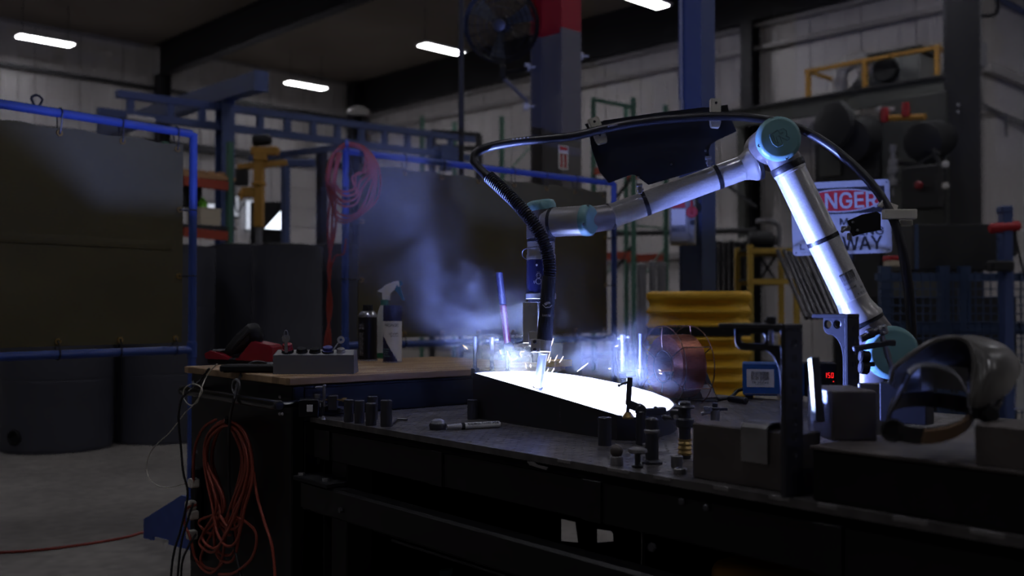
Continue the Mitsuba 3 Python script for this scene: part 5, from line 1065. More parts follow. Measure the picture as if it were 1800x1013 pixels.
single('key', 'silver key leaning from the right hand key switch on the grey box', 'key', [rod(SF([(583 - 551) * s, 0.012, bh + 0.012]), SF([(592 - 551) * s, 0.02, bh + 0.035]), 0.0024, 8), frame_z(SF([(597 - 551) * s, 0.02, bh + 0.044]), [0.3, -1, 0.2])(lathe([[0.004, -0.001], [0.011, -0.001], [0.011, 0.001], [0.004, 0.001], [0.004, -0.001]], 20))], 'm_steel_zinc')
# cans and spray bottle
def px_lathe(prof, o, n=40): return Frame(o, [1, 0, 0], [0, 1, 0], EZ)(lathe(prof, n))
t = thing('aerosol_can', 'black spray can with a black cap, left of the white and blue can', 'spray can')
o = bp(644, 635); s = o[1] / FPX; r = 16.5 * s; o = o + [0, r, 0]
h = lambda py: (635 - py) * s
obj('body', px_lathe([[0, 0], [r * 0.95, 0], [r, 0.003], [r, h(559)], [r * 0.98, h(556)], [0, h(556)]], o), 'm_black_paint', t)
obj('shoulder', px_lathe([[r * 1.02, h(558)], [r * 1.02, h(555)], [r * 0.95, h(553)], [r * 0.8, h(549)], [r * 0.62, h(547)], [0, h(547)]], o), 'm_steel_bright', t)
obj('base_ring', px_lathe([[0, 0], [r * 1.01, 0], [r * 1.01, h(633)], [r * 0.98, h(632)], [0, h(632)]], o), 'm_steel_bright', t)
obj('cap', px_lathe([[0, h(549)], [r * 0.55, h(549)], [r * 0.53, h(537)], [r * 0.45, h(536)], [0, h(536)]], o), 'm_black_matte', t)
def on_can(m, o, r, ang, z): 
    a = ang; x = np.array([math.cos(a), math.sin(a), 0]); zz = np.array([math.sin(a), -math.cos(a), 0]); return Frame(o + EZ * z, x, EZ, zz)(wrap(m, r + 0.0002))
lb = obj('print', on_can(cat([flat_text(w, 0.006, 0.0004, True, 0.022) .apply_translation([0, -k * 0.011, 0]) for k, w in enumerate(('ANTI', 'SPATTER'))] + [box([-0.012, -0.03 - 0.006 * k, 0], [0.012 - 0.003 * (k % 3), -0.0285 - 0.006 * k, 0.0004]) for k in range(14)]), o, r, -0.62, h(572)), 'm_decal_silver', t, smooth=False)
t = thing('aerosol_can', 'white and blue spray can with RADNOR print and a dark top on the bench', 'spray can')
o = bp(688, 638); s = o[1] / FPX; r = 16.5 * s; o = o + [0, r, 0]; h = lambda py: (638 - py) * s
obj('body', px_lathe([[0, 0.004], [r, 0.004], [r, h(566)], [r * 0.99, h(565)], [0, h(565)]], o), 'm_decal_white', t)
obj('base_ring', px_lathe([[0, 0], [r * 1.0, 0], [r * 1.01, 0.002], [r * 1.0, 0.005], [0, 0.005]], o), 'm_steel_zinc', t)
obj('cap', px_lathe([[0, h(565)], [r * 1.01, h(565)], [r * 1.01, h(539)], [r * 0.95, h(537)], [0, h(537)]], o), 'm_navy', t)
obj('print', on_can(flat_text('RADNOR', 0.0105, 0.0004, True, 0.05), o, r, 0.0, h(572)), 'm_decal_black', t, smooth=False)
obj('print', on_can(cat([flat_text('ANTI-SPATTER', 0.005, 0.0004, True, 0.035).apply_translation([0.005, 0, 0]), flat_text('AEROSOL', 0.0035, 0.0004, True, 0.03).apply_translation([0.007, -0.0085, 0])]), o, r, 0.1, h(587)), 'm_decal_black', t, smooth=False)
a0 = -1.35; tri = [(a0 * r, h(636)), (0.72 * r, h(636)), (a0 * r * 0.6, h(596)), (a0 * r, h(590))]
zc = h(614); tm = prism([(x, y - zc) for x, y in tri], 0.0005)
for _ in range(3): tm = tm.subdivide()
obj('blue_panel', on_can(tm, o, r, 0.0, zc), 'm_navy', t, smooth=False)
obj('small_print', on_can(cat([box([-0.026, -0.008 * k, 0], [0.004 - 0.004 * (k % 3), -0.008 * k + 0.0025, 0.0009]) for k in range(4)]), o, r, -0.25, h(615)), 'm_robot_cap_line', t, smooth=False)
t = thing('spray_bottle', 'clear trigger spray bottle with white and teal head behind the two spray cans', 'spray bottle')
o = bp(677, 632) + np.array([0, 0.08, 0]); s = o[1] / FPX; o = np.array([(676 - 900) * s, o[1], BZ]); h = lambda py: at(0, py, o[1])[2] - BZ
Bx = lambda px: (px - 676) * s
obj('bottle', px_lathe([[0, 0], [0.034, 0], [0.038, 0.006], [0.038, h(585)], [0.034, h(565)], [0.022, h(545)], [0.013, h(534)], [0.012, h(530)], [0, h(530)]], o, 32), 'm_clear_plastic', t)
obj('liquid_band', px_lathe([[0, 0.003], [0.0385, 0.003], [0.0385, 0.022], [0, 0.022]], o, 32), 'm_green_cap', t)
obj('collar', px_lathe([[0, h(541)], [0.0155, h(541)], [0.0155, h(529)], [0.014, h(527)], [0, h(527)]], o, 24), 'm_green_cap', t)
hd = sg.Polygon([(Bx(664), h(512)), (Bx(670), h(509)), (Bx(680), h(501)), (Bx(692), h(496)), (Bx(701), h(494)), (Bx(702.5), h(503)), (Bx(700), h(504)), (Bx(699), h(498)), (Bx(693), h(510)), (Bx(686), h(515)), (Bx(685), h(527)), (Bx(673), h(527)), (Bx(673), h(515))]).buffer(0.001)
hm = Frame(o + [0, 0.011, 0], [1, 0, 0], EZ, [0, -1, 0])(prism(hd, 0.022))
obj('spray_head', hm, 'm_white_plastic', t, smooth=30)
tg = sg.Polygon([(Bx(692), h(497)), (Bx(705), h(494)), (Bx(708), h(500)), (Bx(703), h(503)), (Bx(706), h(514)), (Bx(711), h(528)), (Bx(708), h(528)), (Bx(699), h(514)), (Bx(692), h(508))]).buffer(0.001)
obj('trigger', Frame(o + [0, 0.008, 0], [1, 0, 0], EZ, [0, -1, 0])(prism(tg, 0.016)), 'm_teal_plastic', t, smooth=30)

# ------------------------------------------------------------------ cords on the bench end
single('snap_hook', 'small oval metal snap hook hanging on the black bench end above the orange cord', 'hook', [tube([fb(415 + 6.5 * math.cos(a), 680 + 13 * math.sin(a), 0.03) for a in np.arange(16) * 2 * np.pi / 16], 0.0034, 8, closed=True, smooth=False), rod(fb(416, 676, 0.03), fb(414, 692, 0.03), 0.004, 8), rod(fb(415, 668, 0.0), fb(415, 668, 0.032), 0.003, 8)], 'm_steel_zinc')
t = thing('extension_cord', 'coil of orange extension cord hanging on the black bench end', 'extension cord')
r5 = random.Random(12)
hook = (398, 742)
for k in range(10):
    f = k / 9; tp0 = 736 + r5.uniform(0, 10) + 4 * (1 - f); rx = 424 + 22 * f + r5.uniform(-3, 3); lx = 372 - 12 * f + r5.uniform(-6, 6); bot = 955 + r5.uniform(-30, 62); bx = 388 + r5.uniform(-20, 22); off = 0.014 + 0.007 * (k % 5)
    cr = r5.uniform(-10, 12)
    obj('loop', tube([fb(398 + r5.uniform(-5, 5), tp0, off), fb(rx - 12, tp0 + 22, off), fb(rx, 815 + 20 * f, off), fb(rx - 22 - cr, 895, off + .004), fb(bx + 18, bot - 14, off), fb(bx, bot, off), fb(bx - 18, bot - 22, off), fb(lx + 22 + cr, 890, off - .003), fb(lx, 815, off), fb(lx + 6, tp0 + 24, off)], 0.0044, 7, closed=True, per=7), 'm_orange_cord', t, smooth=True)
obj('tail', tube([fb(446, 830, .03), fb(452, 872, .03), fb(464, 915, .03), fb(478, 960, .03), fb(484, 1020, .03), fb(486, 1080, .03)], 0.0044, 7), 'm_orange_cord', t, smooth=True)
obj('tail', tube([fb(345, 888, .035), fb(328, 895, .045), fb(324, 918, .045), fb(334, 945, .04), fb(345, 985, .03), fb(368, 1008, .03), fb(392, 990, .03)], 0.0044, 7), 'm_orange_cord', t, smooth=True)
obj('tail', tube([fb(340, 850, .03), fb(341, 800, .03), fb(348, 770, .025), fb(360, 750, .02), fb(380, 738, .016)], 0.0044, 7), 'm_orange_cord', t, smooth=True)
obj('tail', tube([fb(420, 910, .03), fb(446, 930, .03), fb(451, 955, .03), fb(440, 985, .03), fb(410, 1008, .03), fb(385, 1010, .03)], 0.0044, 7), 'm_orange_cord', t, smooth=True)
single('cord_hook', 'black hook on the bench end holding the orange cord', 'hook', [rod(fb(398, 742, 0), fb(398, 742, 0.05), 0.006, 10), rod(fb(398, 742, 0.05), fb(398, 734, 0.055), 0.006, 10)], 'm_black_paint')
t = thing('white_cable', 'thin white cable looped around the bench handle and drooping left', 'cable')
w = [(382, 640, .03), (370, 652, .03), (360, 668, .04), (352, 690, .068), (346, 708, .068), (333, 712, .068), (323, 700, .068), (324, 684, .068), (338, 675, .068), (352, 680, .068), (355, 690, .072), (340, 712, .072), (326, 725, .07), (313, 742, .06), (297, 762, .06), (277, 780, .06), (263, 798, .06), (258, 822, .06), (263, 843, .06), (282, 856, .06), (305, 856, .05), (325, 850, .03), (336, 849, .02)]
obj('lead', tube([fb(*q) for q in w], 0.0017, 6), 'm_white_plastic', t, smooth=True)
for k, pts in enumerate(([(368, 648, .02), (352, 668, .03), (330, 690, .085), (318, 705, .085), (314, 740, .075), (318, 785, .06), (322, 830, .06), (330, 870, .05), (318, 930, .06), (305, 975, .06), (298, 1040, .06)], [(340, 885, .04), (330, 915, .055), (318, 960, .055), (310, 1040, .05)], [(344, 940, .04), (332, 960, .045), (320, 990, .045), (318, 1040, .04)])):
    single('power_cable', ('black cable falling down the left side of the bench from the charger', 'black cable from the second white plug falling to the floor', 'black cable from the lowest white plug falling to the floor')[k], 'cable', tube([fb(*q) for q in pts], 0.0036, 7), 'm_cable_black', smooth=True)
single('floor_cord', 'red cord lying across the concrete floor at the lower left', 'cord', tube([atz(-160, 985, 0.006), atz(-40, 974, 0.006), atz(60, 968, 0.006), atz(150, 957, 0.006), atz(220, 945, 0.006), atz(268, 932, 0.006), atz(330, 930, .006)], 0.0065, 8), 'm_red_hose', smooth=True)

# ------------------------------------------------------------------ small fixtures on the table
def post(px, py, r, h, lab, m='m_steel_dark', group=None, cat_='steel post', off=0.0):
    p = atz(px, py, TZ); F = Frame(p + EZ * off, EU, EV, EZ)
    t = thing('fixture_post', lab, cat_, group)
    obj('body', F(lathe([[0, 0], [r, 0], [r, h - 0.0015], [r - 0.0015, h], [r * 0.45, h], [r * 0.45, h - 0.006], [0, h - 0.006]], 24)), m, t)
    obj('bore', F(cyl(r * 0.44, h - 0.0065, h - 0.0058, 0, 16)), 'm_hole', t)
    return t
for k, (px, py, r, h, lab) in enumerate(((613, 742, .0125, .058, 'shorter rough steel post behind the row at the left table corner'), (632, 744, .013, .058, 'steel post second from left in the cluster at the left table corner'), (652, 748, .0135, .056, 'steel post third from left in the cluster at the left table corner'), (655, 738, .0135, .062, 'steel post at the back of the cluster at the left table corner'), (679, 750, .0145, .066, 'tallest steel post at the right end of the cluster at the left table corner'))):
    post(px, py, r, h, lab)
post(831, 737, .0145, .052, 'single steel post standing at the left end of the welded ring')
post(1063, 783, .0145, .06, 'steel post against the front right of the welded ring')
def eye_clamp():
    t = thing('bench_clamp', 'small steel screw clamp with T handle at the left corner of the table', 'clamp')
    b = atz(568, 733, TZ); s = b[1] / FPX; F = Frame(b, [1, 0, 0], [0, 1, 0], EZ); X = lambda px: (px - 568) * s; Z = lambda py: (733 - py) * s
    obj('frame', F([box([X(550), 0.01, 0], [X(566), 0.04, Z(706)], 0.002), box([X(576), 0.0, Z(722)], [X(592), 0.025, Z(696)], 0.002)]), 'm_steel_dark', t)
    obj('screw', F(rod([X(568.5), 0.01, Z(716)], [X(568.5), 0.01, Z(681)], 0.004, 10)), 'm_steel_bare', t)
    obj('handle', F([rod([X(553), 0.01, Z(682)], [X(569), 0.01, Z(681)], 0.0028, 8), ball([X(569), 0.01, Z(679)], 0.005, 1)]), 'm_steel_zinc', t)
    obj('side_screw', F([rod([X(566), 0.01, Z(704)], [X(604), 0.01, Z(704)], 0.0026, 8), rod([X(600), 0.01, Z(704)], [X(608), 0.01, Z(704)], 0.006, 12, 0.001)]), 'm_brass', t)
    obj('nut', F([hexp(0.009, 0.012, 0.0)]).apply_translation([X(557), 0, Z(701)]), 'm_steel_bright', t, smooth=False)
    obj('tag', F(box([X(558), -0.003, Z(716)], [X(564), 0.0, Z(709)], 0.0005)), 'm_decal_white', t)
    return t
eye_clamp()
single('asset_label', 'small white square label on the corner of the black bench', 'label', Frame(BN([-0.004, 0.03, 0]) * [1, 1, 0] + EZ * at(0, 718, 2.7)[2], unit(EU * 0.3 - EV), EZ, unit(np.cross(unit(EU * 0.3 - EV), EZ)))(box([-0.009, -0.0095, 0.004], [0.009, 0.0095, 0.0045])) if False else Frame(at(544.5, 718, 2.655), unit([1, 0.1, 0]), EZ, unit([0.1, -1, 0]))(box([-0.008, -0.0095, 0.0], [0.008, 0.0095, 0.0006])), 'm_decal_white', smooth=False)
t = thing('corner_block', 'black steel block between the bench and the left corner of the table', 'block')
obj('body', Frame(at(540, 716, 2.66), unit([1, 0.1, 0]), unit([-0.1, 1, 0]), EZ)(box([-0.022, 0.0, -0.028], [0.03, 0.05, 0.02], 0.002)), 'm_black_paint', t)
t = thing('stop_bar', 'flat dark steel bar lying at the left corner of the table', 'steel bar')
b = atz(585, 731, TZ); obj('bar', Frame(b, EU, EV, EZ)(box([-0.075, 0.0, 0.008], [0.04, 0.03, 0.024], 0.002)), 'm_steel_dark', t)
obj('screw', Frame(atz(612, 722, TZ + .01), EU, EV, EZ)([rounded([([0, 0, 0.012], 0.007), ([-0.012, 0.0, 0.0], 0.005)]), ball([0.008, 0, 0.016], 0.006, 2)]), 'm_steel_bright', t, smooth=40)
obj('pad', Frame(atz(568, 738, TZ), EU, EV, EZ)([lathe([[0, 0], [0.007, 0], [0.003, 0.009], [0, 0.01]], 14)]), 'm_steel_bright', t)
single('hex_key', 'small black hex key lying beside the post cluster on the table', 'hex key', [tube([atz(687, 747, TZ + .004), atz(693, 742, TZ + .004), atz(698, 737, TZ + .004)], 0.0032, 6, smooth=False), tube([atz(697, 737, TZ + .004), atz(716, 738, TZ + .004)], 0.0032, 6, smooth=False)], 'm_steel_dark')
t = thing('paint_pen', 'white paint marker pen lying on the perforated table in front of the welded ring', 'marker pen')
a, b = atz(786, 751, TZ + .008), atz(879, 746, TZ + .008); ax = unit(b - a); PFm = frame_z(a, ax, [0, 0, 1]); pL = np.linalg.norm(b - a)
obj('barrel', PFm(lathe([[0, pL * 0.3], [0.0075, pL * 0.3], [0.0078, pL * 0.32], [0.0078, pL * 0.97], [0.006, pL], [0, pL]], 24)), 'm_decal_white', t)
obj('cap', PFm(lathe([[0, 0], [0.005, 0], [0.0062, 0.004], [0.0072, pL * 0.22], [0.0072, pL * 0.26], [0, pL * 0.26]], 24)), 'm_decal_silver', t)
obj('neck', PFm(lathe([[0, pL * 0.25], [0.0055, pL * 0.25], [0.0085, pL * 0.275], [0.0085, pL * 0.31], [0.007, pL * 0.335], [0, pL * 0.335]], 24)), 'm_decal_black', t)
zt_ = np.array([0.0, -0.8, 0.6]); zt_ = unit(zt_ - ax * (zt_ @ ax))
obj('print', Frame(a + ax * pL * 0.66, ax, np.cross(zt_, ax), zt_)(Frame([0, 0, 0], [0, -1, 0], [1, 0, 0], EZ)(wrap(Frame([0, 0, 0], [0, 1, 0], [-1, 0, 0], EZ)(flat_text('RADNOR PAINT PEN', 0.0062, 0.0005, True, pL * 0.58)), 0.0078))), 'm_decal_black', t, smooth=False)
t = thing('knurled_socket', 'dark steel socket with a bright top lying left of the paint pen', 'socket')
F = Frame(atz(770, 755, TZ), EU, EV, EZ)
obj('base', F(lathe([[0, 0], [0.02, 0], [0.021, 0.003], [0.021, 0.012], [0.019, 0.015], [0, 0.015]], 28)), 'm_steel_dark', t); obj('dome', F(lathe([[0.0185, 0.0145], [0.016, 0.021], [0.009, 0.025], [0, 0.026]], 28)), 'm_steel_zinc', t)

# clamps round the ring
def spring_clamp(px, py, Y, H, lab, bar=True, flip=1):
    t = thing('toggle_clamp', lab, 'clamp')
    b = at(px, py, Y); b = np.array([b[0], b[1], TZ]); F = Frame(b, [1, 0, 0], [0, 1, 0], EZ)
    obj('post', F([rod([0, 0, 0], [0, 0, H], 0.006, 12), cyl(0.012, 0, 0.014, 0.002, 16)]), 'm_steel_dark', t)
    obj('arm', F([box([-0.012, -0.008, H * 0.46], [0.052 * flip, 0.008, H * 0.52], 0.002), cyl(0.012, H * 0.42, H * 0.56, 0.002, 16)]), 'm_steel_dark', t)
    zz = np.arange(H * 0.05, H * 0.92, 0.003); prof = [[0, zz[0]]] + [[0.0068 if i % 2 else 0.0052, z] for i, z in enumerate(zz)] + [[0, zz[-1]]]
    obj('screw', F(Frame([0.05 * flip, 0, 0.012], [1, 0, 0], [0, 1, 0], EZ)(lathe(prof, 14))), 'm_steel_bare', t, smooth=False)
    obj('handle', F([rod([0.05 * flip - 0.016, 0, H * 0.94], [0.05 * flip + 0.016, 0.0, H * 0.96], 0.0036, 8), frame_z([0.05 * flip, 0, H * 0.9], EZ)(cyl(0.008, 0, 0.02, 0.002, 14)), ball([0.05 * flip + 0.016, 0, H * 0.96], 0.005, 1)]), 'm_steel_bright', t)
    obj('nut', F(frame_z([0.05 * flip, 0, H * 0.43], EZ)(cyl(0.0115, 0, 0.02, 0.003, 16))), 'm_steel_dark', t)
    return t
spring_clamp(835, 640, 2.95, at(0, 592, 2.95)[2] - TZ, 'screw clamp standing in the smoke at the far left corner of the welded ring')
spring_clamp(1126, 660, 2.80, at(0, 587, 2.8)[2] - TZ, 'screw clamp standing behind the right half of the welded ring', flip=-1)
t = thing('screw_clamp', 'dark screw clamp with T handle gripping the front right rim of the welded ring', 'clamp')
Yc = 2.16; cp_ = lambda px, py, d=0.0: at(px, py, Yc + d)
obj('spindle', [rod(cp_(1104, 712), cp_(1107, 664), 0.0062, 14), rod(cp_(1103, 730), cp_(1104, 708), 0.004, 10)], 'm_steel_dark', t)
obj('handle', [rod(cp_(1088, 678, -.004), cp_(1108, 670, -.004), 0.0022, 8), ball(cp_(1088, 678, -.004), 0.0034, 1)], 'm_steel_dark', t)
obj('pad', frame_z(cp_(1104, 733), EZ)(lathe([[0, -0.004], [0.012, -0.004], [0.013, 0.0], [0.006, 0.010], [0, 0.011]], 20)), 'm_brass', t)
obj('arm', [beam(cp_(1104, 710), cp_(1128, 720), 0.016, 0.018, c=0.002), frame_z(cp_(1127, 722, -.018), [0, 1, 0])(cyl(0.0125, 0, 0.036, 0.003, 24))], 'm_steel_dark', t)
bb = atz(1127, 782, TZ); obj('column', [rod([*bb[:2], TZ], [*bb[:2], cp_(0, 722)[2]], 0.0115, 20, 0.002)], 'm_steel_dark', t)
obj('slide', [beam(cp_(1130, 726, .03), cp_(1168, 722, .05), 0.02, 0.016, c=0.002), ball(cp_(1152, 719, .04), 0.006, 2)], 'm_steel_dark', t)
t = thing('fixture_clamp', 'stout dark clamp tower between the ring and the front steel block', 'clamp')
b = atz(1146, 815, TZ); F = Frame(b, EU, EV, EZ); h = (815 - 738) * b[1] / FPX
obj('column', F(lathe([[0, 0.004], [0.0125, 0.004], [0.0125, h], [0.009, h + 0.003], [0, h + 0.003]], 20)), 'm_steel_dark', t)
obj('base', F(lathe([[0, 0], [0.02, 0], [0.02, 0.004], [0.013, 0.008], [0, 0.008]], 22)), 'm_steel_dark', t)
obj('collar', F(cyl(0.015, h * 0.68, h * 0.78, 0.002, 20)), 'm_steel_bare', t)
t = thing('fixture_clamp', 'dark screw clamp with brass ringed stem at the right end of the welded ring', 'clamp')
b = atz(1204, 806, TZ); F = Frame(b, EU, EV, EZ); s = b[1] / FPX; Z = lambda py: (806 - py) * s
obj('column', F(cyl(0.0115, 0, Z(708), 0.002, 20)), 'm_steel_dark', t)
obj('head', F([cyl(0.0175, Z(752), Z(735), 0.003, 22), cyl(0.02, Z(719), Z(713), 0.003, 22), cyl(0.012, Z(713), Z(706), 0.003, 18)]), 'm_steel_dark', t)
obj('knob', F(frame_z([-0.004, -0.019, Z(733)], [0, -1, 0])(cyl(0.005, 0, 0.006, 0.001, 12))), 'm_steel_bright', t)
zz = np.arange(Z(800), Z(768), 0.0045); obj('thread', F(lathe([[0, zz[0]]] + [[0.0145 if i % 2 else 0.0122, z] for i, z in enumerate(zz)] + [[0, zz[-1]]], 18)), 'm_brass', t, smooth=False)
obj('side_arm', F([box([-0.03, -0.01, Z(735)], [0.0, 0.01, Z(722)], 0.002), rod([-0.03, 0, Z(738)], [-0.05, 0.0, Z(738)], 0.004, 10), ball([-0.052, 0, Z(738)], 0.006, 2)]), 'm_steel_dark', t)
t = thing('fixture_clamp', 'clamp with a brightly lit stem behind the front steel block', 'clamp')
b = atz(1257, 752, TZ); F = Frame(b, [1, 0, 0], [0, 1, 0], EZ); s = b[1] / FPX; Z = lambda py: (752 - py) * s
obj('stem', F([cyl(0.0115, 0, Z(720), 0.002, 20)]), 'm_steel_bare', t)
obj('head', F([cyl(0.013, Z(721), Z(716), 0.002, 20), cyl(0.007, Z(716), Z(708), 0.002, 16), box([-0.004, -0.006, Z(722)], [0.03, 0.006, Z(717)], 0.001)]), 'm_steel_dark', t)
obj('thumb_screw', F([rod([-0.012, 0, Z(724)], [-0.034, 0, Z(728)], 0.005, 12), boxc([-0.022, -0.002, Z(718)], [0.014, 0.012, 0.01], 0.002), boxc([-0.012, -0.004, Z(719)], [0.009, 0.01, 0.012], 0.002)]), 'm_steel_bright', t)
t = thing('ball_rest', 'steel ball resting on a short cylinder near the front table edge', 'fixture')
F = Frame(atz(1084, 818, TZ), EU, EV, EZ); obj('cylinder', F(lathe([[0, 0], [0.0125, 0], [0.0125, 0.014], [0.0105, 0.017], [0, 0.017]], 24)), 'm_steel_bare', t); obj('ball', F(ball([0, 0, 0.027], 0.0125, 3)), 'm_steel_mill', t)
t = thing('mushroom_knob', 'mushroom shaped steel knob on a thin stem near the front table edge', 'knob')
F = Frame(atz(1121, 822, TZ), EU, EV, EZ); obj('stem', F(cyl(0.0055, 0, 0.03, 0.001, 14)), 'm_steel_dark', t); obj('head', F(lathe([[0, 0.026], [0.014, 0.026], [0.0185, 0.029], [0.0175, 0.034], [0.01, 0.037], [0, 0.038]], 28)), 'm_steel_bare', t); obj('foot', F(cyl(0.011, 0, 0.006, 0.002, 18)), 'm_steel_dark', t)
for px, py, r, h, lab in ((1190, 822, .011, .022, 'short dark steel stub left of the front steel block, the higher of two'), (1196, 834, .0115, .011, 'low bright topped steel stub beside the front steel block'), (1332, 851, .0125, .012, 'low steel stub in front of the bent steel strap'), (1371, 858, .010, .008, 'low steel stub at the foot of the large black bracket'), (1137, 790, .009, .012, 'small bright topped pin just behind the clamp tower')):
    post(px, py, r, h, lab, 'm_steel_bare', cat_='steel stub')
# front block, strap
t = single('steel_block', 'dark rectangular steel block near the front edge of the table', 'steel block', Frame(atz(1217, 840, TZ), EU, EV, EZ)(box([0, 0, 0], [0.215, 0.06, 0.095], 0.002)), 'm_steel_mill')
SB = Frame(atz(1217, 840, TZ), EU, EV, EZ); u0 = SB.inv(onplane(1330, 770, SB.o, EV))[0]
pr = [(0.0, 0.042), (0.0, 0.098), (0.004, 0.104), (0.012, 0.107), (0.03, 0.107), (0.036, 0.103), (0.038, 0.095), (0.038, 0.06)]
ln = sg.LineString(pr).buffer(0.0012, cap_style='flat', join_style='round')
single('bent_strap', 'bent sheet steel strap hooked over the front steel block', 'strap', SB(Frame([u0 - 0.028, -0.0035, 0], [0, 1, 0], EZ, [1, 0, 0])(prism(ln, 0.052))), 'm_steel_bare', smooth=40)

# ---- holed angle brackets
def bracket(o, arm, H, w, lab, slot):
    t = thing('angle_bracket', lab, 'bracket')
    F = Frame(o, EU, EV, EZ); th = 0.012
    leg, drop = 0.024, 0.044
    g = sg.Polygon([(0, 0), (0, H - 0.002), (-arm + 0.016, H - 0.002), (-arm + 0.016, H - drop + 0.016)] + [(-arm + 0.032 - 0.016 * math.cos(a), H - drop + 0.016 - 0.016 * math.sin(a)) for a in np.linspace(0, math.pi / 2, 6)] + [(-leg - 0.03 + 0.0, H - drop)] + [(-leg - 0.03 + 0.03 * math.sin(a), H - drop - 0.05 + 0.05 * math.cos(a)) for a in np.linspace(0.1, math.pi / 2, 8)] + [(-leg, 0)])
    if slot: g = g.difference(rrect(-arm + 0.026, H - 0.032, -leg - 0.028, H - 0.017, 0.006)).difference(rrect(-leg - 0.02, H - 0.034, -0.008, H - 0.014, 0.003))
    else:
        for x in (-arm + 0.028, -arm + 0.05): g = g.difference(disc(x, H - 0.022, 0.0075))
        for k in range(8): g = g.difference(disc(-0.0105, H - 0.022 - 0.0235 * k, 0.0068))
    obj('web', F(Frame([0, w * 0.5 + 0.004, 0], [1, 0, 0], [0, 0, 1], [0, -1, 0])(cprism(g, 0.009, 0.0022))), 'm_bracket_paint', t, smooth=False)
    obj('top_flange', F(box([-arm, 0, H - 0.009], [0, w, H], 0.0015)), 'm_bracket_paint', t)
    fl = sg.box(0, 0, w, H - 0.009)
    for k in range(int((H - 0.03) / 0.0245)): fl = fl.difference(disc(w / 2, H - 0.03 - 0.0245 * k, 0.0052, 4))
    obj('side_flange', F(Frame([-0.009, 0, 0], [0, 1, 0], [0, 0, 1], [1, 0, 0])(cprism(fl, 0.009, 0.002))), 'm_bracket_paint', t, smooth=False)
    return t, F
B1 = atz(1381, 877, TZ)
tb, FB1 = bracket(B1, 0.128, at(0, 570, B1[1])[2] - TZ, 0.05, 'large black holed angle bracket standing at the front right of the table', True)
t = thing('locking_bolt', 'blue lit bolt through the arm of the large front bracket', 'bolt')
pb1 = FB1.inv(onplane(1357, 600, FB1([0, 0.02, 0]), EV)); Hb = at(0, 570, B1[1])[2] - TZ
obj('shank', FB1(rod([pb1[0], 0.018, Hb - 0.034], [pb1[0], 0.018, Hb + 0.008], 0.0042, 12)), 'm_steel_zinc', t); obj('head', FB1([frame_z([pb1[0], 0.018, Hb], EZ)(cyl(0.008, 0, 0.012, 0.002, 14)), rod([pb1[0] - 0.012, 0.018, Hb + 0.004], [pb1[0], 0.018, Hb + 0.004], 0.0025, 8)]), 'm_steel_dark', t)
single('steel_pin', 'small bright pin on the leg of the large front bracket', 'pin', ball(onplane(1371.5, 698, FB1([0, 0.018, 0]), EV), 0.0042, 2), 'm_steel_bright')
B2o = onplane(1491, 600, at(1491, 600, 2.03), np.array([0, 1.0, 0])); B2o = np.array([B2o[0], B2o[1], TZ])
tb2, FB2 = bracket(B2o, 0.085, at(0, 552, 2.03)[2] - TZ, 0.044, 'smaller black angle bracket with round holes, lit blue in front of the robot base', False)
t = thing('fixture_clamp', 'black screw clamp bolted to the smaller bracket in front of the robot base', 'clamp')
q2 = lambda px, py, d=0.0: at(px, py, 2.0 + d)
obj('upper_bolt', [rod(q2(1512, 597), q2(1546, 580), 0.0075, 12, 0.002), rod(q2(1524, 588), q2(1536, 584), 0.0105, 14, 0.002)], 'm_steel_dark', t)
obj('bolt_head', [frame_z(q2(1552, 580), unit([1, -0.4, 0.3]))(cyl(0.0105, -0.009, 0.009, 0.003, 16)), ball(q2(1554, 575, -.012), 0.004, 1), ball(q2(1554, 585, -.012), 0.004, 1)], 'm_steel_zinc', t)
obj('arm', [beam(q2(1500, 614), q2(1566, 602), 0.014, 0.011, c=0.002), boxc(q2(1568, 603), [0.012, 0.014, 0.012], 0.002)], 'm_steel_dark', t)
obj('spindle', [rod(q2(1550, 590), q2(1574, 668), 0.0052, 12), rod(q2(1557, 612), q2(1562, 630), 0.0062, 12)], 'm_steel_zinc', t)
obj('lower_knob', [rod(q2(1511, 626), q2(1529, 628), 0.012, 14, 0.003), rod(q2(1511, 646), q2(1527, 648), 0.013, 14, 0.003), rod(q2(1527, 641), q2(1537, 640), 0.005, 10)], 'm_black_matte', t)

# ---- raised steel beam and what lies on it
RH = 0.084; RZ = TZ + RH; ru0 = tuv(1409, 884)[0]
t = thing('riser_beam', 'long black steel beam raised on the front right of the table, carrying the face shield', 'beam')
obj('body', TF(box([ru0, 0.012, TZ], [TU - 0.01, 0.36, RZ - 0.006], 0.003)), 'm_black_paint', t); obj('top', TF(box([ru0 - 0.002, 0.008, RZ - 0.006], [TU - 0.008, 0.364, RZ], 0.0015)), 'm_steel_mill', t)
def rp(px, py): return atz(px, py, RZ)
o = rp(1463, 776); QX, QY = unit([1, 0.03, 0]), unit([-0.03, 1, 0])
single('steel_block', 'square dark steel block on the raised beam, its left face lit white by the arc', 'steel block', Frame(o, QX, QY, EZ)(box([0.0, 0.0, 0.0], [0.072, 0.12, 0.079], 0.002)), 'm_steel_mill')
single('steel_strip', 'thin upright steel strip with a white lit edge left of the square block', 'steel strip', beam(at(1430, 629, 1.615), at(1439, 742, 1.60), 0.013, 0.02, QY, 0.001), 'm_steel_dark', smooth=False)
o = rp(1713, 818)
single('steel_block', 'dark steel block at the right edge of the photo in front of the face shield', 'steel block', Frame(o, EU, EV, EZ)(box([0, 0, 0], [0.13, 0.09, 0.055], 0.002)), 'm_steel_mill')
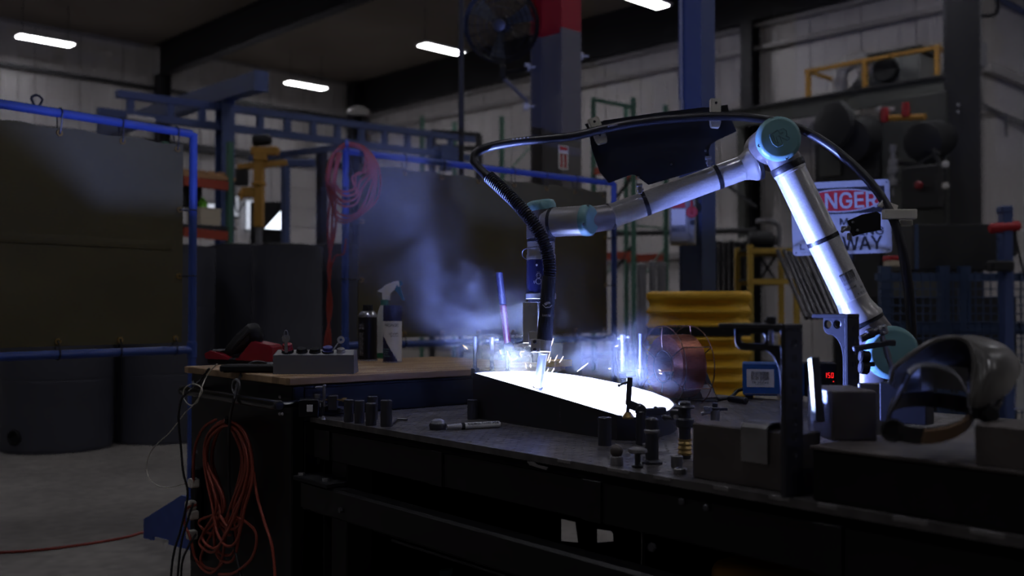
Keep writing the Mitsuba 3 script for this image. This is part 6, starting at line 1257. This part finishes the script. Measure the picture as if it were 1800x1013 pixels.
single('steel_block', 'wide dark steel block behind the square block and the face shield headband', 'steel block', Frame(atz(1548, 700, TZ + 0.07) * [1, 1, 0] + EZ * RZ, EU, EV, EZ)(box([-0.03, -0.3, 0.0], [0.07, -0.2, 0.062], 0.002)) if False else Frame(rp(1546, 741), EU, EV, EZ)(box([0, 0, 0], [0.09, 0.03, 0.073], 0.002)), 'm_steel_dark')
single('steel_plate', 'grey machined plate standing behind the face shield headband', 'steel plate', Frame(np.array([*at(1542, 690, 1.98)[:2], TZ]), [1, 0, 0], [0, 1, 0], EZ)(box([-0.035, 0, 0.0], [0.035, 0.012, at(0, 674, 1.98)[2] - TZ], 0.002)), 'm_steel_bare')

# ------------------------------------------------------------------ face shield
t = thing('face_shield', 'grey welding face shield with open headband lying on the raised beam at the right', 'face shield')
YH = 1.43; hpt = lambda px, py, d=0.0: at(px, py, YH + d); hs = YH / FPX
nu_, nv_ = 30, 40
rim = [(1566, 676, -.02), (1570, 650, -.025), (1590, 632, -.03), (1618, 612, -.03), (1645, 598, -.03), (1675, 593, -.03), (1698, 600, -.03), (1708, 617, -.035), (1712, 640, -.04), (1710, 670, -.045), (1706, 700, -.05), (1712, 718, -.05)]
back = [(1590, 690, .09), (1600, 660, .10), (1640, 625, .11), (1690, 600, .11), (1720, 592, .10), (1745, 598, .09), (1765, 606, .08), (1782, 620, .05), (1794, 640, .03), (1792, 660, .01), (1775, 690, -.02), (1745, 712, -.03)]
mid = [(1572, 682, .05), (1580, 650, .05), (1612, 624, .05), (1655, 600, .04), (1690, 590, .03), (1718, 592, .02), (1738, 600, 0), (1752, 615, -.03), (1757, 640, -.05), (1752, 668, -.06), (1742, 698, -.06), (1728, 716, -.055)]
def loft(rows, nu, nv):
    R = [smooth_path([hpt(*q) for q in r], per=12) for r in rows]; n = len(R[0]); idx = np.linspace(0, n - 1, nv).astype(int); R = np.array([r[idx] for r in R])
    tt = np.linspace(0, 1, nu)[:, None, None]; G = (1 - tt) ** 2 * R[0] + 2 * tt * (1 - tt) * (2 * R[1] - 0.5 * (R[0] + R[2])) + tt ** 2 * R[2]
    return G
G_ = loft([rim, mid, back], nu_, nv_)
def sheet(G, th):
    nu, nv = G.shape[:2]; du = np.gradient(G, axis=0); dv = np.gradient(G, axis=1); nn = np.cross(du, dv); nn /= np.linalg.norm(nn, axis=2, keepdims=True) + 1e-12
    v = np.vstack([G.reshape(-1, 3), (G + nn * th).reshape(-1, 3)]); i, j = np.meshgrid(np.arange(nu - 1), np.arange(nv - 1), indexing='ij'); k = (i * nv + j).ravel(); m = nu * nv
    f = [np.stack([k, k + nv, k + nv + 1], 1), np.stack([k, k + nv + 1, k + 1], 1)]; f += [x[:, ::-1] + m for x in f]
    def edge(ids): ids = np.array(ids); a, b = ids[:-1], ids[1:]; return [np.stack([a, b, b + m], 1), np.stack([a, b + m, a + m], 1)]
    f += edge(range(nv)) + edge(range((nu - 1) * nv, nu * nv)) + edge(range(0, nu * nv, nv)) + edge(range(nv - 1, nu * nv, nv))
    return mesh(v, np.vstack(f))
obj('shell', sheet(G_, 0.003), 'm_helmet', t, smooth=55)
# closed dome end between the back row's ends
ctr = hpt(1735, 668, 0.09); Bk = G_[-1]; tt = np.linspace(0, 1, 12)[:, None, None]; D_ = Bk[None] * (1 - tt) + ctr * tt + np.array([0.03, 0.06, 0.0]) * np.sin(tt * np.pi) * 0.5
obj('crown', sheet(D_[:11], 0.003), 'm_helmet', t, smooth=55)
obj('rim', tube(G_[0][::2], 0.0034, 8), 'm_helmet', t, smooth=True)
def band(pts, hgt, th, up=EZ, closed=False):
    p = smooth_path([hpt(*q) for q in pts], closed=closed, per=8); tn = np.gradient(p, axis=0); up = unit(up)
    nn = np.cross(tn, up); nn /= np.linalg.norm(nn, axis=1, keepdims=True); c = np.stack([p - up * hgt / 2 - nn * th, p + up * hgt / 2 - nn * th, p + up * hgt / 2 + nn * th, p - up * hgt / 2 + nn * th], 1)
    n = len(p); v = c.reshape(-1, 3); f = []
    for i in range(n if closed else n - 1):
        j = (i + 1) % n
        for q in range(4): w_ = (q + 1) % 4; f += [[4 * i + q, 4 * i + w_, 4 * j + w_], [4 * i + q, 4 * j + w_, 4 * j + q]]
    if not closed: f += [[0, 2, 1], [0, 3, 2], [4 * n - 4, 4 * n - 3, 4 * n - 2], [4 * n - 4, 4 * n - 2, 4 * n - 1]]
    return mesh(v, f)
UPB = unit([0.1, -0.3, 1])
obj('headband', band([(1560, 742, -.03), (1562, 725, .0), (1575, 708, .05), (1610, 702, .09), (1655, 704, .10), (1695, 712, .07), (1714, 722, .03), (1706, 738, -.02), (1680, 756, -.06), (1640, 766, -.075), (1600, 765, -.07), (1570, 756, -.05)], 0.024, 0.0012, UPB, True), 'm_headband', t, smooth=50)
obj('crown_strap', band([(1596, 655, -.045), (1612, 644, -.03), (1640, 641, -.02), (1665, 648, -.02), (1685, 662, -.025), (1698, 685, -.03), (1703, 708, -.03), (1706, 728, -.025)], 0.022, 0.0013, unit([0.35, 1, 0.15])), 'm_headband_light', t, smooth=50)
obj('inner_band', band([(1596, 655, -.045), (1590, 672, -.04), (1580, 695, -.035), (1566, 722, -.03), (1560, 740, -.03)], 0.03, 0.0013, unit([0.3, 1, 0.1])), 'm_headband', t, smooth=50)
obj('sweat_pad', band([(1622, 768, -.078), (1650, 765, -.077), (1680, 756, -.064), (1704, 740, -.03)], 0.02, 0.003, UPB), 'm_headband_tan', t, smooth=50)
obj('visor_window', band([(1618, 667, .075), (1640, 664, .083), (1670, 664, .08), (1702, 668, .06)], 0.036, 0.001, EZ), 'm_clear_plastic', t, smooth=50)
obj('ratchet_knob', frame_z(hpt(1570, 757, -.05), unit([-0.4, -1, 0.1]))(lathe([[0, -0.004], [0.015, -0.004], [0.0165, 0.0], [0.0165, 0.008], [0.013, 0.011], [0.011, 0.008], [0, 0.008]], 26)), 'm_black_matte', t)
obj('pivot_knob', frame_z(hpt(1737, 729, -.045), unit([0.2, -1, 0.1]))(lathe([[0, -0.006], [0.012, -0.006], [0.014, 0.004], [0.01, 0.009], [0, 0.009]], 22)), 'm_black_matte', t)
obj('side_arm', band([(1700, 725, -.03), (1722, 728, -.042), (1742, 727, -.045), (1762, 700, -.03)], 0.016, 0.002, UPB), 'm_headband', t, smooth=50)
obj('visor', sheet(np.array([[hpt(1790 + 4 * i - 0.6 * j, 640 + 9 * j, 0.03 + 0.012 * i) for j in range(10)] for i in range(6)]), 0.002), 'm_clear_plastic', t, smooth=True)

# ------------------------------------------------------------------ wire spool, power box, sign, hammer
t = thing('wire_spool', 'copper welding wire spool in a wire basket at the back of the table', 'wire spool')
SD = unit([-0.9, -0.43, 0.0]); SCc = at(1189, 644, 3.14); SPF = frame_z(SCc, SD, [0, 0, 1]); Ro, Ri, Wd = 0.099, 0.052, 0.088
zz = np.linspace(-Wd / 2, Wd / 2, 45); pr = [[Ri, -Wd / 2]] + [[Ro + (0.0009 if i % 2 else -0.0006), z] for i, z in enumerate(zz)] + [[Ri, Wd / 2]]
rr_ = np.linspace(Ro, Ri, 24); prf = [[r, Wd / 2 + (0.0012 if i % 2 else 0)] for i, r in enumerate(rr_)]
obj('copper_winding', SPF(lathe([[Ri, -Wd / 2]] + pr[1:-1] + prf + [[Ri, -Wd / 2]], 72)), 'm_copper', t, smooth=25)
def circ(r, z, wr, n=40): return tube([[r * math.cos(a), r * math.sin(a), z] for a in np.arange(n) * 2 * np.pi / n], wr, 6, closed=True, smooth=False)
obj('basket', SPF([circ(0.127, 0.052, 0.0018), circ(0.127, -0.052, 0.0018), circ(0.05, 0.052, 0.0018), circ(0.05, -0.052, 0.0018)] + [tube([[0.05 * math.cos(a), 0.05 * math.sin(a), s_ * 0.052], [0.09 * math.cos(a), 0.09 * math.sin(a), s_ * 0.056], [0.127 * math.cos(a), 0.127 * math.sin(a), s_ * 0.052]], 0.0018, 6, per=3) for a in np.arange(6) * np.pi / 3 for s_ in (-1, 1)] + [rod([0.127 * math.cos(a), 0.127 * math.sin(a), -0.052], [0.127 * math.cos(a), 0.127 * math.sin(a), 0.052], 0.0018, 6) for a in np.arange(6) * np.pi / 3]), 'm_copper_wire', t, smooth=True)
obj('hub', SPF([rod([-0.03, 0.0, -0.06], [-0.03, 0.0, 0.05], 0.014, 16)]), 'm_black_matte', t)
t = thing('spool_stand', 'dark triangular plate stand with a white label behind the copper spool', 'stand')
SPn = unit([-0.5, -0.86, 0]); sP = SCc - SD * 0.085
sF = Frame(sP, np.cross(EZ, SPn) * -1 if (np.cross(EZ, SPn) @ [1, 0, 0]) < 0 else np.cross(EZ, SPn), EZ, SPn)
sq_ = [sF.inv(onplane(px, py, sP, SPn)) for px, py in ((1160, 600), (1214, 602), (1236, 640), (1264, 699), (1150, 690))]
base_z = TZ - sP[2]; pg = [(a[0], max(a[1], base_z)) for a in sq_]
obj('plate', sF(prism([(pg[0][0], pg[0][1]), (pg[1][0], pg[1][1]), (pg[2][0], pg[2][1]), (pg[3][0], base_z), (pg[4][0], base_z)], 0.004)), 'm_machine', t, smooth=False)
lq = [sF.inv(onplane(px, py, sP + SPn * 0.004, SPn)) for px, py in ((1226, 677), (1249, 676), (1259, 698), (1236, 700))]
obj('label', sF(prism([(a[0], max(a[1], base_z + 0.001)) for a in lq], 0.0008, 0.004)), 'm_decal_white', t, smooth=False)
obj('axle', rod(sP - [0, 0, 0.03], SCc - SD * 0.06 - [0, 0, 0.03], 0.012, 16), 'm_black_matte', t)
obj('foot', sF(box([pg[4][0], base_z, -0.03], [pg[3][0], base_z + 0.006, 0.03], 0.001)), 'm_machine', t)
# power box
t = thing('power_supply', 'blue and black power supply with barcode label and red digits behind the large bracket', 'power supply')
o = atz(1306, 702, TZ); s = o[1] / FPX; PBx = Frame(o, unit(EU * 0.35 + np.array([1.0, 0, 0])), None if False else np.cross(EZ, unit(EU * 0.35 + np.array([1.0, 0, 0]))), EZ)
Lb = (1470 - 1304) * s / PBx.x[0] * 0.93; Hb_ = (697 - 640) * s
obj('case', PBx(box([0, 0, 0.012], [Lb * 0.66, 0.1, Hb_ + 0.012], 0.004)), 'm_power_blue', t)
obj('front_panel', PBx(box([Lb * 0.66, -0.002, 0.012], [Lb, 0.1, Hb_ + 0.014], 0.003)), 'm_black_paint', t)
for x in (0.02, Lb * 0.6, Lb * 0.95): obj('foot', PBx(box([x - 0.012, 0.01, 0.0], [x + 0.012, 0.09, 0.013], 0.002)), 'm_black_rubber', t)
obj('trim_strip', PBx(box([0.006, -0.002, 0.016], [Lb * 0.6, 0.0, 0.019])), 'm_pendant_grey', t, smooth=False)
xl = (1331 - 1306) * s / PBx.x[0]; lbl = obj('label', PBx(box([0.012, -0.001, Hb_ * 0.38], [0.098, 0.0005, Hb_ * 0.93])), 'm_decal_white', t, smooth=False)
PL_ = Frame(PBx([0.055, -0.001, Hb_ * 0.72]), PBx.x, EZ, -PBx.y)
obj('barcode', PL_(barcode(0.058, 0.028, 21, 24)), 'm_decal_black', lbl, smooth=False)
obj('serial_number', PL_(flat_text('SN 000042', 0.0062, 0.0005, True, 0.052).apply_translation([0, -0.021, 0])), 'm_decal_black', lbl, smooth=False)
obj('small_print', PL_(box([-0.016, -0.028, 0], [0.014, -0.0268, 0.0005])), 'm_decal_black', lbl, smooth=False)
mat('led_red', (120, 10, 10), 0.5)
DF = lambda px, py: PBx.inv(onplane(px, py, PBx([0, -0.002, 0]), PBx.y))
dg = DF(1458, 660); segs = []
for k, ch in enumerate('150'):
    on = {'1': 'bc', '5': 'afgcd', '0': 'abcdef'}[ch]; w_, h_ = 0.0055, 0.0075; x0 = dg[0] - 0.012 + k * 0.0105
    S_ = {'a': (0, h_, w_, .0016), 'g': (0, 0, w_, .0016), 'd': (0, -h_, w_, .0016), 'f': (-w_ / 2, h_ / 2, .0016, h_), 'b': (w_ / 2, h_ / 2, .0016, h_), 'e': (-w_ / 2, -h_ / 2, .0016, h_), 'c': (w_ / 2, -h_ / 2, .0016, h_)}
    segs += [box([x0 + S_[c][0] - S_[c][2] / 2, -0.0036, dg[2] + S_[c][1] - S_[c][3] / 2], [x0 + S_[c][0] + S_[c][2] / 2, -0.0022, dg[2] + S_[c][1] + S_[c][3] / 2]) for c in on]
obj('display_digits', PBx(cat(segs)), 'm_led_red', t, smooth=False, emitter={'type': 'area', 'radiance': rgb([1.6, 0.02, 0.02]), 'sampling_weight': 0.05})
dg2 = DF(1465, 671); obj('indicator', PBx(boxc([dg2[0], -0.003, dg2[2]], [0.004, 0.002, 0.003])), 'm_led_red', t, smooth=False, emitter={'type': 'area', 'radiance': rgb([0.9, 0.02, 0.02]), 'sampling_weight': 0.02})
for px in (1444, 1461):
    dk = DF(px, 681); obj('knob', PBx(frame_z([dk[0], -0.002, dk[2]], [0, -1, 0])(cyl(0.009, 0, 0.012, 0.002, 18))), 'm_black_rubber', t)
single('power_lead', 'black lead with plug running left from the blue power supply', 'cable', [tube([PBx([0.0, 0.03, 0.03]), at(1296, 688, 3.28), atz(1284, 699, TZ + .01), atz(1262, 702, TZ + .008)], 0.006, 8), rod(atz(1282, 701, TZ + .012), atz(1312, 705, TZ + .012), 0.011, 10, 0.003)], 'm_black_rubber', smooth=True)
# sign
t = thing('danger_sign', 'white DANGER sign with red oval behind the upper robot arm', 'sign')
Ysn = 4.3; ssn = Ysn / FPX; cs = at(1478, 383, Ysn); GFs = Frame(cs, unit([1, -0.16, 0.03]), None if False else unit(np.cross(unit([-0.16, -1, 0]), unit([1, -0.16, 0.03]))), unit([-0.16, -1, 0.0]))
Wd_, Hd_ = 166 * ssn * 1.01, 129 * ssn
obj('plate', GFs(prism(rrect(-Wd_ / 2, -Hd_ / 2, Wd_ / 2, Hd_ / 2, 0.016), 0.003)), 'm_sign_white', t, smooth=False)
hx, hy0, hy1 = Wd_ / 2 - 0.022, Hd_ * 0.09 - 0.012, Hd_ / 2 - 0.028
obj('header', GFs(prism(sg.box(-hx, hy0, hx, hy1), 0.002, 0.003)), 'm_decal_black', t, smooth=False)
ov = shapely.affinity.scale(disc(0, 0, 1, 16), hx - 0.012, (hy1 - hy0) / 2 - 0.006); oc = (hy0 + hy1) / 2
obj('oval_edge', GFs(prism(shapely.affinity.translate(ov, 0, oc), 0.002, 0.0048)), 'm_sign_white', t, smooth=False)
obj('oval', GFs(prism(shapely.affinity.translate(ov.buffer(-0.006), 0, oc), 0.002, 0.0066)), 'm_red_paint', t, smooth=False)
wd = flat_text('DANGER', 0.066, 0.002, True, 134 * ssn); wd.apply_translation([-0.014, oc, 0.0085]); obj('lettering', GFs(wd), 'm_sign_white', t, smooth=False)
def line(sx, px, py, h, w):
    p = GFs.inv(onplane(px, py, cs, GFs.z)); m = flat_text(sx, h, 0.002, True, w); m.apply_translation([p[0], p[1], 0.003]); return m
for args in (('M', 1483, 390, 0.028, 0.034), ('ING', 1532, 406, 0.033, 0.1), ('AWAY', 1505, 428, 0.056, 0.215), ('L', 1410, 434, 0.026, 0.02)): obj('lettering', GFs(line(*args)), 'm_decal_black', t, smooth=False)
obj('small_print', GFs([box([GFs.inv(onplane(1407, 444, cs, GFs.z))[0], -Hd_ / 2 + 0.012, 0.003], [GFs.inv(onplane(1432, 444, cs, GFs.z))[0], -Hd_ / 2 + 0.0135, 0.0036])]), 'm_decal_black', t, smooth=False)
for sxn in (-1, 1):
    for syn in (-1, 1): obj('rivet', GFs(frame_z([sxn * (Wd_ / 2 - 0.013), syn * (Hd_ / 2 - 0.013), 0.003], EZ)(cyl(0.004, 0, 0.0015, 0.0005, 12))), 'm_steel_dark', t)
t = thing('sign_stand', 'dark steel stand behind the danger sign', 'stand')
obj('post', GFs(box([0.0, 0, 0], [0.0, 0, 0])) if False else rod([*(cs + GFs.x * 0.045 + GFs.z * -0.02)[:2], 0.02], cs + GFs.x * 0.045 - GFs.z * 0.02 + EZ * 0.1, 0.017, 14), 'm_machine_dark', t)
obj('cross_bar', GFs(box([-0.12, -0.01, -0.012], [0.12, 0.03, -0.001], 0.002)), 'm_machine_dark', t)
obj('base', frame_z([*(cs + GFs.x * 0.045 + GFs.z * -0.02)[:2], 0], EZ)(cyl(0.2, 0, 0.025, 0.006, 28)), 'm_machine_dark', t)
# rod standing in the smoke
t = thing('chipping_hammer', 'blue and red handled tool standing upright in the smoke left of the torch', 'hand tool')
r0, r1, r2 = at(877, 478, 3.0), at(884, 536, 3.0), at(893, 612, 3.0)
obj('blue_grip', rod(r0, r1, 0.0105, 14, 0.003), 'm_tool_blue', t); obj('red_grip', rod(r1, r2, 0.0105, 14, 0.002), 'm_tool_red', t); obj('head', [ball(at(894, 609, 3.0), 0.016, 2), rod(r2, [r2[0], r2[1], BZ], 0.007, 10)], 'm_black_matte', t, smooth=40)
single('wood_block', 'small brown wooden block lit behind the torch at the far end of the bench', 'block', Frame(np.array([*at(976, 640, 3.25)[:2], BZ]), EU, EV, EZ)(box([-0.03, -0.03, 0.0], [0.03, 0.05, 0.022], 0.003)), 'm_ochre')

# ------------------------------------------------------------------ sparks
mat('spark', (255, 210, 150), 0.5)
SPK = [(45, 293, 75, 318), (265, 322, 274, 348), (308, 327, 330, 383), (385, 340, 395, 365), (418, 402, 424, 432), (447, 408, 449, 425), (570, 300, 584, 252), (528, 425, 538, 395), (548, 388, 563, 340), (558, 397, 569, 365), (590, 388, 608, 352), (620, 397, 643, 360), (725, 450, 788, 402), (528, 485, 555, 432), (558, 480, 588, 432), (948, 303, 968, 296), (1210, 440, 1222, 448), (1212, 460, 1230, 465), (910, 433, 925, 433), (340, 383, 362, 372), (388, 335, 410, 330)]
r9 = random.Random(4); count = {'left': 0, 'right': 0}
for a, b, c, d in sorted(SPK, key=lambda q: q[0] + q[2]):
    Yk = 2.5 + r9.uniform(-0.06, 0.12); k3 = 450 / 1520.0
    p, q = at(800 + a * k3, 520 + b * k3, Yk), at(800 + c * k3, 520 + d * k3, Yk + r9.uniform(-.01, .01)); m = tube([p, (p + q) / 2, q], [0.0007, 0.0017, 0.0008], 6, smooth=False)
    side = 'left' if a < 440 else 'right'; w = ORD[count[side]]; count[side] += 1
    single('weld_spark', f'{w} glowing spark from the left among those {side} of the torch nozzle', 'spark', m, 'm_spark', f'welding sparks {side} of the nozzle', smooth=True, emitter={'type': 'area', 'radiance': rgb([2.6, 1.75, 1.15]), 'sampling_weight': 0.02})

# ------------------------------------------------------------------ weld smoke
def smoke():
    lo, hi = np.array([-0.62, 2.38, TZ + 0.02]), np.array([0.72, 3.25, 1.62])
    nx, ny, nz = 134, 87, 80
    gx, gy, gz = np.meshgrid(*[np.linspace(lo[k], hi[k], n) for k, n in enumerate((nx, ny, nz))], indexing='ij')
    P = np.stack([gx, gy, gz], -1); D = np.zeros(gx.shape)
    warp = np.stack([meshkit.fbm(P * 4.2, 3, 11), meshkit.fbm(P * 4.2, 3, 23), meshkit.fbm(P * 4.2, 3, 37)], -1) - 0.5
    Q = P + warp * 0.22
    for px, py, Y, r, d in ((925, 640, 2.68, .045, .4), (885, 632, 2.72, .06, 1.3), (850, 605, 2.74, .07, 1.7), (830, 640, 2.78, .05, 1.6), (872, 560, 2.74, .075, 1.5), (825, 560, 2.78, .085, 1.4), (790, 515, 2.80, .085, .9), (765, 465, 2.84, .085, .6), (745, 420, 2.88, .085, .4), (720, 370, 2.9, .09, .25), (700, 420, 2.9, .10, .25), (900, 500, 2.8, .09, .45), (940, 560, 2.75, .08, .45), (1000, 500, 2.85, .12, .12), (690, 330, 2.95, .12, .25), (895, 590, 2.72, .05, .6),
                            (845, 640, 2.70, .045, 1.2), (1045, 640, 2.80, .04, 4.5), (1080, 652, 2.74, .04, 4.5), (1115, 648, 2.70, .05, 4.0), (1150, 650, 2.68, .05, 3.6), (1185, 684, 2.60, .035, 4.5), (1165, 668, 2.62, .04, 5.0), (1052, 606, 2.82, .035, .6), (1000, 640, 2.80, .04, .3)):
        c = at(px, py, Y); D += d * np.exp(-((Q - c) ** 2).sum(-1) / (2 * r * r))
    n1 = meshkit.fbm(P * [9, 9, 7] + warp * 5, 4, 5); D *= np.clip((n1 - 0.36) * 4.2, 0.03, 1.9)
    for k, (g, n) in enumerate(((gx, nx), (gy, ny), (gz, nz))):
        e = np.clip(np.minimum(g - lo[k], hi[k] - g) / 0.05, 0, 1); D *= e
    D[D < 0.02] = 0
    grid = mi.VolumeGrid(np.ascontiguousarray(D.transpose(2, 1, 0)[..., None]).astype(np.float32))
    M = T().translate(lo.tolist()).scale((hi - lo).tolist())
    med = {'type': 'heterogeneous', 'albedo': {'type': 'constvolume', 'value': rgb([0.62, 0.62, 0.66])}, 'sigma_t': {'type': 'gridvolume', 'grid': grid, 'to_world': M}, 'scale': SMOKE_DENSITY, 'phase': {'type': 'isotropic'}}
    scene['weld_smoke'] = mikit.ply(box(lo, hi), {'type': 'null'}, smooth=False, interior=med)
    labels['weld_smoke'] = {'label': 'blue lit welding smoke drifting up from the workpiece', 'category': 'smoke', 'kind': 'stuff'}
smoke()
